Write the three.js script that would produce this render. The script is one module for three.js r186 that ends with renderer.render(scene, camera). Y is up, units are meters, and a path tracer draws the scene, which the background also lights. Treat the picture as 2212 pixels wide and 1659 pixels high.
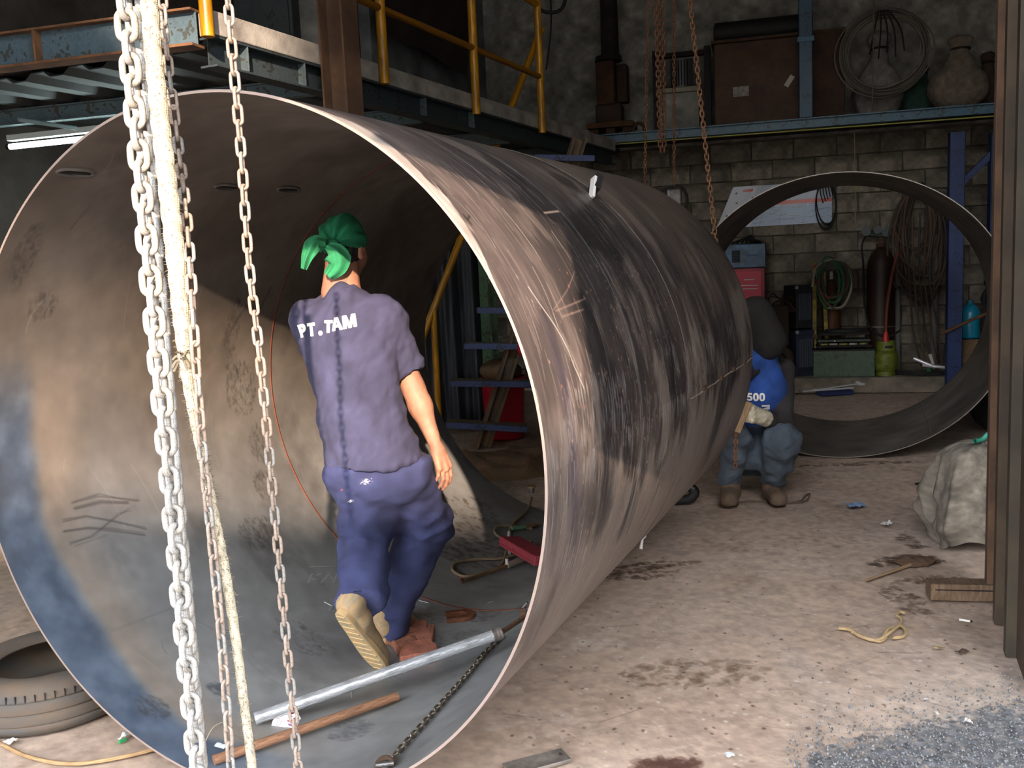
import * as THREE from 'three';
import { RoundedBoxGeometry } from 'three/addons/geometries/RoundedBoxGeometry.js';
import { DecalGeometry } from 'three/addons/geometries/DecalGeometry.js';
import { mergeGeometries } from 'three/addons/utils/BufferGeometryUtils.js';
import { RectAreaLightUniformsLib } from 'three/addons/lights/RectAreaLightUniformsLib.js';

// ---------- camera, sky, sun, exposure ----------
const scene = new THREE.Scene();
const camera = new THREE.PerspectiveCamera(44.886, 2212 / 1659, 0.05, 200);
camera.position.set(0, 1.5205, 0);
camera.rotation.set(-0.12838, 0, -0.04596);
camera.updateMatrixWorld(true);
const renderer = new THREE.WebGLRenderer({ antialias: true });
renderer.toneMapping = THREE.LinearToneMapping;
renderer.toneMappingExposure = 2.65;
renderer.shadowMap.enabled = true;
RectAreaLightUniformsLib.init();
const SUN = new THREE.Vector3(-0.0873, -0.3337, -0.9386);      // the way sunlight travels
{ const W = 512, H = 256, data = new Float32Array(W * H * 4), d = new THREE.Vector3();   // hazy late-afternoon sky, whiter and brighter towards the sun
  for (let j = 0; j < H; j++) for (let i = 0; i < W; i++) {
    const el = ((j + 0.5) / H - 0.5) * Math.PI, az = ((i + 0.5) / W - 0.5) * 2 * Math.PI; d.set(Math.cos(az) * Math.cos(el), Math.sin(el), Math.sin(az) * Math.cos(el));
    const up = Math.max(0, d.y), t = Math.pow(up, 0.55), glow = Math.pow(Math.max(0, -d.dot(SUN)), 4), o = (j * W + i) * 4;
    const c = d.y < 0 ? [0.16, 0.14, 0.12] : [0.98 - 0.36 * t + 0.55 * glow, 0.98 - 0.22 * t + 0.42 * glow, 0.98 - 0.0 * t + 0.26 * glow];
    data[o] = c[0]; data[o + 1] = c[1]; data[o + 2] = c[2]; data[o + 3] = 1;
  }
  const sky = new THREE.DataTexture(data, W, H, THREE.RGBAFormat, THREE.FloatType); sky.mapping = THREE.EquirectangularReflectionMapping; sky.magFilter = THREE.LinearFilter; sky.needsUpdate = true;
  scene.background = scene.environment = sky; scene.backgroundIntensity = scene.environmentIntensity = 5.6; }
const sun = new THREE.DirectionalLight(new THREE.Color(1.0, 0.76, 0.57), 4.7);
sun.name = 'sun';
sun.position.copy(SUN).multiplyScalar(-30).add(new THREE.Vector3(0, 1.5, -4));
sun.target.position.set(0, 1.5, -4);
sun.castShadow = true;
Object.assign(sun.shadow.camera, { left: -8, right: 8, top: 8, bottom: -8, near: 1, far: 70 });
sun.shadow.mapSize.set(4096, 4096);
scene.add(sun, sun.target);

// ---------- helpers ----------
const V = (x, y, z) => new THREE.Vector3(x, y, z);
const { clamp, lerp, smoothstep } = THREE.MathUtils;
const D2R = Math.PI / 180;
let seed = 12345;
const rnd = (a = 1, b) => { seed = (seed * 1664525 + 1013904223) >>> 0; const t = seed / 4294967296; return b === undefined ? t * a : a + t * (b - a); };
const HT = new Float32Array(65536); { let h = 99; for (let i = 0; i < 65536; i++) { h = (Math.imul(h, 1664525) + 1013904223) >>> 0; let t = h ^ (h >>> 15); t = Math.imul(t, 2246822519) >>> 0; HT[i] = ((t ^ (t >>> 13)) >>> 0) / 4294967296; } }
const hash = (x, y, z = 0) => HT[(Math.imul(x, 374761393) + Math.imul(y, 668265263) + Math.imul(z, 1274126177)) >>> 9 & 65535];
const sm = (t) => t * t * (3 - 2 * t);
function vn2(x, y, px = 0, py = 0) {          // value noise, optionally periodic
  let x0 = Math.floor(x), y0 = Math.floor(y), fx = x - x0, fy = y - y0, x1 = x0 + 1, y1 = y0 + 1; fx *= fx * (3 - 2 * fx); fy *= fy * (3 - 2 * fy);
  if (px) { x0 = ((x0 % px) + px) % px; x1 = ((x1 % px) + px) % px; } if (py) { y0 = ((y0 % py) + py) % py; y1 = ((y1 % py) + py) % py; }
  const a = Math.imul(x0, 374761393), b = Math.imul(x1, 374761393), c = Math.imul(y0, 668265263) + 299893, d = Math.imul(y1, 668265263) + 299893;
  const p = HT[(a + c) >>> 9 & 65535], q = HT[(b + c) >>> 9 & 65535], r = HT[(a + d) >>> 9 & 65535], t = HT[(b + d) >>> 9 & 65535], m = p + (q - p) * fx;
  return m + (r + (t - r) * fx - m) * fy;
}
function fbm2(x, y, o = 4, px = 0, py = 0) { let s = 0, a = 0.5, n = 0; for (let i = 0; i < o; i++) { s += a * vn2(x, y, px, py); n += a; a *= 0.5; x *= 2; y *= 2; px *= 2; py *= 2; } return s / n; }
function vn3(x, y, z) {
  const x0 = Math.floor(x), y0 = Math.floor(y), z0 = Math.floor(z), fx = sm(x - x0), fy = sm(y - y0), fz = sm(z - z0);
  const a = Math.imul(x0, 374761393), b = a + 374761393, c = Math.imul(y0, 668265263), d = c + 668265263, e = Math.imul(z0, 1274126177), f = e + 1274126177;
  const h = (i) => HT[i >>> 9 & 65535], L = (e) => { const p = h(a + c + e), q = h(b + c + e), r = h(a + d + e), t = h(b + d + e), m = p + (q - p) * fx; return m + (r + (t - r) * fx - m) * fy; };
  const u = L(e); return u + (L(f) - u) * fz;
}
const fbm3 = (x, y, z, o = 3) => { let s = 0, a = 0.5, n = 0; for (let i = 0; i < o; i++) { s += a * vn3(x, y, z); n += a; a *= 0.5; x *= 2; y *= 2; z *= 2; } return s / n; };

// pixel of the 2212 x 1659 photograph -> a place at a known distance, on the floor, on a wall, on the shell
const F = 2008.24;
const ray = (px, py) => V((px - 1106) / F, -(py - 829.5) / F, -1).applyQuaternion(camera.quaternion);
const EYE = camera.position.clone();
const at = (px, py, depth) => { const d = ray(px, py); return EYE.clone().addScaledVector(d, depth / -d.z); };
const fl = (px, py, y = 0) => { const d = ray(px, py); return EYE.clone().addScaledVector(d, (y - EYE.y) / d.y); };

const count = {};
const uniq = (name) => { count[name] = (count[name] || 0) + 1; return count[name] === 1 ? name : name + '_' + String(count[name] - 1).padStart(3, '0'); };
const base = new WeakMap();
const wp = (o) => base.get(o) || V(0, 0, 0);
function tag(o, label, category, group) { o.userData.label = label; o.userData.category = category; if (group) o.userData.group = group; return o; }
function thing(name, label, category, pos = V(0, 0, 0), group) {   // a Group at the thing's base; its children are its parts
  const o = new THREE.Group(); o.name = uniq(name); o.position.copy(pos); base.set(o, pos.clone());
  scene.add(o); if (label) tag(o, label, category, group); return o;
}
function put(parent, name, geo, mat, label) {                     // geo in the parent's own coordinates
  const m = new THREE.Mesh(geo, mat); m.name = parent === scene ? uniq(name) : name; m.castShadow = m.receiveShadow = true;
  parent.add(m); base.set(m, wp(parent)); if (label) m.userData.label = label; return m;
}
function add(parent, name, geo, mat, label) {                     // geo in world coordinates, parent unrotated
  const b = wp(parent); geo.translate(-b.x, -b.y, -b.z); return put(parent, name, geo, mat, label);
}
function solo(name, geo, mat, label, category, group) {            // a thing that is one mesh, placed at its own base
  geo.computeBoundingBox(); const c = geo.boundingBox.getCenter(V()); c.y = geo.boundingBox.min.y;
  geo.translate(-c.x, -c.y, -c.z); const m = put(scene, name, geo, mat); m.position.copy(c); base.set(m, c); return tag(m, label, category, group);
}
function structure(name, geo, mat) { const m = put(scene, name, geo, mat); m.userData.kind = 'structure'; return m; }
const merge = (list) => mergeGeometries(list.map((g) => { g = g.index ? g.toNonIndexed() : g; for (const k of Object.keys(g.attributes)) if (!['position', 'normal', 'uv'].includes(k)) g.deleteAttribute(k); g.morphAttributes = {}; return g; }));
function boxUV(g, s = 1) {                                        // uv in metres, by the way each face points
  if (g.index) g = g.toNonIndexed();
  const p = g.attributes.position, n = g.attributes.normal, uv = new Float32Array(p.count * 2);
  for (let i = 0; i < p.count; i++) {
    const ax = Math.abs(n.getX(i)), ay = Math.abs(n.getY(i)), az = Math.abs(n.getZ(i));
    const [a, b] = ay > ax && ay > az ? [p.getX(i), p.getZ(i)] : ax > az ? [p.getZ(i), p.getY(i)] : [p.getX(i), p.getY(i)];
    uv[i * 2] = a * s; uv[i * 2 + 1] = b * s;
  }
  g.setAttribute('uv', new THREE.BufferAttribute(uv, 2)); return g;
}
const box = (w, h, d, r = 0.004, x = 0, y = 0, z = 0) => boxUV(new RoundedBoxGeometry(w, h, d, 1, Math.min(r, w / 2.1, h / 2.1, d / 2.1)).translate(x, y, z));
const tube = (pts, r, n = 0, k = 8, closed = false) => { const c = new THREE.CatmullRomCurve3(pts, closed, 'centripetal'); return new THREE.TubeGeometry(c, n || Math.max(4, pts.length * 5), r, k, closed); };
const aim = (g, a, b) => { const d = b.clone().sub(a), q = new THREE.Quaternion().setFromUnitVectors(V(0, 1, 0), d.clone().normalize()); return g.applyQuaternion(q).translate((a.x + b.x) / 2, (a.y + b.y) / 2, (a.z + b.z) / 2); };
const rod = (a, b, r, r2 = r, k = 16) => aim(new THREE.CylinderGeometry(r2, r, a.distanceTo(b), k, 1), a, b);
function bar(a, b, w, h, up = V(0, 1, 0), r = 0.003) {             // a rectangular bar from a to b: w across, h along up
  const d = b.clone().sub(a), L = d.length(); d.normalize();
  const x = d.clone().cross(up).normalize(), y = x.clone().cross(d).normalize();
  const m = new THREE.Matrix4().makeBasis(x, y, d.clone().negate()); m.setPosition(a.clone().add(b).multiplyScalar(0.5));
  return box(w, h, L, r).applyMatrix4(m);
}
function ibeam(a, b, depth, width, tw = 0.008, tf = 0.012, up = V(0, 1, 0)) {   // I section swept from a to b, a and b at mid depth
  const s = new THREE.Shape(), W = width / 2, H = depth / 2;
  [[-W, -H], [W, -H], [W, -H + tf], [tw / 2, -H + tf], [tw / 2, H - tf], [W, H - tf], [W, H], [-W, H], [-W, H - tf], [-tw / 2, H - tf], [-tw / 2, -H + tf], [-W, -H + tf]].forEach(([x, y], i) => (i ? s.lineTo(x, y) : s.moveTo(x, y)));
  const d = b.clone().sub(a), L = d.length(); d.normalize();
  const g = new THREE.ExtrudeGeometry(s, { depth: L, bevelEnabled: false });
  const x = up.clone().cross(d).normalize(), y = d.clone().cross(x).normalize();
  return g.applyMatrix4(new THREE.Matrix4().makeBasis(x, y, d).setPosition(a));
}
const lathe = (pts, k = 32) => new THREE.LatheGeometry(pts.map(([r, y]) => new THREE.Vector2(r, y)), k);
function poly(pts, depth, bevel = 0) { const s = new THREE.Shape(pts.map(([x, y]) => new THREE.Vector2(x, y))); return new THREE.ExtrudeGeometry(s, { depth, bevelEnabled: bevel > 0, bevelSize: bevel, bevelThickness: bevel, bevelSegments: 1, curveSegments: 8 }); }
function warp(g, f) { const p = g.attributes.position, v = V(); for (let i = 0; i < p.count; i++) { v.fromBufferAttribute(p, i); f(v); p.setXYZ(i, v.x, v.y, v.z); } g.computeVertexNormals(); return g; }
function wrinkle(g, amp, sx, sy, sz, o = 3) {                      // push an indexed surface along its normals
  g.computeVertexNormals(); const p = g.attributes.position, n = g.attributes.normal;
  for (let i = 0; i < p.count; i++) { const x = p.getX(i), y = p.getY(i), z = p.getZ(i), k = (fbm3(x * sx, y * sy, z * sz, o) - 0.5) * 2 * amp; p.setXYZ(i, x + n.getX(i) * k, y + n.getY(i) * k, z + n.getZ(i) * k); }
  g.computeVertexNormals(); return g;
}
function crease(g, amp, sx, sy, sz, fine = 0) {                    // sharp folds: ridged noise
  g.computeVertexNormals(); const p = g.attributes.position, n = g.attributes.normal;
  for (let i = 0; i < p.count; i++) { const x = p.getX(i), y = p.getY(i), z = p.getZ(i), w = fbm3(x * sx * 0.7, y * sy * 0.7, z * sz * 0.7, 2) * 2, k = (0.5 - Math.abs(vn3(x * sx + w, y * sy + w, z * sz) * 2 - 1)) * amp + (0.5 - Math.abs(vn3(x * sx * 2.3 + 9, y * sy * 2.6 + w, z * sz * 2.3) * 2 - 1)) * amp * 0.45 + (fbm3(x * 30, y * 30, z * 30, 2) - 0.5) * fine * 0.3; p.setXYZ(i, x + n.getX(i) * k, y + n.getY(i) * k, z + n.getZ(i) * k); }
  g.computeVertexNormals(); return g;
}
// surface nets: one smooth closed surface where f = 0
function iso(f, lo, hi, c, uvs = 1) {
  const nx = Math.ceil((hi.x - lo.x) / c) + 1, ny = Math.ceil((hi.y - lo.y) / c) + 1, nz = Math.ceil((hi.z - lo.z) / c) + 1;
  const val = new Float32Array(nx * ny * nz), id = new Int32Array(nx * ny * nz).fill(-1), at3 = (i, j, k) => (k * ny + j) * nx + i, p = V();
  for (let k = 0; k < nz; k++) for (let j = 0; j < ny; j++) for (let i = 0; i < nx; i++) val[at3(i, j, k)] = f(p.set(lo.x + i * c, lo.y + j * c, lo.z + k * c));
  const pos = [], uv = [], idx = [];
  for (let k = 0; k < nz - 1; k++) for (let j = 0; j < ny - 1; j++) for (let i = 0; i < nx - 1; i++) {
    let sx = 0, sy = 0, sz = 0, n = 0;
    const e = (a, b, c1, a2, b2, c2) => { const u = val[at3(i + a, j + b, k + c1)], v = val[at3(i + a2, j + b2, k + c2)]; if (u < 0 !== v < 0) { const t = u / (u - v); sx += a + (a2 - a) * t; sy += b + (b2 - b) * t; sz += c1 + (c2 - c1) * t; n++; } };
    e(0,0,0,1,0,0); e(0,1,0,1,1,0); e(0,0,1,1,0,1); e(0,1,1,1,1,1); e(0,0,0,0,1,0); e(1,0,0,1,1,0); e(0,0,1,0,1,1); e(1,0,1,1,1,1); e(0,0,0,0,0,1); e(1,0,0,1,0,1); e(0,1,0,0,1,1); e(1,1,0,1,1,1);
    if (!n) continue;
    id[at3(i, j, k)] = pos.length / 3;
    const X = lo.x + (i + sx / n) * c, Y = lo.y + (j + sy / n) * c, Z = lo.z + (k + sz / n) * c;
    pos.push(X, Y, Z); uv.push((X + Z * 0.7) * uvs, (Y + Z * 0.4) * uvs);
  }
  const quad = (a, b, c1, d, flip) => { if (a < 0 || b < 0 || c1 < 0 || d < 0) return; flip ? idx.push(a, c1, b, a, d, c1) : idx.push(a, b, c1, a, c1, d); };
  for (let k = 1; k < nz - 1; k++) for (let j = 1; j < ny - 1; j++) for (let i = 1; i < nx - 1; i++) {
    const s = val[at3(i, j, k)] < 0;
    if (s !== val[at3(i + 1, j, k)] < 0) quad(id[at3(i, j - 1, k - 1)], id[at3(i, j, k - 1)], id[at3(i, j, k)], id[at3(i, j - 1, k)], !s);
    if (s !== val[at3(i, j + 1, k)] < 0) quad(id[at3(i - 1, j, k - 1)], id[at3(i - 1, j, k)], id[at3(i, j, k)], id[at3(i, j, k - 1)], !s);
    if (s !== val[at3(i, j, k + 1)] < 0) quad(id[at3(i - 1, j - 1, k)], id[at3(i, j - 1, k)], id[at3(i, j, k)], id[at3(i - 1, j, k)], !s);
  }
  const g = new THREE.BufferGeometry();
  g.setAttribute('position', new THREE.Float32BufferAttribute(pos, 3)); g.setAttribute('uv', new THREE.Float32BufferAttribute(uv, 2)); g.setIndex(idx); g.computeVertexNormals();
  return g;
}
const smin = (a, b, k) => { const h = Math.max(k - Math.abs(a - b), 0) / k; return Math.min(a, b) - h * h * k * 0.25; };
const smax = (a, b, k) => -smin(-a, -b, k);
const _a = V(), _b = V();
const cone = (a, b, ra, rb) => (p) => { _a.subVectors(b, a); _b.subVectors(p, a); const t = clamp(_b.dot(_a) / _a.lengthSq(), 0, 1); return _b.addScaledVector(_a, -t).length() - (ra + (rb - ra) * t); };
function ell(c, r, q) { const qi = q ? q.clone().invert() : null, u = V(); return (p) => { u.subVectors(p, c); if (qi) u.applyQuaternion(qi); const k0 = Math.hypot(u.x / r.x, u.y / r.y, u.z / r.z), k1 = Math.hypot(u.x / r.x ** 2, u.y / r.y ** 2, u.z / r.z ** 2); return k1 < 1e-6 ? -r.x : (k0 * (k0 - 1)) / k1; }; }
const blend = (list, k) => (p) => { let d = list[0](p); for (let i = 1; i < list.length; i++) d = smin(d, list[i](p), k); return d; };
const bounds = (pts, m) => { const b = new THREE.Box3().setFromPoints(pts).expandByScalar(m); return [b.min, b.max]; };

// ---------- textures and materials ----------
function canvasTex(w, h, paint, srgb = true) {
  const c = document.createElement('canvas'); c.width = w; c.height = h; const x = c.getContext('2d'); paint(x, w, h);
  const t = new THREE.CanvasTexture(c); t.wrapS = t.wrapT = THREE.RepeatWrapping; if (srgb) t.colorSpace = THREE.SRGBColorSpace; t.anisotropy = 8; return t;
}
function fill(x, w, h, f) { const im = x.createImageData(w, h); for (let j = 0; j < h; j++) for (let i = 0; i < w; i++) { const c = f(i / w, 1 - (j + 0.5) / h), o = (j * w + i) * 4; im.data[o] = c[0]; im.data[o + 1] = c[1]; im.data[o + 2] = c[2]; im.data[o + 3] = 255; } x.putImageData(im, 0, 0); }
const gray = (v) => [v, v, v];
const mixc = (a, b, t) => [a[0] + (b[0] - a[0]) * t, a[1] + (b[1] - a[1]) * t, a[2] + (b[2] - a[2]) * t];
const TX = {
  mottle: canvasTex(512, 512, (x, w, h) => fill(x, w, h, (u, v) => gray(150 + 105 * clamp(fbm2(u * 6, v * 6, 6, 6, 6) * 1.5 - 0.25, 0, 1)))),
  grain: canvasTex(512, 512, (x, w, h) => fill(x, w, h, (u, v) => gray(255 * clamp(0.5 * fbm2(u * 40, v * 40, 3, 40, 40) + 0.5 * fbm2(u * 8, v * 8, 4, 8, 8), 0, 1))), false),
  rust: canvasTex(512, 512, (x, w, h) => fill(x, w, h, (u, v) => { const a = clamp(fbm2(u * 7, v * 7, 6, 7, 7) * 2.2 - 0.6, 0, 1), b = fbm2(u * 30 + 3, v * 30, 3, 30, 30); return mixc([128, 104, 88], [190, 154, 124], clamp(a * 0.7 + b * 0.5 - 0.15, 0, 1)); })),
  paint: canvasTex(512, 512, (x, w, h) => fill(x, w, h, (u, v) => { const a = fbm2(u * 9, v * 9, 6, 9, 9), b = fbm2(u * 60, v * 60, 2, 60, 60); const chip = smoothstep(a * 0.6 + b * 0.5, 0.66, 0.72); return mixc(gray(190 + 60 * b * a * 1.6), [150, 124, 104], chip * 0.8); })),
  wood: canvasTex(256, 512, (x, w, h) => fill(x, w, h, (u, v) => { const g = vn2(u * 30 + fbm2(u * 3, v * 4, 3, 3, 4) * 4, v * 5, 0, 5); return mixc([150, 128, 106], [196, 172, 146], g); })),
  weave: canvasTex(256, 256, (x, w, h) => fill(x, w, h, (u, v) => gray(128 + 60 * Math.sin(u * 64 * 6.283) * 0.5 + 60 * Math.sin(v * 64 * 6.283) * 0.5)), false),
  cloth: canvasTex(512, 512, (x, w, h) => fill(x, w, h, (u, v) => gray(185 + 70 * clamp(fbm2(u * 5, v * 5, 5, 5, 5) * 1.6 - 0.3, 0, 1)))),
  dusty: canvasTex(512, 512, (x, w, h) => fill(x, w, h, (u, v) => { const a = clamp(fbm2(u * 5, v * 5, 6, 5, 5) * 2 - 0.5, 0, 1); return mixc(gray(190), [235, 206, 178], a); })),
};
const rep = (t, s) => { const c = t.clone(); c.repeat.set(s, s); return c; };
function M(color, o = {}) {
  const { tex, s = 1, bump, bs = 1, depth = 0.001, ...rest } = o;
  const p = { color: new THREE.Color(color), roughness: 0.8, metalness: 0, ...rest };
  if (tex) p.map = s === 1 ? TX[tex] : rep(TX[tex], s);
  if (bump) { p.bumpMap = bs === 1 ? TX[bump] : rep(TX[bump], bs); p.bumpScale = depth; }
  return (p.transmission || p.clearcoat || p.sheen ? new THREE.MeshPhysicalMaterial(p) : new THREE.MeshStandardMaterial(p));
}
const MT = {
  rust: M('#b8a698', { tex: 'rust', s: 3, roughness: 0.9, bump: 'grain', bs: 4, depth: 0.002 }),
  darkRust: M('#7a6f68', { tex: 'rust', s: 2, roughness: 0.85, bump: 'grain', bs: 3, depth: 0.002 }),
  rustChain: M('#c4ab97', { tex: 'rust', s: 12, roughness: 0.85 }),
  blueSteel: M('#4d7187', { tex: 'paint', s: 1, roughness: 0.5 }),
  deepBlue: M('#28437f', { tex: 'paint', s: 1.3, roughness: 0.5 }),
  yellow: M('#d99a1c', { tex: 'mottle', s: 1.5, roughness: 0.35 }),
  green: M('#4f7d55', { tex: 'paint', s: 1, roughness: 0.55 }),
  kerb: M('#b9b4ad', { tex: 'mottle', s: 1.2, roughness: 0.9, bump: 'grain', bs: 3, depth: 0.003 }),
  concrete: M('#9c9080', { tex: 'mottle', s: 1, roughness: 0.95, bump: 'grain', bs: 3, depth: 0.004 }),
  plaster: M('#8d8c86', { tex: 'mottle', s: 0.5, roughness: 0.95, bump: 'grain', bs: 1.5, depth: 0.004 }),
  galv: M('#dfe3e6', { tex: 'mottle', s: 6, roughness: 0.3, metalness: 0.45 }),
  bright: M('#e6e6ea', { roughness: 0.25, metalness: 0.45 }),
  steel: M('#8d8a88', { tex: 'mottle', s: 3, roughness: 0.42, metalness: 0.7 }),
  black: M('#1d1c1d', { tex: 'mottle', s: 3, roughness: 0.7 }),
  rubber: M('#74716e', { tex: 'dusty', s: 3, roughness: 0.9, bump: 'grain', bs: 6, depth: 0.001 }),
  dark: M('#2a2420', { tex: 'mottle', s: 2, roughness: 0.85 }),
  wood: M('#c9a37a', { tex: 'wood', s: 3, roughness: 0.85 }),
};
// ---------- the room ----------
const WALL_TURN = -15.2 * D2R, WALL0 = V(3.4, 0, -10.45);
const WU = V(Math.cos(WALL_TURN), 0, -Math.sin(WALL_TURN)), WN = V(Math.sin(WALL_TURN), 0, Math.cos(WALL_TURN));
const wallPt = (x, y, z) => WALL0.clone().addScaledVector(WU, x).addScaledVector(WN, z).setY(y);
const onWall = (px, py, d = 0) => { const r = ray(px, py), o = WALL0.clone().addScaledVector(WN, d); return EYE.clone().addScaledVector(r, o.sub(EYE).dot(WN) / r.dot(WN)); };
const wallXY = (px, py, d = 0) => { const p = onWall(px, py, d), v = p.clone().sub(WALL0); return [v.dot(WU), p.y]; };
function wallThing(name, label, cat, px, py, d, group) { const p = onWall(px, py, d), t = thing(name, label, cat, p, group); t.rotation.y = WALL_TURN; return t; }

const floorTex = canvasTex(2048, 2048, (x, W, H) => {        // x from -4 to 5.5, z from -11.5 to -2
  fill(x, W, H, (u, v) => {
    const X = u * 9.5, Z = v * 9.5;
    const a = fbm2(X * 1.1 + 5, Z * 1.1, 5), b = fbm2(X * 7, Z * 7 + 9, 4), c = fbm2(X * 30, Z * 30, 2), e = fbm2(X * 2.3 + 31, Z * 0.9 + 3, 4);
    let col = mixc([170, 146, 128], [196, 177, 161], clamp(a * 1.5 - 0.25, 0, 1));
    col = mixc(col, [116, 92, 76], clamp(b * 2.2 - 1.25, 0, 1) * 0.4);
    col = mixc(col, [172, 162, 154], clamp(e * 3 - 1.75, 0, 1) * 0.5);
    const k = 0.88 + 0.24 * c; return [col[0] * k, col[1] * k, col[2] * k];
  });
  const q = (px, py) => { const p = fl(px, py); return [((p.x + 4) / 9.5) * W, ((p.z + 11.5) / 9.5) * H]; };
  const blot = (px, py, rx, ry, col, al, n = 60) => { const [cx, cy] = q(px, py); x.fillStyle = col; for (let i = 0; i < n; i++) { const t = rnd(6.283), r = Math.sqrt(rnd()); x.globalAlpha = al * rnd(0.3, 1); x.beginPath(); x.ellipse(cx + Math.cos(t) * r * rx, cy + Math.sin(t) * r * ry, rnd(1, 7), rnd(1, 5), rnd(3), 0, 6.283); x.fill(); } x.globalAlpha = 1; };
  blot(1350, 1235, 60, 22, '#4c382c', 0.5, 160); blot(1430, 1215, 40, 10, '#4c382c', 0.5, 60); blot(1500, 1450, 60, 24, '#54402f', 0.32, 160); blot(1440, 1645, 22, 8, '#4a2f24', 0.6, 90);
  blot(1960, 1210, 40, 20, '#3f2f24', 0.5, 120); blot(1955, 1290, 16, 40, '#4a382c', 0.5, 70); blot(1970, 1170, 10, 30, '#4a382c', 0.5, 40); blot(1860, 1000, 110, 10, '#3b2b20', 0.45, 120); blot(2020, 1250, 40, 12, '#4a382c', 0.45, 60);
  blot(1270, 1390, 36, 10, '#d8cfc8', 0.35, 40); blot(2010, 1000, 70, 8, '#d9cfc5', 0.35, 50); blot(1680, 1170, 90, 30, '#54402f', 0.2, 80); blot(1180, 1560, 40, 20, '#d2c6bb', 0.3, 50);
  for (let i = 0; i < 900; i++) { const px = rnd(1100, 2212), py = rnd(1000, 1659), [a, b] = q(px, py); x.globalAlpha = rnd(0.25, 0.8); x.fillStyle = rnd() < 0.5 ? '#dcd3cb' : '#4b3a2f'; x.beginPath(); x.ellipse(a, b, rnd(0.6, 2.2), rnd(0.6, 1.6), rnd(3), 0, 6.3); x.fill(); }
  x.lineWidth = 1.2; for (let i = 0; i < 120; i++) { const [a, b] = q(rnd(1150, 2200), rnd(1000, 1650)); x.globalAlpha = rnd(0.1, 0.4); x.strokeStyle = rnd() < 0.6 ? '#cabfb5' : '#4b3a2f'; x.beginPath(); x.moveTo(a, b); x.lineTo(a + rnd(-50, 50), b + rnd(-18, 18)); x.stroke(); }
  // asphalt-grey chippings by the gate
  for (let i = 0; i < 5200; i++) { const px = rnd(1750, 2260), py = rnd(1480, 1700); if ((px - 1750) * 0.34 + (py - 1480) * 1.5 < 190 + rnd(70)) continue; const [a, b] = q(px, py); x.globalAlpha = rnd(0.25, 0.8); const g = rnd(70, 150) | 0; x.fillStyle = `rgb(${g},${g + 2},${g + 6})`; x.beginPath(); x.ellipse(a, b, rnd(1, 3.4), rnd(1, 3), 0, 0, 6.3); x.fill(); }
  x.globalAlpha = 1;
});
floorTex.wrapS = floorTex.wrapT = THREE.ClampToEdgeWrapping;
const floorMat = new THREE.MeshStandardMaterial({ map: floorTex, roughness: 0.93, bumpMap: rep(TX.grain, 9), bumpScale: 0.005 });
{ const g = new THREE.PlaneGeometry(9.5, 9.5, 120, 120).rotateX(-Math.PI / 2).translate(0.75, 0, -6.75);
  warp(g, (v) => { const e = Math.min(1, Math.min(v.x + 4, 5.5 - v.x, v.z + 11.5, -2 - v.z) * 2); v.y += e * ((fbm2(v.x * 1.3, v.z * 1.3, 3) - 0.5) * 0.022 - 0.008 + (fbm2(v.x * 8, v.z * 8, 2) - 0.5) * 0.006); });
  structure('floor', g, floorMat); }
structure('ground', boxUV(new THREE.BoxGeometry(60, 0.2, 60).translate(0, -0.13, 5), 0.5), M('#8d7a68', { tex: 'mottle', s: 0.6, roughness: 0.95 }));

// back wall of laid concrete blocks, rendered above the shelf
{ const w = new THREE.Group(); w.name = 'wall_back'; w.userData.kind = 'structure'; w.position.copy(WALL0); w.rotation.y = WALL_TURN; scene.add(w);
  put(w, 'mortar', box(13, 6.4, 0.2, 0.002, -1.2, 3, -0.115), M('#6f675c', { tex: 'mottle', s: 1, roughness: 0.95 }));
  const shapes = []; for (let k = 0; k < 5; k++) shapes.push(warp(box(0.437, 0.196, 0.03, 0.008), (v) => { v.x += (vn3(v.x * 9 + k * 5, v.y * 9, v.z) - 0.5) * 0.012; v.y += (vn3(v.x * 9, v.y * 9 + k * 7, v.z + 3) - 0.5) * 0.012; }));
  const mats = ['#8a8172', '#948b7b', '#7e766a', '#9b9282'].map((c, i) => M(c, { tex: 'mottle', s: 1.7 + i * 0.3, roughness: 0.95, bump: 'grain', bs: 4, depth: 0.006 }));
  const half = warp(box(0.21, 0.196, 0.03, 0.008), () => {});
  for (let r = 0; r < 13; r++) for (let c = 0; c < 15; c++) {
    const x = -3.55 + c * 0.449 + (r % 2) * 0.2245, y = 0.045 + r * 0.2085;
    const m = put(w, 'block', shapes[(rnd(5)) | 0], mats[(rnd(4)) | 0]); m.position.set(x, y + 0.09, rnd(-0.004, 0.006)); m.rotation.z = rnd(-0.006, 0.006);
  }
  put(w, 'render_coat', warp(boxUV(new THREE.BoxGeometry(13, 3.6, 0.03, 60, 24, 1)), (v) => { v.z += (fbm2(v.x * 3, v.y * 3, 4) - 0.5) * 0.02; }).translate(-1.2, 4.56, 0.005), M('#a3a198', { tex: 'mottle', s: 1.6, roughness: 0.95, bump: 'grain', bs: 2, depth: 0.006 }));
}
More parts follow.
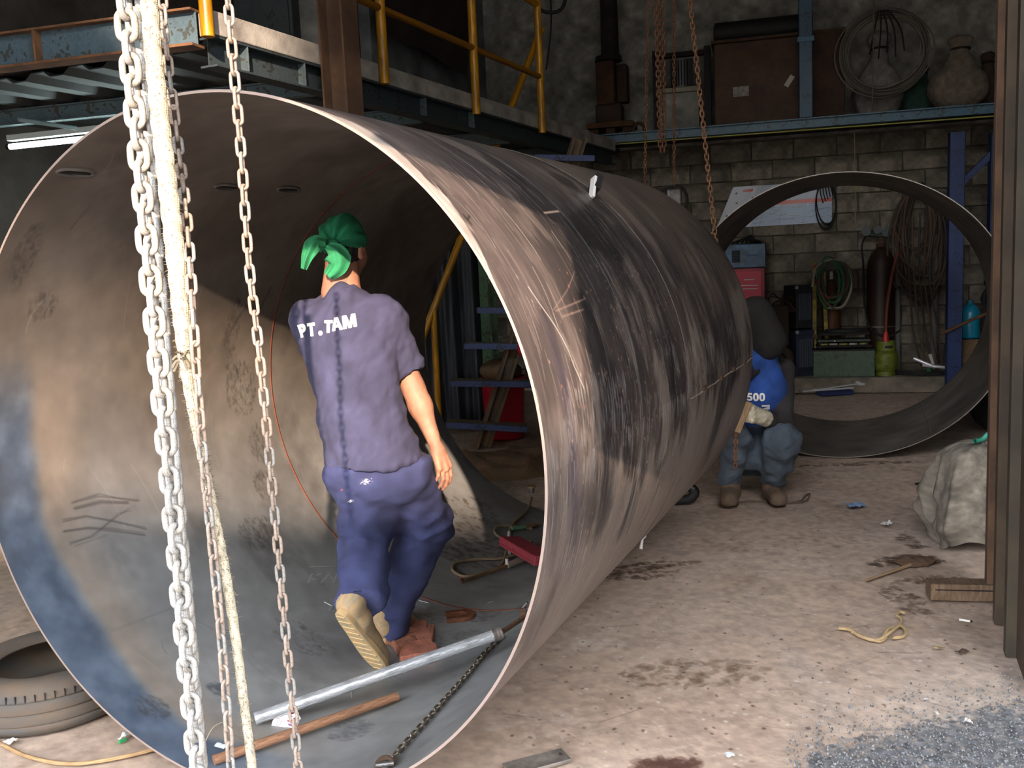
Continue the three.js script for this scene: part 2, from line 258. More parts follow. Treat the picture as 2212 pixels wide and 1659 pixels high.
// side walls, roof, the front with its openings (all behind or above the camera)
const EDGE = V(Math.sin(24.7 * D2R), 0, -Math.cos(24.7 * D2R)), EDGEL = V(-Math.cos(24.7 * D2R), 0, -Math.sin(24.7 * D2R));   // along the mezzanine edge; to its left
{ const a = V(-3.75, 0, -5.45).addScaledVector(EDGE, -7), b = V(-3.75, 0, -5.45).addScaledVector(EDGE, 6.6);
  structure('wall_left', bar(a.setY(2.95), b.setY(2.95), 0.2, 6.1), M('#67625d', { tex: 'mottle', s: 0.6, roughness: 0.95, bump: 'grain', bs: 2, depth: 0.004 }));
  const c = V(5.5, 2.95, -9.95), d = c.clone().addScaledVector(V(-0.262, 0, 0.965), 10.4);
  structure('wall_right', bar(c, d, 0.2, 6.1), M('#5f5a54', { tex: 'mottle', s: 0.6, roughness: 0.95 }));
  structure('ceiling', box(16, 0.12, 14, 0.01, 0, 6.0, -5.6), M('#4a4644', { tex: 'mottle', s: 0.5, roughness: 0.9 }));
  const fm = M('#77716a', { tex: 'mottle', s: 0.6, roughness: 0.9 });
  const fz = -0.3;   // front wall: doorway and lintel; upper panels and right panel added to shape the light
  structure('wall_front', merge([
    box(6, 0.6, 0.16, 0.01, -3.12, 3.06, fz), box(1.3, 0.75, 0.16, 0.01, 0.53, 2.975, fz), box(3, 2.8, 0.16, 0.01, 3.7, 4.7, fz), box(5, 2.7, 0.16, 0.01, -4.75, 4.7, fz),
    box(4, 6, 0.16, 0.01, -6.6, 3, fz), box(2, 6, 0.16, 0.01, 4.2, 3, fz)]), fm);
  structure('door_1', box(0.75, 0.86, 0.05, 0.004, 0.805, 2.23, fz), M('#6d7478', { tex: 'mottle', s: 1, roughness: 0.5, metalness: 0.3 }));  // unseen panel added to block sun right of the opening
}
// unseen block and leaf crowns added across the yard to shape the sun
structure('sun_block_far', boxUV(merge([new THREE.BoxGeometry(25.7, 11.14, 6).translate(-9.25, 5.57, 29), new THREE.BoxGeometry(20, 12.3, 6).translate(13.5, 6.15, 29)]), 0.3), M('#a39a8c', { tex: 'mottle', roughness: 0.9 }));
{ const n = 11000, leaf = new THREE.CircleGeometry(0.3, 5), lm = new THREE.MeshPhysicalMaterial({ color: new THREE.Color('#47652c'), roughness: 0.9, transmission: 0.3, thickness: 0, side: THREE.DoubleSide });
  const im = new THREE.InstancedMesh(leaf, lm, n), m = new THREE.Matrix4(), q = new THREE.Quaternion(), e = new THREE.Euler(); let i = 0;
  while (i < n) { const x = rnd(-9, 13), y = rnd(11.95, 16.8); const gap = x > 0.7 && x < 1.85 && y > 12.4 && y < 13.9; if (gap && rnd() < 0.97) continue; e.set(rnd(6.3), rnd(6.3), rnd(6.3)); m.compose(V(x, y, 25 + rnd(-0.9, 0.9)), q.setFromEuler(e), V(1, 1, 1).multiplyScalar(rnd(0.7, 1.2))); im.setMatrixAt(i++, m); }
  im.name = 'added_foliage'; im.userData = { kind: 'stuff', label: 'added leaf crowns out of view, blocking sun above the added block', category: 'sun_blocker' }; im.castShadow = true; scene.add(im); }
// ---------- the rolled steel shell ----------
const YAW = 0.41616, AX = V(Math.sin(YAW), 0, -Math.cos(YAW)), SD = V(Math.cos(YAW), 0, Math.sin(YAW)), C0 = V(-0.8427, 1.009, -2.5947), UPR = 1.009, COURSE = 1.5125;
function wob(s, ph) { return 0; }
const shellPt = (s, ph, r = 1) => C0.clone().addScaledVector(AX, s).addScaledVector(SD, Math.cos(ph) * (r + wob(s, ph))).add(V(0, Math.sin(ph) * (r * UPR + wob(s, ph)), 0));
function shellHit(px, py, inner = true, r = 1) {
  const d = ray(px, py), o = EYE.clone().sub(C0), a0 = d.dot(SD), a1 = d.y / UPR, b0 = o.dot(SD), b1 = o.y / UPR;
  const A = a0 * a0 + a1 * a1, B = 2 * (a0 * b0 + a1 * b1), C = b0 * b0 + b1 * b1 - r * r, q = Math.sqrt(Math.max(0, B * B - 4 * A * C)), t = (-B + (inner ? q : -q)) / (2 * A);
  const P = EYE.clone().addScaledVector(d, t), e = P.clone().sub(C0); return { P, s: e.dot(AX), ph: Math.atan2(e.y / UPR, e.dot(SD)) };
}
const inside = (px, py, lift = 0) => shellHit(px, py, true, 0.9955 - lift).P;
const TAU = Math.PI * 2, wrap = (p) => ((p / TAU) % 1 + 1) % 1;
const RI = 0.9955, RO = 1.003;
// the angle starts at the right and runs over the top; texture u is the angle, v runs from the mouth inwards
const TW = 2048, TH = 512;
function strokes(x, n, opt) {     // scuffs along (or across) the rolling direction
  for (let i = 0; i < n; i++) { const u = rnd(...opt.u) * TW, v = (1 - rnd(...opt.v)) * TH, L = rnd(...opt.len), dv = rnd(-1, 1) * (opt.slope || 0.05) * L; x.globalAlpha = rnd(...opt.a); x.strokeStyle = opt.c[(rnd(opt.c.length)) | 0]; x.lineWidth = rnd(...opt.w); x.beginPath(); x.moveTo(u, v); x.quadraticCurveTo(u + L / 2, v + dv + rnd(-1.5, 1.5), u + L, v + dv); x.stroke(); }
  x.globalAlpha = 1;
}
function dabs(x, n, u, v, ru, rv, c, a, w = [2, 9], h = [1, 4]) { x.fillStyle = c; for (let i = 0; i < n; i++) { const t = rnd(TAU), r = Math.sqrt(rnd()); x.globalAlpha = rnd(...a); x.beginPath(); x.ellipse((u + Math.cos(t) * r * ru) * TW, (1 - v - Math.sin(t) * r * rv) * TH, rnd(...w), rnd(...h), rnd(-0.4, 0.4), 0, 6.3); x.fill(); } x.globalAlpha = 1; }
function inTex(k) { return canvasTex(TW, TH, (x, W, H) => {
  fill(x, W, H, (u, v) => {
    const X = u * 6.3, Z = v * 1.51 + k * 1.51;
    const a = fbm2(u * 16, Z * 2.2, 5, 16, 0), b = fbm2(u * 90, Z * 16, 3, 90, 0), c = fbm2(u * 24 + 9, Z * 5 + 4, 4, 0, 0);
    let col = mixc([96, 86, 77], [124, 116, 108], clamp(a * 1.7 - 0.35, 0, 1));
    const low = smoothstep(0.22 - Math.abs(u - 0.72), -0.06, 0.1);           // bluer, paler tone along the floor side, painting in skylight
    col = mixc(col, mixc([116, 120, 124], [152, 156, 158], a), low * 0.75);
    if (k === 0) { const edge = 0.19 + (fbm2(u * 20, 2, 3, 20, 0) - 0.5) * 0.12; const on = smoothstep(u, 0.44, 0.5) * (1 - smoothstep(u, 0.70, 0.78)); const t = (1 - smoothstep(Z, edge * 0.75, edge * 1.1)) * on; col = mixc(col, mixc([60, 76, 98], [92, 106, 126], b), t * 0.8); const t2 = smoothstep(Z, edge * 0.9, edge * 1.15) * (1 - smoothstep(Z, edge * 1.2, edge * 2.3)) * on; col = mixc(col, [146, 128, 110], t2 * 0.5); }
    col = mixc(col, [56, 50, 48], clamp(c * 3.2 - 2.0, 0, 1) * 0.5);
    const q = 0.9 + 0.2 * b; return [col[0] * q, col[1] * q, col[2] * q];
  });
  const L = k ? (p) => 1 - (p.s - COURSE) / COURSE : (p) => 1 - p.s / COURSE;
  const q = (px, py) => { const p = shellHit(px, py); return [wrap(p.ph) * TW, L(p) * TH, p.s]; };
  const smear = (pts, w, col, al) => { x.strokeStyle = col; x.lineCap = 'round'; for (let r = 0; r < 5; r++) { x.globalAlpha = al * rnd(0.25, 0.6); x.lineWidth = w * rnd(0.2, 0.8); x.beginPath(); pts.forEach(([px, py], i) => { const [a, b] = q(px + rnd(-4, 4), py + rnd(-4, 4)); i ? x.lineTo(a, b) : x.moveTo(a, b); }); x.stroke(); } x.globalAlpha = 1; };
  if (k === 0) {
    // dark hand-drawn wavy marks and oil blots where the photograph has them
    x.lineJoin = 'round'; smear([[155, 1085], [210, 1070], [270, 1080], [300, 1082]], 3, '#3d3b3b', 0.55); smear([[160, 1100], [215, 1085], [275, 1088]], 5, '#3d3b3b', 0.5); smear([[135, 1125], [185, 1118], [240, 1125], [315, 1142]], 3.5, '#3f3d3d', 0.55); smear([[135, 1150], [190, 1140], [240, 1145], [310, 1155]], 3.5, '#3f3d3d', 0.5); smear([[150, 1175], [200, 1158], [255, 1112], [280, 1100]], 2.5, '#403e3e', 0.5); smear([[160, 1180], [230, 1155]], 2, '#444', 0.4);
    const blot = (px, py, n, ru, rv, c = '#393533', al = [0.04, 0.22]) => { const [a, b] = q(px, py); dabs(x, n * 3, a / TW, 1 - b / TH, ru, rv, c, al, [0.8, 6], [0.6, 3]); };
    blot(560, 1150, 90, 0.012, 0.08); blot(520, 840, 120, 0.02, 0.07); blot(500, 720, 70, 0.03, 0.03); blot(560, 960, 60, 0.015, 0.05); blot(575, 1050, 70, 0.012, 0.05); blot(55, 545, 60, 0.02, 0.03); blot(90, 660, 40, 0.008, 0.04); blot(330, 740, 24, 0.02, 0.012); blot(760, 1580, 90, 0.012, 0.05, '#55585c'); blot(330, 1530, 40, 0.01, 0.03); blot(650, 1380, 60, 0.02, 0.06); blot(470, 1490, 30, 0.006, 0.02, '#3a3f46');
    blot(980, 1390, 110, 0.02, 0.1, '#4e453f'); blot(900, 1330, 80, 0.02, 0.08, '#463e38'); blot(1050, 1330, 60, 0.01, 0.06, '#443c38');
    smear([[545, 640], [480, 745]], 4, '#2f2b2a', 0.4); smear([[585, 620], [540, 720]], 4, '#2f2b2a', 0.35); smear([[195, 440], [150, 495]], 1.6, '#33302e', 0.6); smear([[240, 1365], [410, 1300]], 1.4, '#444a50', 0.5);
    x.lineWidth = 1.3; x.strokeStyle = '#c8ccd0'; x.globalAlpha = 0.55; for (let i = 0; i < 9; i++) { const [a, b] = q(665 + i * 9, 1260 - (i % 3) * 8), [c, d] = q(670 + i * 9 + 4, 1240 + (i % 2) * 12); x.beginPath(); x.moveTo(a, b); x.lineTo(c, d); x.stroke(); } x.globalAlpha = 1;
  } else {
    const blot = (px, py, n, ru, rv, c) => { const [a, b] = q(px, py); dabs(x, n, a / TW, 1 - b / TH, ru, rv, c, [0.08, 0.45], [2, 9], [2, 6]); };
    blot(1000, 1120, 160, 0.03, 0.2, '#4a3f37'); blot(1050, 1200, 200, 0.03, 0.2, '#463b34'); blot(960, 1180, 80, 0.02, 0.12, '#3e342e'); blot(1090, 1080, 60, 0.02, 0.1, '#8a6a4c');
  }
  strokes(x, 140, { u: [0, 1], v: [0, 1], len: [10, 90], a: [0.05, 0.25], w: [0.6, 1.6], c: ['#3a3634', '#b9b2aa'], slope: 0.4 });
}); }
function outTex(k) { return canvasTex(TW, TH, (x, W, H) => {
  fill(x, W, H, (u, v) => {
    const Z = v * 1.51 + k * 1.51, uu = u > 0.5 ? u - 1 : u;
    const a = fbm2(u * 18, Z * 3, 5, 18, 0), st = fbm2(u * 40, Z * 24, 4, 40, 0), st2 = fbm2(u * 110 + 3, Z * 70, 3, 110, 0), c = fbm2(u * 12 + 7, Z * 2.4 + 5, 5, 12, 0), e = fbm2(u * 26 + 3, Z * 6 + 8, 5, 26, 0);
    let col = mixc([50, 46, 47], [72, 66, 64], a);
    col = mixc(col, [112, 97, 87], clamp((c - 0.42) * 3.4 + (st - 0.5) * 0.9, 0, 1) * (k ? 0.75 : 0.55));
    col = mixc(col, [134, 121, 112], smoothstep(e * 0.7 + st * 0.5, 0.62, 0.78) * 0.5);
    col = mixc(col, [34, 32, 34], smoothstep(fbm2(u * 20 + 31, Z * 4 + 1, 5, 20, 0), 0.54, 0.66) * 0.6);
    const under = smoothstep(e * 0.6 + c * 0.4 + st * 0.25 - 0.35 + clamp(-uu * 2.6 - 0.06, -0.3, 0.28), 0.18, 0.34); col = mixc(col, mixc([122, 112, 105], [150, 138, 130], c * 0.7 + st * 0.3), under * 0.85);  // patchy pale tone, denser below: floor-bounce light painted into the colour
    if (k === 0) {
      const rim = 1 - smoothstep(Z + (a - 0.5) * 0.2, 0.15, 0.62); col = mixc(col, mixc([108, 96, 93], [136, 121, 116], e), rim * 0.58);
      col = mixc(col, [66, 62, 80], clamp(1 - Math.abs(Z - 0.2 - (a - 0.5) * 0.12) / 0.06, 0, 1) * 0.55 * smoothstep(0.075 - Math.abs(uu - 0.01), 0, 0.06));
      // rim highlight painted as pale metal along the cut edge, ragged inwards
      const reach = (0.001 + 0.075 * smoothstep(uu, 0.075, 0.12) * (1 - smoothstep(uu, 0.16, 0.2))) * (0.5 + 1.6 * (e - 0.2)) * (0.8 + 0.5 * st2); const rimHighlight = 1 - smoothstep(Z, reach * 0.85, reach * 1.12);
      col = mixc(col, mixc([186, 172, 163], [222, 210, 202], st2), rimHighlight * 0.9);
    }
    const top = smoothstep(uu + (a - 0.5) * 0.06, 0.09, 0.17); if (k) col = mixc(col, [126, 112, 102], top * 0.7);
    const q = 0.92 + 0.16 * st2; return [col[0] * q, col[1] * q, col[2] * q];
  });
  const both = (f) => { f(); };
  strokes(x, 620, { u: [0.0, 0.2], v: [0, 1], len: [8, 60], a: [0.12, 0.6], w: [0.5, 1.5], c: ['#c9bdb4', '#a38f82', '#d8c9ba'], slope: 0.12 });
  strokes(x, 800, { u: [0.86, 1.0], v: [0, 1], len: [8, 50], a: [0.1, 0.65], w: [0.5, 1.6], c: ['#c9bdb4', '#b5c2cc', '#8f8078'], slope: 0.12 });
  strokes(x, 200, { u: [0, 1], v: [0, 1], len: [10, 80], a: [0.1, 0.4], w: [1, 3], c: ['#2a2728', '#332e2e'], slope: 0.05 });
  for (let i = 0; i < 900; i++) { const u = wrap(rnd(-0.35, 1.15) / TAU * 1.0) , v = rnd(); const a = fbm2(u * 30 + 5, v * 5 + k * 5, 3); if (a < 0.5) continue; x.globalAlpha = rnd(0.1, 0.5); x.fillStyle = ['#b8aea6', '#9f9088', '#a6b0b6'][(rnd(3)) | 0]; x.beginPath(); x.ellipse(u * TW, v * TH, rnd(2, 14), rnd(0.5, 2), rnd(-0.1, 0.1), 0, 6.3); x.fill(); }
  for (let i = 0; i < (k ? 60 : 520); i++) { x.globalAlpha = rnd(0.3, 0.9); x.fillStyle = ['#c98a68', '#b86e58', '#c4b4a4', '#d0a890'][(rnd(4)) | 0]; x.beginPath(); x.ellipse(wrap(rnd(-0.5, 0.55)) * TW, (1 - (k ? rnd(0, 0.4) : Math.sqrt(rnd()))) * TH, rnd(0.7, 2.2), rnd(0.6, 1.6), 0, 0, 6.3); x.fill(); }
  x.globalAlpha = 1;
  const L = k ? (p) => 1 - (p.s - COURSE) / COURSE : (p) => 1 - p.s / COURSE;
  const q = (px, py) => { const p = shellHit(px, py, false, 1.003); return [wrap(p.ph) * TW, L(p) * TH]; };
  const line = (pts, w, col, al) => { x.strokeStyle = col; x.globalAlpha = al; x.lineWidth = w; x.beginPath(); pts.forEach(([px, py], i) => { const [a, b] = q(px, py); i ? x.lineTo(a, b) : x.moveTo(a, b); }); x.stroke(); x.globalAlpha = 1; };
  if (k === 0) {
    line([[1140, 618], [1165, 655], [1200, 705], [1225, 750], [1240, 790], [1262, 840]], 2.4, '#d8d2cc', 0.7); line([[1215, 720], [1235, 765], [1250, 800], [1265, 850]], 3, '#b9b0a8', 0.4); line([[1195, 670], [1225, 628], [1242, 585]], 1, '#a88d80', 0.7); line([[1200, 672], [1265, 645]], 1.6, '#a88d80', 0.6); line([[1215, 684], [1262, 668]], 1.6, '#a88d80', 0.6); line([[1175, 460], [1208, 456]], 3, '#d8b8a4', 0.9);
    line([[945, 400], [955, 412], [966, 424]], 3, '#3a322e', 0.8); line([[1000, 462], [1010, 475], [1020, 486]], 3, '#3a322e', 0.8); line([[1010, 475], [1015, 465]], 2, '#3a322e', 0.8);
    line([[1385, 850], [1388, 900], [1386, 955]], 3, '#9aa8b0', 0.5); line([[1290, 1260], [1350, 1150]], 6, '#8d8580', 0.12);
  } else {
    line([[1340, 400], [1420, 480], [1480, 590], [1520, 700], [1530, 820]], 2, '#8d857d', 0.35);
  }
}); }
const innerMat = [0, 1].map((k) => new THREE.MeshStandardMaterial({ map: inTex(k), roughness: 0.62, metalness: 0.35, bumpMap: TX.grain, bumpScale: 0.0012 }));
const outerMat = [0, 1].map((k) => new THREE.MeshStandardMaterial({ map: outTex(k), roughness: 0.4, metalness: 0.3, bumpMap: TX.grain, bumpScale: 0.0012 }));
const edgeMat = M('#a39188', { roughness: 0.55, metalness: 0.4 });
function course(s0, s1, seamAt, k) {           // one rolled plate: outside, inside, cut ends
  const n = 220, m = 20, pos = [], uv = [], idx = [], g = new THREE.BufferGeometry(); let at0 = 0;
  const sheet = (f, nu, nv, flip) => { const o = pos.length / 3; for (let j = 0; j <= nv; j++) for (let i = 0; i <= nu; i++) { const [p, u, v] = f(i / nu, j / nv); pos.push(p.x, p.y, p.z); uv.push(u, v); } for (let j = 0; j < nv; j++) for (let i = 0; i < nu; i++) { const a = o + j * (nu + 1) + i, b = a + 1, c = a + nu + 1, d = c + 1; flip ? idx.push(a, c, b, b, c, d) : idx.push(a, b, c, b, d, c); } const st = at0; at0 = idx.length; return [st, idx.length - st]; };
  const G = [];
  G.push([...sheet((a, b) => [shellPt(lerp(s0, s1, b), a * TAU, RO), a, b], n, m, true), 0]);
  G.push([...sheet((a, b) => [shellPt(lerp(s0, s1, b), a * TAU, RI), a, b], n, m, false), 1]);
  G.push([...sheet((a, b) => [shellPt(s0, a * TAU, lerp(RI, RO, b)), a, b], n, 1, false), 2]);
  G.push([...sheet((a, b) => [shellPt(s1, a * TAU, lerp(RI, RO, b)), a, b], n, 1, true), 2]);
  g.setAttribute('position', new THREE.Float32BufferAttribute(pos, 3)); g.setAttribute('uv', new THREE.Float32BufferAttribute(uv, 2)); g.setIndex(idx); G.forEach((x) => g.addGroup(...x)); g.computeVertexNormals();
  return g;
}
const shell = thing('steel_cylinder', 'huge rolled steel tank shell lying open-ended, worker walking inside its mouth', 'tank shell', C0.clone().setY(0));
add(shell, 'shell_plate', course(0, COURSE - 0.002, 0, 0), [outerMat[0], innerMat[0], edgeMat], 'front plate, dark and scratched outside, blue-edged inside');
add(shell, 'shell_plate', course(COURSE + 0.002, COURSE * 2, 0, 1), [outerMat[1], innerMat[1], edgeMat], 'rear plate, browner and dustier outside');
{ const ring = (r, s, w, a0 = 0, a1 = TAU) => { const pts = []; for (let i = 0; i <= 120; i++) pts.push(shellPt(s, lerp(a0, a1, i / 120), r)); return new THREE.TubeGeometry(new THREE.CatmullRomCurve3(pts), 240, w, 5); };
  add(shell, 'weld_bead', ring(RI, COURSE, 0.0042), M('#a5644c', { tex: 'rust', s: 8, roughness: 0.7 }), 'rust-red weld bead inside the joint');
  add(shell, 'weld_bead', ring(RO, COURSE, 0.0024), M('#6b635e', { tex: 'mottle', s: 4, roughness: 0.6, metalness: 0.3 }));
  const lp = [[1465, 880], [1495, 858], [1530, 838], [1565, 815], [1600, 792], [1622, 778]].map(([a, b]) => shellHit(a, b, false, RO)); const phm = lp.reduce((t, p) => t + p.ph, 0) / lp.length;
  const sp = []; for (let i = 0; i <= 30; i++) sp.push(shellPt(lerp(COURSE + 0.01, COURSE * 2 - 0.01, i / 30), phm + (vn2(i * 0.7, 3) - 0.5) * 0.008, RO)); add(shell, 'seam_weld', tube(sp, 0.0035, 60, 5), M('#b9a597', { tex: 'mottle', s: 6, roughness: 0.6 }));
  [0.18, 0.42, 0.62, 0.82].forEach((t) => { const p = shellPt(lerp(COURSE, COURSE * 2, t), phm + 0.012, RO + 0.004); add(shell, 'tack_plate', bar(p.clone().addScaledVector(AX, -0.03), p.clone().addScaledVector(AX, 0.03), 0.008, 0.02), MT.darkRust); });
  // lug on the crown, chain clip low on the side, three hand-hold slots inside
  { const h = shellHit(1272, 418, false, RO), a = shellPt(h.s - 0.01, h.ph, RO), b = shellPt(h.s + 0.05, h.ph - 0.02, RO + 0.055); const n0 = shellPt(h.s, h.ph, 2).sub(shellPt(h.s, h.ph, 1)).normalize(), a1 = shellPt(h.s - 0.035, h.ph - 0.03, RO), b1 = shellPt(h.s + 0.03, h.ph + 0.03, RO).addScaledVector(n0, 0.055); add(shell, 'lifting_lug', bar(a1, b1, 0.012, 0.03, n0), M('#e9e6e2', { roughness: 0.35, metalness: 0.2 })); const c1 = a1.clone().lerp(b1, 0.35).addScaledVector(AX, 0.018), d1 = b1.clone().addScaledVector(AX, 0.035); add(shell, 'lifting_lug', bar(c1, d1, 0.03, 0.05, n0), MT.black); }
  [[490, 402], [622, 407], [140, 368]].forEach(([px, py]) => { const h = shellHit(px, py), o = []; for (let i = 0; i < 10; i++) { const t = i / 10 * TAU; o.push(shellPt(Math.max(0.09, h.s) + Math.cos(t) * 0.07, h.ph + Math.sin(t) * 0.016, RI - 0.001)); } add(shell, 'slot_weld', tube(o, 0.0065, 40, 6, true), M('#857d77', { tex: 'mottle', roughness: 0.6, metalness: 0.3 })); add(shell, 'slot', bar(shellPt(Math.max(0.09, h.s) - 0.055, h.ph, RI - 0.002), shellPt(Math.max(0.09, h.s) + 0.055, h.ph, RI - 0.002), 0.009, 0.004, V(Math.cos(h.ph) * SD.x, Math.sin(h.ph), Math.cos(h.ph) * SD.z)), MT.black); });
  { const p = at(1388, 1162, 3.95), q = at(1384, 1185, 3.95); add(shell, 'hanging_clip', merge([rod(p, q, 0.006, 0.009, 8), new THREE.TorusGeometry(0.014, 0.004, 6, 14).translate(p.x, p.y + 0.012, p.z)]), MT.bright); }
}
// ---------- the mezzanine on the left, its railing, the stair ----------
const MZ0 = at(441, 90, 4.42);                                    // front corner of the deck
const onEdge = (px) => { const dx = (px - 1106) / F; const t = (-MZ0.x - dx * MZ0.z) / (EDGE.x + dx * EDGE.z); return MZ0.clone().addScaledVector(EDGE, t); };
const edgeAt = (px, py) => { let p = onEdge(px); for (let i = 0; i < 4; i++) { const q = at(px, py, -p.z); const t = q.clone().sub(MZ0).dot(EDGE); p = MZ0.clone().addScaledVector(EDGE, t); p.y = q.y; } return p; };
const YK = edgeAt(700, 98).y, YB = edgeAt(700, 143).y, YF = edgeAt(573, 169).y;     // kerb top, kerb foot, beam foot
const FRONT = WU.clone().negate();                                // the front beam runs off to the left, along the back wall's line
{ const mz = new THREE.Group(); mz.name = 'mezzanine'; mz.userData.kind = 'structure'; scene.add(mz);
  const A = MZ0.clone().setY(0), Bk = A.clone().addScaledVector(EDGE, 5.9), up = (p, y) => p.clone().setY(y);
  const cut = A.clone().addScaledVector(EDGE, 0.02);
  add(mz, 'kerb', bar(up(cut, (YK + YB) / 2), up(Bk, (YK + YB) / 2), 0.09, YK - YB, V(0, 1, 0), 0.008), MT.kerb);
  const db = YB - YF - 0.005;
  add(mz, 'side_beam', ibeam(up(cut, YF + db / 2), up(Bk, YF + db / 2), db, 0.1, 0.006, 0.009), M('#3f4c52', { tex: 'paint', s: 1, roughness: 0.6 }));
  for (const px of [573, 690, 800, 940, 1040]) { const p = up(onEdge(px), YF + db / 2).addScaledVector(EDGEL, -0.025); add(mz, 'stiffener', bar(p.clone().setY(YF + 0.01), p.clone().setY(YB - 0.012), 0.05, 0.008, EDGE), M('#55666e', { tex: 'paint', roughness: 0.6 })); }
  // front beam: blue web between rusty flanges
  const yt = at(430, 15, 4.4).y, yb = at(437, 98, 4.4).y, L = 4.2, a = up(A, (yt + yb) / 2).addScaledVector(FRONT, 0.03), b = a.clone().addScaledVector(FRONT, L), h = yt - yb;
  add(mz, 'front_beam_web', bar(a, b, 0.008, h - 0.02), M('#5a7280', { tex: 'paint', s: 1, roughness: 0.6 }));
  const fl0 = M('#a8947e', { tex: 'rust', s: 2, roughness: 0.8 });
  add(mz, 'flange', bar(a.clone().setY(yt - 0.006), b.clone().setY(yt - 0.006), 0.09, 0.012), fl0); add(mz, 'flange', bar(a.clone().setY(yb + 0.006), b.clone().setY(yb + 0.006), 0.1, 0.014), fl0);
  { const dx = (163 - 1106) / F, t = (-a.x - dx * a.z) / (FRONT.x + dx * FRONT.z), s = a.clone().addScaledVector(FRONT, t).addScaledVector(WN, 0.028); add(mz, 'stiffener', bar(s.clone().setY(yb + 0.012), s.clone().setY(yt - 0.012), 0.05, 0.012, WU), fl0); }
  // corrugated deck seen from below
  const sh = [], N = 90, W = 4.2; for (let i = 0; i <= N; i++) { const k = i % 6; sh.push([-(i / N) * W, (k === 1 || k === 2 || k === 3) ? 0.03 : 0]); }
  const outline = sh.concat(sh.slice().reverse().map(([x, y]) => [x, y + 0.006])); const dg = poly(outline, 6.1);
  dg.applyMatrix4(new THREE.Matrix4().makeBasis(EDGEL.clone().negate(), V(0, 1, 0), EDGE.clone().negate()).setPosition(up(A, YB - 0.035).addScaledVector(EDGE, 6.2)));
  add(mz, 'deck_sheet', dg, M('#4c5559', { tex: 'mottle', s: 0.6, roughness: 0.6, metalness: 0.2 }));
  add(mz, 'deck_slab', (() => { const g = box(W, 0.03, 6.1, 0.004); g.applyMatrix4(new THREE.Matrix4().makeBasis(EDGEL.clone().negate(), V(0, 1, 0), EDGE.clone().negate()).setPosition(up(A, YB + 0.03).addScaledVector(EDGE, 3.15).addScaledVector(EDGEL, 2.1))); return g; })(), MT.dark);
  // joists under the deck
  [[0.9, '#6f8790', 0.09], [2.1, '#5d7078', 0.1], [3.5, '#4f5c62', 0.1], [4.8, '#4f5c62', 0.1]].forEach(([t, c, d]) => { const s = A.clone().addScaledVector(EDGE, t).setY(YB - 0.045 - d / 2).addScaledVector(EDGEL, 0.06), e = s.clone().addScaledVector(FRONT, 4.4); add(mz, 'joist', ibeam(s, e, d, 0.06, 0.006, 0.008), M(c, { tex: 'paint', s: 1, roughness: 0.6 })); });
  const p0 = at(40, 258, 5.3), p1 = at(165, 277, 5.6); add(mz, 'conduit', rod(p0, p1, 0.012), M('#7e9298', { roughness: 0.5 }));
}
// column in front of the edge
{ const p = onEdge(735).setY(0).addScaledVector(EDGEL, -0.14), c = thing('steel_column', 'rusty brown H-section steel column rising behind the top of the big cylinder', 'column', p); c.userData.kind = 'structure';
  add(c, 'column_section', ibeam(p.clone(), p.clone().setY(5.9), 0.155, 0.15, 0.008, 0.011, V(0.9, 0, 0.42)), M('#9c928a', { tex: 'rust', s: 1, roughness: 0.7 })); add(c, 'base_plate', box(0.3, 0.02, 0.3, 0.003, p.x, 0.01, p.z), MT.darkRust); }
// yellow railing
const PX = [[437, 82], [822, 183], [1022, 248], [1165, 288]];
{ const foot = PX.map(([x, y]) => edgeAt(x, y).addScaledVector(EDGEL, -0.075)); const r = thing('guard_railing', 'yellow tubular guard railing along the mezzanine edge', 'railing', foot[0].clone());
  foot.forEach((p, i) => add(r, 'post', rod(p, p.clone().setY(p.y + 1.05), 0.03), MT.yellow));
  for (const y of [0.45, 1.02]) add(r, 'rail', rod(foot[0].clone().setY(foot[0].y + y).addScaledVector(EDGE, 0.5), foot[3].clone().setY(foot[3].y + y), y > 1 ? 0.028 : 0.022), y > 1 ? MT.yellow : M('#a86f16', { tex: 'mottle', roughness: 0.5 }));
}
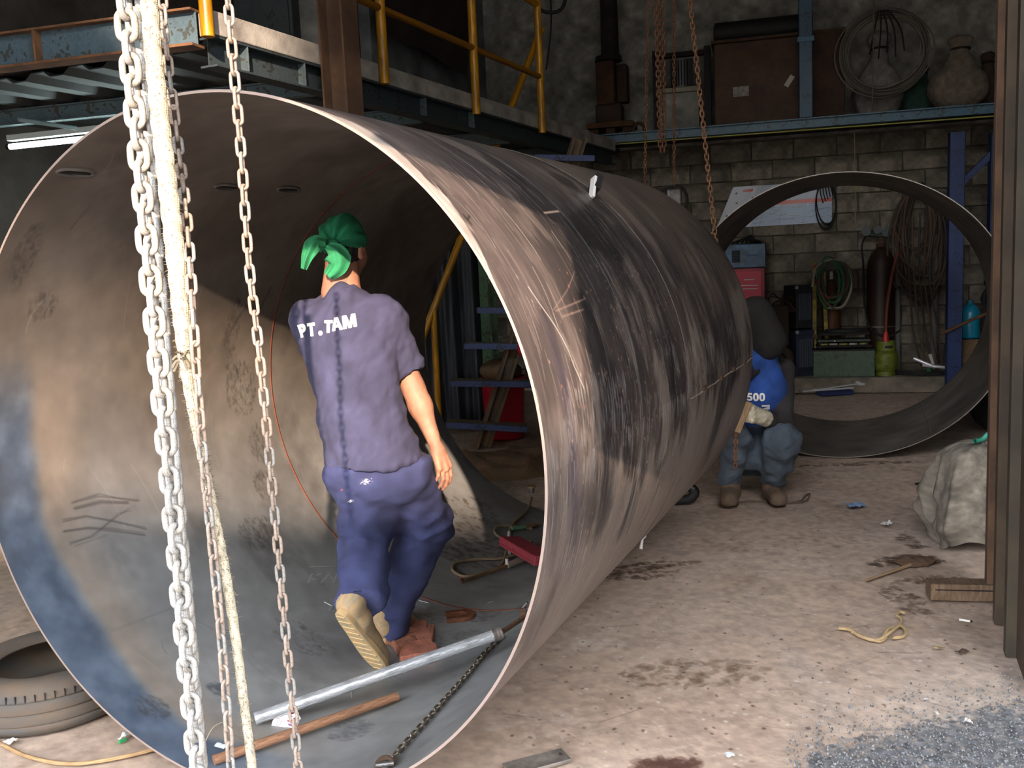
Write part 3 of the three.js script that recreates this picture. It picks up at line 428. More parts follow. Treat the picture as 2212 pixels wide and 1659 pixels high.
// what stands on the mezzanine: a light rendered pier, a dark cabinet, a dark panel added for shade on the wall
{ const q = at(662, 60, 7.4); structure('trim_1', bar(q.clone().setY(2.4), q.clone().setY(5.9), 0.5, 0.3, V(0, 0, 1)), M('#a9aaa6', { tex: 'mottle', s: 1, roughness: 0.95 }));
  const w0 = at(790, 100, 7.7), w1 = at(1040, 160, 10.2); structure('wall_mezzanine', bar(w0.clone().setY(3.3), w1.clone().setY(3.3), 0.1, 2), M('#8a9094', { tex: 'mottle', s: 0.8, roughness: 0.95 }));
  const s = thing('shade_panel', 'added dark panel with slanting foot, standing in for shade on the grey wall behind the yellow railing', 'tarpaulin', at(900, 60, 8.0));
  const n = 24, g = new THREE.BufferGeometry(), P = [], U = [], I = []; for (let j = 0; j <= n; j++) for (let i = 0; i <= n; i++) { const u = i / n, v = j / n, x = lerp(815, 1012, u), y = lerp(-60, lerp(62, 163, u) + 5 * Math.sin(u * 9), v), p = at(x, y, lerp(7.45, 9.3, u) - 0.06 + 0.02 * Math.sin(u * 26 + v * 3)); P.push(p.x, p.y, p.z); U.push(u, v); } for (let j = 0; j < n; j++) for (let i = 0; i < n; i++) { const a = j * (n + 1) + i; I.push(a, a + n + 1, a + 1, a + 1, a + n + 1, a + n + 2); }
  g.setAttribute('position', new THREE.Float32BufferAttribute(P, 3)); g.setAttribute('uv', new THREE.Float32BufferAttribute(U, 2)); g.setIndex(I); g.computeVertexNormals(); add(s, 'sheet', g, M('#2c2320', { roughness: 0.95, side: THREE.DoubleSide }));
  const cb = thing('cabinet', 'dark grey-blue cabinet standing on the mezzanine beside the pale pier', 'cabinet', at(585, 60, 7.2).setY(2.62)); add(cb, 'body', box(0.42, 1.5, 0.4, 0.01).translate(cb.position.x, 3.38, cb.position.z), M('#46545c', { tex: 'paint', roughness: 0.6 })); add(cb, 'door', box(0.37, 1.4, 0.02, 0.006).translate(cb.position.x, 3.38, cb.position.z + 0.205), M('#3f4c54', { tex: 'paint', roughness: 0.6 }));
}
// fluorescent tube
{ const a = at(22, 317, 5.9), b = a.clone().add(WU.clone().multiplyScalar(1.2)).setY(a.y + 0.012); const l = thing('fluorescent_light', 'lit fluorescent tube under the mezzanine deck', 'lamp', a.clone());
  add(l, 'tube', rod(a, b, 0.017), new THREE.MeshStandardMaterial({ color: '#ffffff', emissive: new THREE.Color(0.8, 1, 0.97), emissiveIntensity: 7 }));
  add(l, 'housing', bar(a.clone().setY(a.y + 0.05), b.clone().setY(b.y + 0.05), 0.05, 0.035), M('#cfd8d6', { roughness: 0.5 })); add(l, 'end_cap', rod(a.clone().addScaledVector(WU, -0.02), a, 0.019), MT.black); add(l, 'end_cap', rod(b, b.clone().addScaledVector(WU, 0.02), 0.019), MT.black);
  const rl = new THREE.RectAreaLight(new THREE.Color(0.8, 1, 0.97), 10, 1.2, 0.034); rl.name = 'tube_glow'; const c = a.clone().lerp(b, 0.5).add(V(0, -0.03, 0)); rl.position.copy(c); rl.lookAt(c.clone().add(V(0, -1, 0.001)).add(V(0, 0, 0))); rl.rotation.z += 0; scene.add(rl);
  const m = new THREE.Matrix4().makeBasis(WU, WU.clone().cross(V(0, 1, 0)).negate(), V(0, 1, 0)); rl.quaternion.setFromRotationMatrix(m); }
// the stair: one stringer, five steps, a yellow handrail bent at the foot
{ const foot = fl(1040, 968), top = at(1250, 300, 8.1), t = thing('steel_stair', 'steep steel stair with blue steps on a single dusty channel stringer', 'stair', foot.clone());
  const stm = M('#8d8173', { tex: 'dusty', s: 2, roughness: 0.9 });
  const dir = top.clone().sub(foot).normalize(), sx = V(0.97, 0, -0.24);
  add(t, 'stringer', bar(foot.clone().addScaledVector(sx, -0.045), top.clone().addScaledVector(sx, -0.045), 0.07, 0.02, V(-0.9, 0, 0.3)), stm); add(t, 'stringer', bar(foot.clone().addScaledVector(sx, 0.06), top.clone().addScaledVector(sx, 0.06), 0.07, 0.02, V(-0.9, 0, 0.3)), stm);
  add(t, 'stringer', bar(foot.clone().add(V(0, 0, -0.03)), top.clone().add(V(0, 0, -0.03)), 0.11, 0.012, V(0.2, 0, 1)), stm);
  const bm = M('#4d5f96', { tex: 'paint', s: 1, roughness: 0.6 });
  [[965, 1138, 910, 7.66], [975, 1150, 822, 7.72], [1004, 1185, 742, 7.78], [1031, 1210, 666, 7.84], [1060, 1235, 585, 7.9], [1155, 1282, 340, 8.05]].forEach(([x0, x1, y, d], i) => { const a = at(x0, y, d), b = at(x1, y + (i ? 2 : 10), d - 0.02); const s = add(t, 'step', bar(a, b, 0.22, 0.012), stm); const f = bar(a.clone().add(V(0, -0.012, 0.11)), b.clone().add(V(0, -0.012, 0.11)), 0.014, 0.05); add(s, 'nosing', f, bm); });
  const r = thing('stair_handrail', 'yellow tube handrail sloping down beside the steel stair', 'handrail', at(943, 890, 7.5).setY(0)); 
  add(r, 'rail', rod(at(1170, 62, 8.0), at(893, 780, 7.35), 0.029), MT.yellow); add(r, 'post', rod(at(947, 895, 7.5).setY(0), at(936, 670, 7.44), 0.026), MT.yellow);
}
// green stanchions and the grey tarpaulin beside the stair
[[1044, 8.4, 0.05, 'wider green steel stanchion behind the stair, left of the pair'], [1064, 8.5, 0.035, 'thin green steel stanchion behind the stair, right of the pair']].forEach(([px, d, w, l]) => { const p = at(px, 600, d); const o = thing('green_stanchion', l, 'stanchion', p.clone().setY(0)); add(o, 'section', bar(p.clone().setY(0), p.clone().setY(YF), w * 1.6, w * 1.6, V(0, 0, 1)), MT.green); add(o, 'base_plate', box(w * 2, 0.012, 0.1, 0.002, p.x, 0.006, p.z), MT.green); });
{ const a = at(905, 540, 8.25), b = at(1042, 540, 8.6), g = new THREE.PlaneGeometry(1, 1, 60, 20), p = g.attributes.position; for (let i = 0; i < p.count; i++) { const u = p.getX(i) + 0.5, v = 0.5 - p.getY(i), q = a.clone().lerp(b, u); q.y = lerp(YF - 0.02, 0.05, v); q.z += 0.07 * Math.sin(u * 17 + Math.sin(v * 4)) + 0.03 * Math.sin(u * 39 + 1); p.setXYZ(i, q.x, q.y, q.z); } g.computeVertexNormals(); solo('tarpaulin', g, M('#575b66', { tex: 'cloth', s: 1, roughness: 0.75, side: THREE.DoubleSide }), 'dark grey-blue tarpaulin hanging in folds behind the yellow handrail', 'tarpaulin'); }
// red bin, sack on it, red cloth, rubble at the stair foot
{ const c = fl(1092, 945), b = thing('red_bin', 'red plastic bin on the ground behind the stair steps', 'bin', c.clone()); add(b, 'bucket', lathe([[0.001, 0], [0.155, 0], [0.165, 0.02], [0.19, 0.5], [0.2, 0.52], [0.2, 0.545], [0.185, 0.545], [0.178, 0.5], [0.15, 0.03], [0.001, 0.03]], 40).translate(c.x, 0, c.z), M('#c3152f', { roughness: 0.45 })); add(b, 'rim', new THREE.TorusGeometry(0.198, 0.012, 8, 40).rotateX(Math.PI / 2).translate(c.x, 0.535, c.z), M('#b41530', { roughness: 0.45 }));
  const s = iso(ell(c.clone().setY(0.6).add(V(-0.02, 0, 0)), V(0.19, 0.1, 0.17)), c.clone().add(V(-0.3, 0.42, -0.3)), c.clone().add(V(0.3, 0.8, 0.3)), 0.02, 2); wrinkle(s, 0.03, 7, 9, 7); solo('dusty_sack', s, M('#8e7c68', { tex: 'dusty', s: 2, roughness: 0.95 }), 'dusty brown sack slumped on top of the red bin', 'sack');
  const d = at(1137, 752, 7.55), rc = iso(ell(d, V(0.07, 0.085, 0.04)), d.clone().add(V(-0.16, -0.16, -0.12)), d.clone().add(V(0.16, 0.16, 0.12)), 0.012, 3); wrinkle(rc, 0.02, 16, 12, 16); solo('red_cloth', rc, M('#cf1832', { tex: 'cloth', roughness: 0.7 }), 'bright red cloth bundle hung on the stair at the cylinder edge', 'cloth'); }
{ const g = new THREE.PlaneGeometry(1.5, 1.2, 60, 48).rotateX(-Math.PI / 2), c = fl(1095, 1000); g.translate(c.x, 0, c.z); warp(g, (v) => { const r = Math.hypot((v.x - c.x) / 0.72, (v.z - c.z) / 0.58); v.y = -0.02 + Math.max(0, 1 - r) * 0.12 + (fbm2(v.x * 5 + 9, v.z * 5, 4) - 0.45) * 0.14 * smoothstep(1.05 - r, 0, 0.5); }); const m = solo('rubble', boxUV(g, 1), M('#a58c74', { tex: 'dusty', s: 2, roughness: 0.95, bump: 'grain', bs: 6, depth: 0.01 }), 'pale dirt and rubble heaped around the stair foot', 'rubble'); m.userData.kind = 'stuff'; }
// ---------- hanging chains and rope in front of the mouth ----------
function linkGeo(pitch, d, w, k = 8, n = 36) {                    // one welded link, long axis y
  const h = pitch / 2 + d / 2 - (w - d) / 2 + d * 0.0, r = (w - d) / 2, pts = [];
  for (let i = 0; i < n; i++) { const t = i / n * TAU, s = Math.sin(t); pts.push(V(Math.cos(t) * r, s * r + Math.sign(s) * Math.max(0, h - d * 0.0) * Math.min(1, Math.abs(s) * 3), 0)); }
  return new THREE.TubeGeometry(new THREE.CatmullRomCurve3(pts, true), n, d / 2, k, true);
}
function chain(name, label, cat, a, b, pitch, d, w, mats, o = {}) {
  const t = thing(name, label, cat, a.clone(), o.group), g = o.geo || linkGeo(pitch, d, w), dir = b.clone().sub(a), n = Math.round(dir.length() / pitch); dir.normalize();
  const q0 = new THREE.Quaternion().setFromUnitVectors(V(0, 1, 0), dir), all = [];
  const path = o.path || ((s) => a.clone().lerp(b, s));
  for (let i = 0; i <= n; i++) {
    const p = path(i / n), p2 = path(Math.min(1, (i + 0.5) / n)), p1 = path(Math.max(0, (i - 0.5) / n)), dd = p2.clone().sub(p1).normalize();
    const q = new THREE.Quaternion().setFromUnitVectors(V(0, 1, 0), dd).multiply(new THREE.Quaternion().setFromAxisAngle(V(0, 1, 0), (o.twist || 0) + (i % 2) * Math.PI / 2 + rnd(-0.12, 0.12)));
    if (o.merge) all.push(g.clone().applyQuaternion(q).translate(p.x, p.y, p.z));
    else { const m = put(t, 'link', g, mats[i % mats.length]); m.position.copy(p).sub(a); m.quaternion.copy(q); base.set(m, p); }
  }
  if (o.merge) add(t, 'links', merge(all), mats[0]).userData.kind = 'stuff';
  return t;
}
const zinc = ['#d8d6d2', '#cfcdc9', '#dad4ca'].map((c) => M(c, { tex: 'mottle', s: 8, roughness: 0.4, metalness: 0.2 }));
const handM = ['#b9a698', '#b3a092', '#ada9a4', '#c0ad9e'].map((c) => M(c, { tex: 'mottle', s: 8, roughness: 0.5, metalness: 0.15 }));
{ const z = 1.68, p = 44 / F * z, d = 14.5 / F * z, w = 50 / F * z, g = linkGeo(p, d, w, 10, 40);
  chain('load_chain', 'thick bright zinc load chain hanging leftmost, nearest strand', 'chain', at(264, -40, z), at(431, 1720, z), p, d, w, zinc, { geo: g, twist: 0.05 });
  chain('load_chain', 'second strand of thick load chain hanging just behind the leftmost strand', 'chain', at(281, -40, z + 0.08), at(437, 1720, z + 0.08), p, d, w, zinc, { geo: g, twist: 0.5 }); }
{ const z = 1.76, p = 33.3 / F * z, d = 7.6 / F * z, w = 24.5 / F * z, g = linkGeo(p, d, w, 8, 32);
  const c3 = new THREE.CatmullRomCurve3([[348, -40], [358, 90], [382, 290], [404, 480], [415, 640], [427, 830], [446, 1060], [465, 1240], [484, 1450], [503, 1720]].map(([x, y]) => at(x, y, lerp(1.8, 1.64, smoothstep(y, 250, 620)))));
  chain('hand_chain', 'brownish thin hand chain running beside the frayed rope', 'chain', c3.getPointAt(0), c3.getPointAt(1), p, d, w, handM, { geo: g, path: (s) => c3.getPointAt(s), twist: 0.4 });
  const c4 = new THREE.CatmullRomCurve3([[489, -40], [497, 60], [521, 330], [537, 560], [560, 760], [577, 930], [598, 1160], [620, 1400], [650, 1720]].map(([x, y]) => at(x, y, z)));
  chain('hand_chain', 'thin hand chain hanging alone, rightmost of the front chains', 'chain', c4.getPointAt(0), c4.getPointAt(1), p, d, w, handM, { geo: g, path: (s) => c4.getPointAt(s), twist: 0.1 }); }
{ const z = 1.66, pts = [[318, -40, 34], [330, 100, 36], [345, 250, 38], [362, 400, 40], [378, 540, 40], [392, 680, 38], [403, 790, 30], [420, 900, 23], [440, 1000, 21], [462, 1110, 22], [482, 1210, 22], [502, 1330, 22], [522, 1480, 21], [535, 1580, 20], [552, 1720, 22]];
  const c = new THREE.CatmullRomCurve3(pts.map(([x, y]) => at(x, y, z))), n = 160, k = 12, pos = [], uv = [], idx = [], fr = c.computeFrenetFrames(n), R = (t) => { const f = t * (pts.length - 1), i = Math.min(pts.length - 2, Math.floor(f)); return lerp(pts[i][2], pts[i + 1][2], f - i) / 2 / F * z; };
  const P = (t, a) => { const q = c.getPoint(t), r = R(t) * (1 + 0.07 * Math.sin(a * 3 + t * 260)), N = fr.normals[Math.round(t * n)], B = fr.binormals[Math.round(t * n)]; return q.addScaledVector(N, Math.cos(a) * r).addScaledVector(B, Math.sin(a) * r); };
  for (let i = 0; i <= n; i++) for (let j = 0; j <= k; j++) { const p = P(i / n, j / k * TAU); pos.push(p.x, p.y, p.z); uv.push(j / k * 0.1, i / n * 2); }
  for (let i = 0; i < n; i++) for (let j = 0; j < k; j++) { const a = i * (k + 1) + j; idx.push(a, a + k + 1, a + 1, a + 1, a + k + 1, a + k + 2); }
  const g = new THREE.BufferGeometry(); g.setAttribute('position', new THREE.Float32BufferAttribute(pos, 3)); g.setAttribute('uv', new THREE.Float32BufferAttribute(uv, 2)); g.setIndex(idx); g.computeVertexNormals();
  const rp = thing('rope', 'fuzzy pale fibre rope hanging among the chains', 'rope', at(545, 1659, z)); const rm = M('#d8ccb2', { tex: 'cloth', s: 8, roughness: 0.95, bump: 'weave', bs: 3, depth: 0.003 }); add(rp, 'strand', g, rm);
  const hair = []; for (let i = 0; i < 1500; i++) { const t = rnd(), a = rnd(TAU), p = P(t, a), d = p.clone().sub(c.getPoint(t)).normalize().add(V(rnd(-0.7, 0.7), rnd(-0.9, 0.4), rnd(-0.7, 0.7))).normalize(), L = rnd(0.004, 0.011); hair.push(aim(new THREE.ConeGeometry(0.0008, L, 3, 1, true), p, p.clone().addScaledVector(d, L))); }
  add(rp, 'fuzz', merge(hair), rm).userData.kind = 'stuff';
  const kn = at(398, 782, z - 0.01), fray = []; for (let i = 0; i < 16; i++) { const a = rnd(TAU), e = kn.clone().add(V(Math.cos(a) * 0.018 - 0.004, rnd(-0.03, 0.02), Math.sin(a) * 0.02)); fray.push(tube([kn.clone().add(V(rnd(-.008,.008), rnd(-.02,.02), 0)), kn.clone().lerp(e, 0.6).add(V(0, 0.008, 0)), e], 0.0025, 8, 5)); }
  add(rp, 'frayed_splice', merge(fray), rm);
}
// ---------- things lying in the shell ----------
{ const c = thing('galvanised_pipe', 'bright galvanised pipe lying slantwise across the cylinder mouth', 'pipe', inside(560, 1545)); const a = inside(552, 1552, 0.03), b = inside(1080, 1368, 0.075), e = inside(1133, 1333, 0.05), dir = b.clone().sub(a).normalize();
  const r = 0.0205; add(c, 'pipe', rod(a, b, r, r, 24), MT.galv); add(c, 'inner_rod', rod(b, e, 0.0095), MT.rust, 'rusty inner rod'); add(c, 'collar', rod(b.clone().addScaledVector(dir, -0.03), b.clone().addScaledVector(dir, 0.005), r + 0.004), M('#9b9088', { tex: 'mottle', roughness: 0.5, metalness: 0.6 }));
  const ring = new THREE.TorusGeometry(r - 0.003, 0.003, 6, 20); ring.applyQuaternion(new THREE.Quaternion().setFromUnitVectors(V(0, 0, 1), dir)).translate(a.x, a.y, a.z); add(c, 'pipe_end', ring, MT.galv); }
{ const a = inside(462, 1642, 0.02), b = inside(858, 1504, 0.024); const t = thing('rusty_rod', 'thick rust-brown rod lying below the bright pipe', 'rod', a.clone()); add(t, 'bar', rod(a, b, 0.0155, 0.0155, 18), M('#d6bfae', { tex: 'rust', s: 3, roughness: 0.8 })); add(t, 'cut_end', new THREE.CircleGeometry(0.0155, 18).applyQuaternion(new THREE.Quaternion().setFromUnitVectors(V(0, 0, 1), b.clone().sub(a).normalize())).translate(b.x, b.y, b.z).translate(0.0005, 0, 0), M('#a06a4a', { roughness: 0.8 })); }
{ const pts = [[840, 1648], [870, 1612], [910, 1568], [960, 1512], [1010, 1456], [1050, 1408], [1085, 1374]].map(([x, y]) => inside(x, y, 0.012)), c = new THREE.CatmullRomCurve3(pts);
  chain('lashing_chain', 'dark grimy chain lying up the plate from the lip to the pipe', 'chain', c.getPointAt(0), c.getPointAt(1), 0.0235, 0.0072, 0.022, ['#8a8174', '#776d62', '#988c7c'].map((x) => M(x, { tex: 'mottle', s: 8, roughness: 0.45, metalness: 0.5 })), { path: (s) => c.getPointAt(s), twist: 0.7 });
  const h = inside(832, 1652, 0.02), t = thing('chain_hook', 'dark shackle at the lower end of the grimy chain', 'shackle', h.clone()); const s = new THREE.TorusGeometry(0.022, 0.008, 8, 20, 4.2); s.rotateX(-1.1).translate(h.x, h.y, h.z); add(t, 'bow', s, MT.darkRust); add(t, 'pin', rod(h.clone().add(V(-0.025, 0.006, 0.012)), h.clone().add(V(0.025, 0.006, 0.004)), 0.007), MT.steel);
  const k = inside(1130, 1328, 0.03), u = thing('rim_clamp', 'small dark clamp gripping the plate edge where the inner rod ends', 'clamp', k.clone()); add(u, 'jaw', box(0.03, 0.045, 0.03, 0.006).translate(k.x, k.y + 0.01, k.z), MT.darkRust); add(u, 'screw', rod(k.clone().add(V(-0.01, 0.02, 0)), k.clone().add(V(0.02, 0.055, 0.01)), 0.006), MT.steel); }
// patch of surface inside the shell used to seat small flat things
function seat(px, py, lift = 0, turn = 0) { const h = shellHit(px, py, true, RI), p = shellPt(h.s, h.ph, RI - lift), n = C0.clone().addScaledVector(AX, h.s).sub(p).normalize(), z = AX.clone().negate(), x = n.clone().cross(z).normalize(); const m = new THREE.Matrix4().makeBasis(x, n, z); const q = new THREE.Quaternion().setFromRotationMatrix(m).multiply(new THREE.Quaternion().setFromAxisAngle(V(0, 1, 0), turn)); return { p, q }; }
function seated(name, label, cat, px, py, turn = 0, lift = 0, group) { const s = seat(px, py, lift, turn), t = thing(name, label, cat, s.p, group); t.quaternion.copy(s.q); return t; }
// work gloves (two, one on the other)
function glove(name, label, px, py, turn, lift, color) {
  const t = seated(name, label, 'glove', px, py, turn, lift); t.scale.setScalar(1.15); const m = M(color, { tex: 'cloth', s: 5, roughness: 0.95, bump: 'grain', bs: 9, depth: 0.003 });
  const o = [[-0.05, 0.16], [-0.048, 0.08], [-0.05, 0.045], [-0.072, 0.02], [-0.098, -0.012], [-0.104, -0.03], [-0.094, -0.038], [-0.07, -0.02], [-0.052, -0.01], [-0.05, -0.04], [-0.052, -0.1], [-0.045, -0.112], [-0.033, -0.104], [-0.028, -0.056], [-0.024, -0.06], [-0.022, -0.122], [-0.012, -0.134], [-0.001, -0.124], [0.0, -0.06], [0.004, -0.06], [0.008, -0.116], [0.018, -0.126], [0.028, -0.114], [0.027, -0.052], [0.031, -0.05], [0.038, -0.088], [0.047, -0.094], [0.054, -0.082], [0.05, -0.02], [0.046, 0.04], [0.05, 0.09], [0.058, 0.16]];
  const gm = (pts, h) => warp(new THREE.ExtrudeGeometry(new THREE.Shape(new THREE.SplineCurve(pts.map(([x, z]) => new THREE.Vector2(x, -z))).getPoints(90)), { depth: h, bevelEnabled: true, bevelSize: 0.003, bevelThickness: 0.004, bevelSegments: 2 }).rotateX(-Math.PI / 2).translate(0, 0.004, 0), (v) => { v.y += (0.012 * fbm2(v.x * 30 + px, v.z * 22, 3) + 0.006 * Math.cos(v.x * 32)) * (v.y > 0.006 ? 1 : 0.35); });
  put(t, 'hand', gm(o.filter(([, z]) => z < 0.1), 0.014), m); put(t, 'cuff', gm([[-0.05, 0.075], [-0.06, 0.17], [-0.03, 0.176], [0.03, 0.172], [0.066, 0.165], [0.052, 0.075], [0, 0.07]], 0.02), m); return t;
}
glove('work_glove', 'rust-brown leather work glove lying flat behind the walking man', 905, 1392, 0.5, 0.008, '#b06e59');
glove('work_glove', 'rust-brown leather glove tucked under the other, its fingers by the shoe', 862, 1380, 0.95, 0.0, '#a0674f');
// horseshoe clamp
{ const t = seated('horseshoe_plate', 'rusty U-shaped steel plate lying flat beyond the gloves', 'steel plate', 998, 1334, 0.55); t.scale.setScalar(1.2); const s = new THREE.Shape(); s.moveTo(0.055, -0.042); s.lineTo(-0.005, -0.042); s.absarc(-0.005, 0, 0.042, -Math.PI / 2, Math.PI / 2, true); s.lineTo(0.055, 0.042); s.lineTo(0.055, 0.018); s.lineTo(0, 0.018); s.absarc(0, 0, 0.018, Math.PI / 2, -Math.PI / 2, false); s.lineTo(0.055, -0.018); s.closePath(); put(t, 'plate', new THREE.ExtrudeGeometry(s, { depth: 0.012, bevelEnabled: true, bevelSize: 0.002, bevelThickness: 0.002, bevelSegments: 1 }).rotateX(-Math.PI / 2).translate(0, 0.002, 0).rotateY(Math.PI), M('#b08b78', { tex: 'rust', s: 9, roughness: 0.6, metalness: 0.3 })); }
// crumpled cigarette pack
{ const t = seated('crumpled_pack', 'crumpled white and magenta cigarette pack lying against the rusty rod', 'wrapper', 618, 1560, 0.3);
  const tx = canvasTex(256, 256, (x) => { x.fillStyle = '#f3eef1'; x.fillRect(0, 0, 256, 256); x.fillStyle = '#b0285e'; x.font = 'bold 58px sans-serif'; x.save(); x.translate(70, 210); x.rotate(-1.2); x.fillText('E D A', 0, 0); x.restore(); x.fillStyle = '#b51f4a'; x.beginPath(); x.moveTo(170, 40); x.lineTo(215, 70); x.lineTo(185, 120); x.closePath(); x.fill(); x.fillRect(40, 30, 46, 14); x.fillStyle = '#6a2a66'; x.fillRect(190, 150, 36, 50); });
  const g = new THREE.BoxGeometry(0.085, 0.032, 0.062, 12, 6, 10); warp(g, (v) => { const k = fbm3(v.x * 45 + 3, v.y * 45, v.z * 45) - 0.5; v.x *= 1 - 0.35 * (v.y / 0.032 + 0.5) * 0.6; v.z *= 1 - 0.25 * (v.y / 0.032 + 0.5); v.x += k * 0.016; v.y += (fbm3(v.x * 50, v.z * 50, 9) - 0.5) * 0.014; v.z += k * 0.012; }); g.translate(0, 0.016, 0); put(t, 'pack', g, new THREE.MeshStandardMaterial({ map: tx, roughness: 0.5, flatShading: true })); }
{ const t = seated('torn_foil', 'small torn grey-white foil scrap by the chain foot', 'scrap', 476, 1615, 0.2); const g = new THREE.PlaneGeometry(0.035, 0.022, 8, 6).rotateX(-Math.PI / 2); warp(g, (v) => { v.y = 0.004 + fbm2(v.x * 120, v.z * 120, 3) * 0.008; }); put(t, 'foil', g, M('#c6cfd6', { roughness: 0.4, side: THREE.DoubleSide })); }
{ const w = [[440, 1640], [445, 1600], [462, 1570], [490, 1556]].map(([x, y], i) => inside(x, y, 0.004 + (i === 2 ? 0.01 : 0))); solo('loose_wire', tube(w, 0.0016, 30, 6), M('#b3a38e', { roughness: 0.6 }), 'short curved loose wire on the plate beside the chains', 'wire'); }
// welding rods and stubs
[[930, 1262, 958, 1264], [905, 1297, 925, 1302], [1052, 1303, 1066, 1299], [742, 1322, 746, 1248], [712, 1318, 726, 1300], [700, 1300, 716, 1308], [845, 1440, 862, 1400], [758, 1490, 760, 1508], [668, 1225, 728, 1223]].forEach(([a, b, c, d], i) => solo('welding_rod', rod(inside(a, b, 0.004), inside(c, d, 0.004), 0.0016, 0.0016, 6), M(i % 3 ? '#c9ccd0' : '#8d8681', { roughness: 0.4, metalness: 0.5 }), ['welding rod stub lying beyond the horseshoe plate, nearest the hose', 'welding rod stub lying between the gloves and the weld joint', 'bright welding stub near the horseshoe plate, by the lip', 'long thin rod leaning beside the man’s trailing shoe', 'short stub left of the trailing shoe', 'tiny stub lying left of the shoe heel', 'rod stub lying between shoe toe and glove', 'rod stub lying below the bright pipe', 'thin rod left of the trouser leg'][i], 'welding rod', 'welding rods scattered on the plate'));
// gas hoses and torch, red case
{ const hm = M('#8f7d60', { tex: 'mottle', s: 4, roughness: 0.8 }); const P = (l) => l.map(([x, y, k = 0.012]) => inside(x, y, k));
  const t = thing('cutting_torch', 'brass cutting torch with coiled olive hose beside the red case', 'torch', inside(1060, 1240));
  add(t, 'hose', tube(P([[1148, 1075, 0.05], [1140, 1100, 0.02], [1110, 1130], [1096, 1160], [1092, 1200], [1078, 1225], [1040, 1238], [1000, 1245], [978, 1232], [985, 1216], [1030, 1208], [1075, 1207], [1110, 1200]]), 0.0082, 90, 8), hm);
  add(t, 'hose', tube(P([[1150, 1170, 0.02], [1110, 1163], [1080, 1160], [1068, 1147], [1080, 1136], [1120, 1138], [1150, 1142]]), 0.0072, 60, 8), hm);
  const a = inside(1000, 1258, 0.02), b = inside(1130, 1208, 0.03); add(t, 'tube', rod(a, b, 0.008), M('#a58a62', { tex: 'mottle', roughness: 0.4, metalness: 0.6 })); const c = a.clone().lerp(b, 0.72); add(t, 'handle', rod(c, b, 0.015), M('#a39a8c', { roughness: 0.45, metalness: 0.5 })); add(t, 'valve', rod(c.clone().add(V(0, 0.0, 0)), c.clone().add(V(0, 0.035, 0)), 0.008), MT.bright); add(t, 'nozzle', rod(a, a.clone().add(V(-0.012, 0.03, 0.02)), 0.009), MT.rust); add(t, 'valve', rod(inside(1100, 1195, 0.01), inside(1100, 1150, 0.05), 0.009), MT.bright);
  const k = inside(1148, 1058, 0.05), u = thing('hose_coupling', 'brass hose coupling standing at the end of the hose near the far mouth', 'coupling', k.clone()); add(u, 'nut', new THREE.CylinderGeometry(0.02, 0.02, 0.035, 6).translate(k.x, k.y, k.z), MT.steel); add(u, 'collar', new THREE.CylinderGeometry(0.026, 0.026, 0.012, 20).translate(k.x, k.y + 0.02, k.z), M('#9a7f5c', { roughness: 0.5, metalness: 0.5 }));
  const r = thing('red_case', 'scuffed red tool case sticking out past the cylinder lip', 'tool case', inside(1130, 1195)); const p = inside(1100, 1168, 0.06), q = inside(1178, 1212, 0.06); add(r, 'case', bar(p, q, 0.12, 0.05, V(0.25, 0.9, 0.2), 0.006), M('#b94a58', { tex: 'paint', s: 2, roughness: 0.5 })); add(r, 'lid_edge', bar(p.clone().add(V(0, -0.008, 0)), q.clone().add(V(0, -0.008, 0)), 0.124, 0.006, V(0.25, 0.9, 0.2), 0.002), M('#7a3038', { roughness: 0.6 }));
  const g1 = inside(1105, 1142, 0.02), g2 = inside(1135, 1138, 0.02), g3 = inside(1160, 1132, 0.02); const gr = thing('file_handle', 'green and rust handled tool lying behind the red case', 'hand tool', g1.clone()); add(gr, 'grip', rod(g1, g2, 0.012), M('#4d7358', { roughness: 0.6 })); add(gr, 'blade', bar(g2, g3, 0.03, 0.012), MT.rust);
}
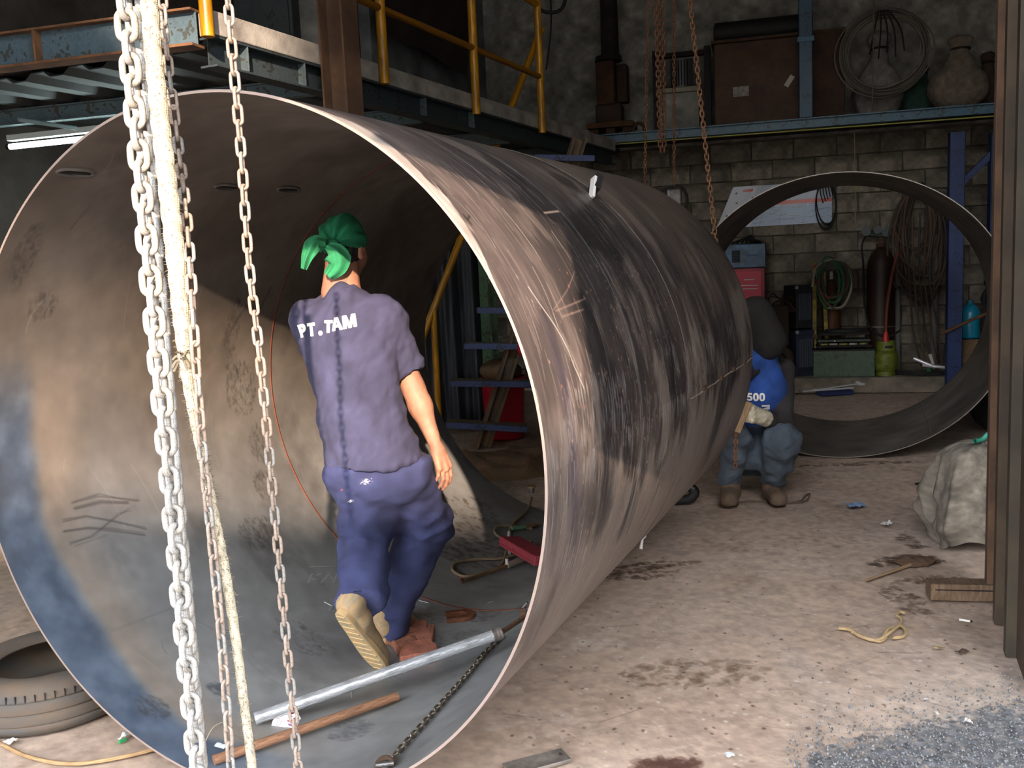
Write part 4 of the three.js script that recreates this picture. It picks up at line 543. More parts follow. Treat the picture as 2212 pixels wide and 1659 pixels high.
// ---------- left foreground: tyre, scrap, cable, wrapper ----------
{ const c = V(-1.74, 0, -3.27), t = thing('car_tyre', 'worn grey car tyre lying flat left of the cylinder mouth', 'tyre', c.clone());
  const prof = [[0.2, 0.012], [0.23, 0.002], [0.27, 0], [0.295, 0.01], [0.31, 0.03], [0.313, 0.045], [0.306, 0.047], [0.306, 0.051], [0.314, 0.053], [0.315, 0.085], [0.307, 0.087], [0.307, 0.092], [0.315, 0.094], [0.314, 0.128], [0.306, 0.13], [0.306, 0.134], [0.313, 0.136], [0.308, 0.155], [0.29, 0.176], [0.262, 0.186], [0.225, 0.186], [0.2, 0.176], [0.19, 0.165], [0.192, 0.158], [0.2, 0.16], [0.24, 0.172], [0.27, 0.165], [0.292, 0.14], [0.296, 0.094], [0.292, 0.048], [0.27, 0.022], [0.24, 0.016], [0.2, 0.028], [0.192, 0.03], [0.19, 0.02], [0.2, 0.012]];
  put(t, 'carcass', lathe(prof, 72), MT.rubber); for (let i = 0; i < 64; i++) { const a = i / 64 * TAU; const m = put(t, 'tread_groove', box(0.004, 0.024, 0.006, 0.0008), MT.black); m.position.set(Math.cos(a) * 0.3115, 0.148, Math.sin(a) * 0.3115); m.rotation.order = 'YXZ'; m.rotation.y = -a + Math.PI / 2; m.rotation.x = 0; }
  const s = thing('rusty_lug', 'rusty curved iron scrap behind the tyre at the left edge', 'scrap', V(-2.28, 0, -4.35)); put(s, 'hook', new THREE.TorusGeometry(0.075, 0.028, 8, 20, 3.4).rotateY(0.3).translate(0, 0.1, 0), MT.rust); put(s, 'base', box(0.16, 0.05, 0.12, 0.01, 0, 0.025, 0), MT.rust);
  const w = [[-40, 1590], [0, 1606], [60, 1634], [150, 1650], [240, 1640], [340, 1616], [380, 1600]].map(([x, y]) => fl(x, y, 0.008)); solo('yellow_cable', tube(w, 0.0065, 60, 8), M('#d0a878', { tex: 'mottle', s: 4, roughness: 0.7 }), 'tan cable curving over the dirt below the tyre', 'cable'); }
function scrap(name, label, cat, px, py, w, d, h, color, turn, o = {}) { const p = fl(px, py), t = thing(name, label, cat, p, o.group); t.rotation.y = turn; const g = new THREE.PlaneGeometry(w, d, 10, 8).rotateX(-Math.PI / 2); const k = rnd(99); warp(g, (v) => { const e = 1 - 0.4 * hash((v.x * 90) | 0, k | 0, 3); v.x *= e; v.y = 0.003 + Math.pow(fbm2(v.x * 60 + k, v.z * 60, 3), 1.5) * h; }); put(t, o.part || 'sheet', g, M(color, { roughness: o.rough ?? 0.6, side: THREE.DoubleSide })); return t; }
{ const t = scrap('snack_wrapper', 'small green and white wrapper on the dirt below the tyre', 'wrapper', 268, 1598, 0.05, 0.03, 0.03, '#e4ece6', 0.9); put(t, 'green_half', box(0.028, 0.01, 0.012, 0.003, -0.012, 0.006, 0.014), M('#2f9a5a', { roughness: 0.5 })); }
scrap('paper_scrap', 'crumpled white paper bits under the tyre at the left edge', 'paper scrap', 22, 1610, 0.06, 0.03, 0.03, '#d8d0c6', 0.3);
// ---------- right foreground ----------
scrap('blue_packet', 'flattened blue and white packet on the floor in front of the crouching man', 'wrapper', 1850, 1095, 0.13, 0.08, 0.03, '#8ca6cf', 0.1);
scrap('paper_scrap', 'crumpled white paper scrap on the floor right of the blue packet', 'paper scrap', 1914, 1137, 0.055, 0.05, 0.04, '#d9d3cf', 0.6);
scrap('paper_scrap', 'tiny white paper shred near the sack', 'paper scrap', 2033, 1137, 0.03, 0.012, 0.01, '#e0d8d2', -0.1);
scrap('plastic_scrap', 'small white plastic piece among the grey chippings', 'plastic scrap', 2090, 1566, 0.025, 0.03, 0.03, '#e6e2de', 0.5);
scrap('plastic_scrap', 'pale scrap left of the white piece on the chippings', 'plastic scrap', 2024, 1545, 0.012, 0.03, 0.015, '#d6d2c8', -0.2);
scrap('plastic_scrap', 'pale flat scrap lying farthest left on the chippings', 'plastic scrap', 1996, 1516, 0.035, 0.012, 0.015, '#c9c6c2', 0.2);
scrap('plastic_scrap', 'bluish-white flakes on the floor near the bottom edge', 'plastic scrap', 1575, 1636, 0.04, 0.02, 0.015, '#cfd6dc', 0.2);
{ const a = fl(2072, 1338, 0.006), b = fl(2096, 1342, 0.006); const t = thing('cigarette_butt', 'white cigarette stub on the floor near the wooden block', 'cigarette', a.clone()); add(t, 'paper', rod(a, b, 0.0045, 0.0045, 10), M('#efeae4', { roughness: 0.8 })); add(t, 'ash_end', rod(b, b.clone().add(V(0.008, 0, 0)), 0.0043, 0.003, 10), MT.black); }
{ const t = scrap('brown_leaf', 'dry brown leaf curled on the floor', 'leaf', 2028, 1403, 0.06, 0.018, 0.014, '#a38a66', -0.35); const u = scrap('metal_offcut', 'dark rusty metal offcut on the floor right of the leaf', 'offcut', 2078, 1412, 0.05, 0.03, 0.02, '#5d4a40', 0.5); }
{ const P = (l) => l.map(([x, y, k = 0.006]) => fl(x, y, k)); const t = thing('raffia_string', 'tangled strip of straw-coloured raffia string on the floor', 'string', fl(1900, 1378)); const m = M('#c8ab80', { tex: 'cloth', s: 6, roughness: 0.9 });
  add(t, 'strand', tube(P([[1812, 1357], [1835, 1360], [1860, 1375], [1895, 1383], [1920, 1368, 0.02], [1945, 1352], [1957, 1362], [1950, 1375], [1928, 1378]]), 0.0075, 70, 6), m); add(t, 'strand', tube(P([[1905, 1382], [1918, 1360, 0.02], [1942, 1350], [1946, 1335], [1938, 1330], [1945, 1322], [1956, 1325]]), 0.006, 50, 6), m); add(t, 'strand', tube(P([[1840, 1366], [1880, 1380], [1900, 1386], [1915, 1378]]), 0.005, 30, 6), m); }
{ const a = fl(1872, 1253, 0.008), b = fl(1990, 1212, 0.012), c = thing('broken_stick', 'pale broken stick with muddy end lying on the floor', 'stick', a.clone()); add(c, 'shaft', rod(a, b.clone().lerp(a, 0.2), 0.006, 0.008, 10), M('#d8cfc0', { tex: 'wood', s: 4, roughness: 0.85 })); const d = fl(1975, 1213, 0.01); add(c, 'mud_clod', wrinkle(iso(ell(d, V(0.1, 0.025, 0.06)), d.clone().add(V(-.16, -.06, -.12)), d.clone().add(V(.16, .08, .12)), 0.012, 3), 0.018, 30, 30, 30), M('#5a4535', { roughness: 0.95 })); }
{ const a = fl(1582, 1087, 0.006), t = [[1582, 1087], [1620, 1082], [1680, 1085], [1725, 1083], [1740, 1070], [1748, 1066], [1742, 1080], [1725, 1086]].map(([x, y]) => fl(x, y, 0.005)); solo('floor_wire', tube(t, 0.0045, 50, 6), M('#6d5b4c', { roughness: 0.8 }), 'thin looped wire on the floor before the crouching man’s feet', 'wire'); }
{ const c = fl(2100, 1292), t = thing('wood_block', 'weathered square timber block by the gate post', 'timber', c); t.rotation.y = -0.2; put(t, 'block', box(0.3, 0.075, 0.09, 0.006, -0.03, 0.0375, 0), M('#a39a90', { tex: 'wood', s: 4, roughness: 0.9, bump: 'grain', bs: 6, depth: 0.004 })); put(t, 'split', box(0.26, 0.004, 0.012, 0.001, -0.03, 0.05, 0.044), MT.dark); }
// flat plate at the bottom edge
{ const c = fl(1160, 1652), t = thing('steel_offcut', 'flat grey steel strip on the floor at the bottom edge of the photo', 'steel plate', c); t.rotation.y = 0.38; put(t, 'strip', box(0.2, 0.012, 0.075, 0.003, 0, 0.007, 0), M('#a39a92', { tex: 'mottle', s: 4, roughness: 0.5, metalness: 0.4 })); put(t, 'bolt', new THREE.CylinderGeometry(0.006, 0.006, 0.004, 6).translate(0.08, 0.015, 0), MT.darkRust); }
// wedge under the shell
{ const c = fl(1480, 1084), t = thing('rubber_chock', 'curved black rubber chock jammed under the cylinder', 'chock', c); add(t, 'chock', tube([at(1448, 1062, 5.66), at(1470, 1050, 5.64), at(1490, 1052, 5.6), at(1501, 1064, 5.58), at(1490, 1077, 5.58), at(1466, 1080, 5.6), at(1440, 1084, 5.62)], 0.03, 50, 10), MT.black); add(t, 'bolt', rod(at(1484, 1048, 5.56), at(1500, 1056, 5.54), 0.007), MT.steel); }
// gate post on the right
{ const a = V(2.02, 0, -3.84), dir = V(-0.366, 0, 0.93).normalize(), t = thing('gate_post', 'tall rusty green-grey steel gate panel at the right edge', 'gate', a.clone());
  const up = (p, y) => p.clone().setY(y); const b = a.clone().addScaledVector(dir, 0.95);
  add(t, 'edge_post', bar(up(a, 0), up(a, 4.2), 0.05, 0.075, dir, 0.004), M('#8d8379', { tex: 'rust', s: 1.4, roughness: 0.85 })); const c = a.clone().addScaledVector(dir, 0.28); add(t, 'middle_post', bar(up(c, 0), up(c, 4.2), 0.045, 0.06, dir, 0.004), M('#66675c', { tex: 'rust', s: 1, roughness: 0.7 }));
  add(t, 'sheet', bar(up(a.clone().lerp(b, 0.5).add(V(0.02, 0, 0)), 0), up(a.clone().lerp(b, 0.5).add(V(0.02, 0, 0)), 4.2), 0.006, 0.95, dir), M('#6f6c60', { tex: 'rust', s: 0.7, roughness: 0.7 })); const e = a.clone().addScaledVector(dir, 0.6); add(t, 'end_post', bar(up(e, 0), up(e, 4.2), 0.04, 0.06, dir), M('#5d645c', { tex: 'rust', s: 1, roughness: 0.65 })); }
// torn sack over an iron frame
{ const c = fl(2105, 1178), t = thing('torn_sack', 'torn dirty woven sack draped over an iron stand by the gate', 'sack', c.clone());
  const o = c, n = 110, m = 46, P = [], U = [], I = [];           // sackcloth thrown over the stand: falls in deep pleats to a ragged hem
  for (let j = 0; j <= m; j++) for (let i = 0; i <= n; i++) { const a = i / n * TAU, t = j / m, w = a + 0.5 * fbm3(Math.cos(a) * 2, Math.sin(a) * 2, t * 2, 2);
    const pleat = Math.abs(Math.sin(w * 2.5 + 0.9)) - 0.55 + 0.35 * (Math.abs(Math.sin(w * 5.5 + 2)) - 0.6), hem = 0.14 + 0.13 * Math.sin(a * 1.0 + 2.1) + 0.05 * Math.sin(a * 3 + 1);
    let r = t < 0.22 ? 0.17 * Math.sqrt(t / 0.22) : lerp(0.17, 0.245, Math.pow((t - 0.22) / 0.78, 0.8)); r *= 1 + pleat * 0.42 * smoothstep(t, 0.05, 0.6);
    let y = t < 0.22 ? 0.53 - 0.05 * Math.pow(t / 0.22, 2) : lerp(0.48, hem, (t - 0.22) / 0.78); y += 0.035 * (fbm3(Math.cos(a) * 3, Math.sin(a) * 3 + 5, t * 4, 3) - 0.5);
    r += 0.03 * (Math.abs(vn3(Math.cos(a) * 5, y * 11, Math.sin(a) * 5) * 2 - 1) - 0.5) * smoothstep(t, 0.1, 0.4); r *= 1 - 0.2 * smoothstep(t, 0.8, 1);
    P.push(o.x + 0.03 + Math.cos(a) * r * 1.15, o.y + y, o.z + Math.sin(a) * r); U.push(a * 0.2, t * 0.6); }
  for (let j = 0; j < m; j++) for (let i = 0; i < n; i++) { const a = j * (n + 1) + i; I.push(a, a + 1, a + n + 1, a + 1, a + n + 2, a + n + 1); }
  const g = new THREE.BufferGeometry(); g.setAttribute('position', new THREE.Float32BufferAttribute(P, 3)); g.setAttribute('uv', new THREE.Float32BufferAttribute(U, 2)); g.setIndex(I); g.computeVertexNormals(); add(t, 'sackcloth', g, M('#9f9688', { tex: 'mottle', s: 4, roughness: 0.95, bump: 'weave', bs: 8, depth: 0.002, side: THREE.DoubleSide }));
  const tie = o.clone().add(V(0.02, 0.55, 0.02)); add(t, 'green_tie', tube([tie.clone().add(V(-.06, 0, .04)), tie, tie.clone().add(V(.05, .04, 0)), tie.clone().add(V(.09, .02, .03)), tie.clone().add(V(.05, .0, .06))], 0.012, 20, 6), M('#3f9c85', { roughness: 0.6 }));
  const d = thing('iron_stand', 'dark iron leg stand under the torn sack', 'stand', o.clone()); add(d, 'leg', bar(o.clone().add(V(-0.02, 0.12, 0.1)), o.clone().add(V(0.04, 0, 0.2)), 0.035, 0.012, V(1, 0, 0)), MT.darkRust); add(d, 'leg', bar(o.clone().add(V(0.2, 0.14, 0.08)), o.clone().add(V(0.16, 0, 0.22)), 0.035, 0.012, V(1, 0, 0)), MT.darkRust); add(d, 'foot_bar', bar(o.clone().add(V(0.0, 0.02, 0.2)), o.clone().add(V(0.22, 0.02, 0.2)), 0.03, 0.03), MT.black);
  const s = thing('thin_twig', 'thin twig lying on the floor left of the torn sack', 'twig', fl(1985, 1043)); add(s, 'twig', tube([fl(1978, 1045, .006), fl(2010, 1038, .008), fl(2040, 1034, .006)], 0.006, 14, 6), MT.dark); }
// loose gravel on the grey chippings
{ const st = new THREE.IcosahedronGeometry(1, 0), n = 2600, im = new THREE.InstancedMesh(st, M('#8d8f92', { roughness: 0.9 }), n), m = new THREE.Matrix4(), q = new THREE.Quaternion(), e = new THREE.Euler(), col = new THREE.Color(); let i = 0;
  while (i < n) { const px = rnd(1700, 2230), py = rnd(1440, 1680); const k = (px - 1750) * 0.34 + (py - 1480) * 1.5 - 190; if (k < rnd(-120, 60) && rnd() < 0.97) continue; const p = fl(px, py, -0.001), s = rnd(0.0012, 0.0042); e.set(rnd(6), rnd(6), rnd(6)); m.compose(p, q.setFromEuler(e), V(s * rnd(0.8, 1.6), s * 0.7, s)); im.setMatrixAt(i, m); const g = rnd(0.25, 1); im.setColorAt(i, col.setRGB(g, g * 0.98, g * 0.96)); i++; }
  im.name = 'gravel'; im.userData = { kind: 'stuff', label: 'loose grey stone chippings on the floor in the bottom right corner', category: 'gravel' }; im.receiveShadow = im.castShadow = true; scene.add(im); }
// ---------- people ----------
const skinM = M('#c08a72', { tex: 'cloth', s: 3, roughness: 0.6 });
const hairM = M('#1d1716', { roughness: 0.7, bump: 'grain', bs: 20, depth: 0.003 });
const navy = M('#464766', { tex: 'cloth', s: 3, roughness: 0.95, bump: 'weave', bs: 14, depth: 0.0006 });
const navyTrouser = M('#424873', { tex: 'cloth', s: 2.2, roughness: 0.95, bump: 'weave', bs: 12, depth: 0.0006 });
// a hand: palm, four curled fingers of different lengths and a thumb, as a distance field in the hand's own frame
// wrist at the origin, fingers towards -y, palm facing +z, thumb side +x (mirror with sx)
function handField(toWorld, sx, curl, scale = 1) {
  const T = (x, y, z) => V(x * sx * scale, y * scale, z * scale).applyMatrix4(toWorld), L = [], P = [];
  const seg = (a, b, r1, r2) => { L.push(cone(a, b, r1 * scale, r2 * scale)); P.push(a, b); };
  const palm = [cone(T(0.018, -0.015, 0), T(0.028, -0.082, 0.002), 0.017 * scale, 0.0135 * scale), cone(T(0.0, -0.01, 0), T(0.004, -0.088, 0.0), 0.019 * scale, 0.0135 * scale), cone(T(-0.016, -0.015, 0), T(-0.026, -0.078, 0.002), 0.017 * scale, 0.013 * scale)];
  const wrist = cone(T(0, 0.05, 0), T(0, -0.01, 0), 0.026 * scale, 0.023 * scale);
  const fingers = [[0.03, -0.086, 0.044, 0.026, 0.020], [0.010, -0.092, 0.048, 0.030, 0.022], [-0.010, -0.089, 0.045, 0.028, 0.021], [-0.028, -0.080, 0.035, 0.021, 0.018]].map(([x, y, a, b, c], i) => {
    let p = T(x, y + 0.01, 0.001), ang = curl * (0.45 + 0.1 * i), fx = x * 0.12, out = []; let r = [0.0088, 0.0092, 0.0088, 0.0078][i];
    for (const [k, l] of [a, b, c].entries()) { const q = p.clone().add(T(fx * 0.3, -Math.cos(ang) * l, Math.sin(ang) * l).sub(T(0, 0, 0))); out.push(cone(p, q, r * scale, (r - 0.0009) * scale)); P.push(p, q); p = q; r -= 0.0009; ang += curl * (k ? 0.5 : 0.75); }
    return blend(out, 0.004 * scale);
  });
  const t0 = T(0.02, -0.022, 0.008), t1 = T(0.043, -0.055, 0.026), t2 = T(0.046, -0.084, 0.036), t3 = T(0.042, -0.106, 0.042);
  const thumb = blend([cone(t0, t1, 0.016 * scale, 0.0115 * scale), cone(t1, t2, 0.0115 * scale, 0.0098 * scale), cone(t2, t3, 0.0098 * scale, 0.008 * scale)], 0.006 * scale);
  P.push(t0, t3, T(0, 0.05, 0), T(0.03, -0.09, 0), T(-0.03, -0.09, 0));
  const pf = blend(palm, 0.014 * scale), f = (p) => { let d = smin(pf(p), wrist(p), 0.02 * scale); for (const q of fingers) d = smin(d, q(p), 0.006 * scale); return smin(d, thumb(p), 0.01 * scale); };
  return { f, P };
}
// a head in its own frame: crown up +y, face +z, about 0.23 m tall, centre at the ears
function headField(m, s = 1) {
  const inv = m.clone().invert(), q = V();
  const E = (x, y, z, a, b, c) => ell(V(x, y, z), V(a, b, c));
  const skull = E(0, 0.03, -0.012, 0.076, 0.096, 0.096), jaw = E(0, -0.05, 0.036, 0.054, 0.066, 0.056), cheek = [E(0.036, -0.024, 0.052, 0.03, 0.034, 0.03), E(-0.036, -0.024, 0.052, 0.03, 0.034, 0.03)], brow = E(0, 0.026, 0.07, 0.052, 0.018, 0.022), nose = cone(V(0, 0.012, 0.088), V(0, -0.028, 0.108), 0.009, 0.014), chin = E(0, -0.098, 0.066, 0.024, 0.02, 0.02), lip1 = E(0, -0.06, 0.088, 0.024, 0.007, 0.012), lip2 = E(0, -0.072, 0.086, 0.02, 0.008, 0.011);
  const sock = [E(0.031, 0.008, 0.094, 0.016, 0.011, 0.014), E(-0.031, 0.008, 0.094, 0.016, 0.011, 0.014)], eye = [E(0.031, 0.006, 0.076, 0.0125, 0.0115, 0.012), E(-0.031, 0.006, 0.076, 0.0125, 0.0115, 0.012)];
  const ear = [0.079, -0.079].map((x) => E(x, -0.004, -0.012, 0.012, 0.034, 0.021)), earIn = [0.09, -0.09].map((x) => E(x, -0.002, -0.008, 0.009, 0.02, 0.011)), neck = cone(V(0, -0.05, -0.03), V(0, -0.17, -0.05), 0.056, 0.062);
  return (w) => { q.copy(w).applyMatrix4(inv).multiplyScalar(1 / s); let d = smin(skull(q), jaw(q), 0.04); for (const c of cheek) d = smin(d, c(q), 0.03); d = smin(d, brow(q), 0.02); for (const e of sock) d = smax(d, -e(q), 0.012); for (const e of eye) d = smin(d, e(q), 0.003); d = smin(d, nose(q), 0.014); d = smin(d, chin(q), 0.025); d = smin(d, lip1(q), 0.006); d = smin(d, lip2(q), 0.006); for (let i = 0; i < 2; i++) d = smin(d, smax(ear[i](q), -earIn[i](q), 0.006), 0.012); return smin(d, neck(q), 0.03) * s; };
}
const frame = (o, x, y, z) => new THREE.Matrix4().makeBasis(x, y, z).setPosition(o);

// ---- the man walking into the shell ----
{ const J = { neck: at(742, 628, 3.6), head: at(744, 540, 3.66), shL: at(664, 690, 3.62), shR: at(838, 684, 3.6), elL: at(716, 800, 3.95), wrL: at(770, 850, 4.14), elR: at(893, 838, 3.62), wrR: at(943, 966, 3.58), chest: at(748, 740, 3.58), waist: at(782, 900, 3.5), pelvis: at(806, 985, 3.47), hipL: at(768, 985, 3.47), hipR: at(858, 985, 3.49), knL: at(792, 1175, 3.5), knR: at(918, 1134, 3.68), anL: at(772, 1312, 3.24), anR: at(822, 1356, 3.64) };
  const toeL = at(806, 1412, 3.34), rf = inside(850, 1368, 0.05);
  const man = thing('person', 'man in navy clothes and a knotted green headscarf, seen from behind walking into the cylinder', 'person', rf.clone());
  // body
  const hz = V(0.32, -0.1, -0.94).normalize(), hx2 = V(0.04, 1, 0).cross(hz).normalize(), hy = hz.clone().cross(hx2).normalize();
  const HM = frame(J.head, hx2, hy, hz);
  const torso = blend([cone(J.neck.clone().add(V(0, -0.06, 0)), J.chest, 0.075, 0.12), cone(J.chest, J.waist, 0.125, 0.115), cone(J.waist, J.pelvis, 0.105, 0.1), cone(J.shL, J.shR, 0.05, 0.05), cone(J.shL.clone().lerp(J.chest, 0.25), J.waist, 0.08, 0.09), cone(J.shR.clone().lerp(J.chest, 0.25), J.waist, 0.08, 0.09), cone(J.hipL, J.hipR, 0.08, 0.08)], 0.06);
  const limbs = [cone(J.shL, J.elL, 0.05, 0.04), cone(J.elL, J.wrL, 0.039, 0.026), cone(J.shR, J.elR, 0.052, 0.041), cone(J.elR.clone(), J.elR.clone().lerp(J.wrR, 0.3), 0.04, 0.043), cone(J.elR.clone().lerp(J.wrR, 0.3), J.wrR, 0.043, 0.026), cone(J.hipL, J.knL, 0.076, 0.055), cone(J.hipR, J.knR, 0.076, 0.055), cone(J.knL, J.anL, 0.053, 0.03), cone(J.knR, J.anR, 0.053, 0.03)];
  const neckF = cone(J.neck.clone().add(V(0, -0.05, 0)), J.head.clone().add(V(0, -0.06, 0.02)), 0.064, 0.056);
  const bodyF = (p) => { let d = torso(p); for (const l of limbs) d = smin(d, l(p), 0.035); return smin(d, neckF(p), 0.04); };
  const hy1 = J.elR.clone().sub(J.wrR).normalize(), hzR = V(-0.75, 0.0, -0.55); hzR.addScaledVector(hy1, -hzR.dot(hy1)).normalize(); const hxR = hy1.clone().cross(hzR).normalize();
  const H = handField(frame(J.wrR, hxR, hy1, hzR), -1, 0.62, 1.04);
  const hy2 = J.elL.clone().sub(J.wrL).normalize(), hzL = V(0.8, 0, -0.4); hzL.addScaledVector(hy2, -hzL.dot(hy2)).normalize(); const H2 = handField(frame(J.wrL, hy2.clone().cross(hzL).normalize(), hy2, hzL), 1, 0.6, 1.0);
  const hf = headField(HM, 1.0);
  const hb = bounds([J.head], 0.2);
  const skin = merge([iso(bodyF, ...bounds(Object.values(J).filter((v) => v !== J.head).concat([toeL, rf]), 0.17), 0.014), iso(hf, ...hb, 0.0042), iso(H.f, ...bounds(H.P, 0.03), 0.003), iso(H2.f, ...bounds(H2.P, 0.03), 0.004)]);
  const body = add(man, 'body', skin, skinM);
  // T-shirt: torso and sleeves a little outside the body, open at hem, cuffs and neck
  const wd = J.shR.clone().sub(J.shL).normalize();
  const shirtCore = blend([cone(J.neck.clone().add(V(0.0, -0.036, 0.01)), J.chest, 0.08, 0.14), cone(J.chest, J.waist, 0.142, 0.126), cone(J.waist, J.pelvis.clone().add(V(0.0, -0.05, 0)), 0.13, 0.158), cone(J.shL.clone().addScaledVector(wd, 0.02), J.shR.clone().addScaledVector(wd, -0.02), 0.062, 0.062), cone(J.shL.clone().lerp(J.chest, 0.2), J.waist, 0.085, 0.1), cone(J.shR.clone().lerp(J.chest, 0.2), J.waist, 0.095, 0.1), cone(J.waist.clone().addScaledVector(wd, -0.05), J.hipL.clone().add(V(-0.004, -0.05, 0)), 0.095, 0.112), cone(J.waist.clone().addScaledVector(wd, 0.03), J.hipR.clone().add(V(0.004, -0.05, 0)), 0.095, 0.112)], 0.06);
  const slR = cone(J.shR, J.shR.clone().lerp(J.elR, 1.02), 0.064, 0.074), slL = cone(J.shL, J.shL.clone().lerp(J.elL, 0.95), 0.062, 0.072);
  const cutR = J.shR.clone().lerp(J.elR, 0.78), dR = J.elR.clone().sub(J.shR).normalize(), cutL = J.shL.clone().lerp(J.elL, 0.75), dL = J.elL.clone().sub(J.shL).normalize();
  const hem = at(800, 1000, 3.5), hemN = V(0.06, -1, 0.02).normalize(), t = V();
  const neckCut = ell(J.head.clone().add(V(0, -0.088, 0.012)), V(0.066, 0.06, 0.066));
  const shirtF = (p) => { let d = shirtCore(p); d = smax(d, t.subVectors(p, hem).dot(hemN), 0.012); const a = smax(slR(p), t.subVectors(p, cutR).dot(dR), 0.008), b = smax(slL(p), t.subVectors(p, cutL).dot(dL), 0.008); d = smin(d, a, 0.03); d = smin(d, b, 0.03); return smax(d, -neckCut(p), 0.012); };
  const sg = iso(shirtF, ...bounds([J.neck, J.shL, J.shR, J.elL, J.elR, J.waist, hem], 0.2), 0.0095, 1);
  { sg.computeVertexNormals(); const p = sg.attributes.position, n = sg.attributes.normal;   // folds: diagonal from the arm, vertical drapes down the back, rolls above the hem
    for (let i = 0; i < p.count; i++) { const x = p.getX(i), y = p.getY(i), z = p.getZ(i); const dn = J.shR.y - y; let k = (vn3(x * 11 + y * 2.5, y * 2.6, z * 6) - 0.5) * 0.042 * smoothstep(dn, 0.05, 0.35) + (fbm3(x * 24 - y * 16, y * 10 + x * 9, z * 16, 2) - 0.5) * 0.024 + (vn3(x * 5, y * 22 + x * 6, z * 5) - 0.5) * 0.02 * smoothstep(dn, 0.38, 0.55); p.setXYZ(i, x + n.getX(i) * k, y + n.getY(i) * k, z + n.getZ(i) * k); } sg.computeVertexNormals(); }
  const shirt = add(man, 'shirt', sg, navy, 'navy short-sleeved T-shirt with white print');
  { const c = new THREE.TorusGeometry(0.066, 0.0085, 8, 40); c.rotateX(Math.PI / 2 - 0.2).translate(J.neck.x + 0.002, J.neck.y - 0.008, J.neck.z + 0.0); add(shirt, 'collar', c, navy); }
  // print on the back
  { const pos = at(703, 709, 3.46), bk = new THREE.Mesh(sg.clone().translate(man.position.x, man.position.y, man.position.z), navy); bk.updateMatrixWorld(true);
    const alpha = canvasTex(1024, 512, (x, W, Hh) => { x.fillStyle = '#000'; x.fillRect(0, 0, W, Hh); x.fillStyle = '#fff'; x.strokeStyle = '#fff'; x.lineWidth = 16; x.lineJoin = 'round'; x.font = 'bold 250px sans-serif'; const L = [['P', 66, 352, -0.16, 1], ['T', 222, 342, -0.03, 1], ['.', 392, 338, -0.03, 1.2], ['T', 490, 312, 0.12, 0.92], ['A', 618, 308, -0.05, 0.95], ['M', 768, 302, -0.05, 0.98]]; for (const [ch, a, b, r, s] of L) { x.save(); x.translate(a, b); x.rotate(r); x.scale(s * 0.98, s * 1.0); x.fillText(ch, 0, 0); x.strokeText(ch, 0, 0); x.restore(); } }, false);
    const q = new THREE.Object3D(); q.position.copy(pos); q.lookAt(EYE.clone().setY(pos.y).add(V(-0.6, 0, 0))); q.rotateZ(0.1);
    const dg = new DecalGeometry(bk, pos, q.rotation, V(0.262, 0.131, 0.24)); 
    add(shirt, 'lettering', dg, new THREE.MeshStandardMaterial({ color: '#f2f0ec', alphaMap: alpha, transparent: true, roughness: 0.7, polygonOffset: true, polygonOffsetFactor: -2 }), 'white block lettering on the back'); }
  // trousers: baggy, both legs, the left one bent back at the knee
  const trF0 = blend([cone(J.pelvis.clone().add(V(0, 0.07, 0)), J.pelvis.clone().add(V(0.012, -0.08, 0)), 0.118, 0.132), cone(J.hipL.clone().add(V(0.012, -0.03, 0)), J.knL, 0.097, 0.1), cone(J.hipR.clone().add(V(0.012, -0.04, 0)), J.knR, 0.108, 0.104), cone(J.hipL.clone().add(V(0, -0.05, 0)), J.hipR.clone().add(V(0, -0.05, 0)), 0.105, 0.105)], 0.05);
  const legL = cone(J.knL, J.anL.clone().add(V(0.01, 0.0, 0.01)), 0.099, 0.086), legR = cone(J.knR, J.anR.clone().add(V(0.012, -0.015, 0)), 0.1, 0.075), saddle = cone(at(812, 1020, 3.5), at(828, 1135, 3.56), 0.1, 0.06);
  const cL = J.anL.clone().add(V(0, 0.0, 0)), nL = J.anL.clone().sub(J.knL).normalize(), cR = J.anR.clone().add(V(0, -0.02, 0)), nR = J.anR.clone().sub(J.knR).normalize();
  const trF = (p) => { let d = smin(trF0(p), saddle(p), 0.05); d = smin(d, smax(legL(p), t.subVectors(p, cL).dot(nL), 0.01), 0.03); d = smin(d, smax(legR(p), t.subVectors(p, cR).dot(nR), 0.01), 0.03); const above = -t.subVectors(p, hem).dot(hemN); d = smax(d, shirtCore(p) + 0.03 - Math.max(0, 0.012 - above) * 4, 0.012); return smax(d, p.y - J.pelvis.y - 0.1, 0.01); };
  const tg = iso(trF, ...bounds([J.pelvis, J.hipL, J.hipR, J.knL, J.knR, cL, cR], 0.2), 0.0105, 1);
  { tg.computeVertexNormals(); const p = tg.attributes.position, n = tg.attributes.normal; for (let i = 0; i < p.count; i++) { const x = p.getX(i), y = p.getY(i), z = p.getZ(i); const kn = Math.exp(-Math.pow((y - 0.47) / 0.13, 2)); const k = (vn3(x * 13 + y * 4, y * 5 - x * 6, z * 8) - 0.5) * 0.034 + (0.5 - Math.abs(vn3(x * 9 + y * 9, y * 13 - x * 7, z * 8) * 2 - 1)) * (0.016 + 0.016 * kn) + (fbm3(x * 12 + y * 12, y * 17, z * 10, 2) - 0.5) * 0.02; p.setXYZ(i, x + n.getX(i) * k, y + n.getY(i) * k, z + n.getZ(i) * k); } tg.computeVertexNormals(); }
  add(man, 'trousers', tg, navyTrouser, 'baggy dusty navy work trousers');
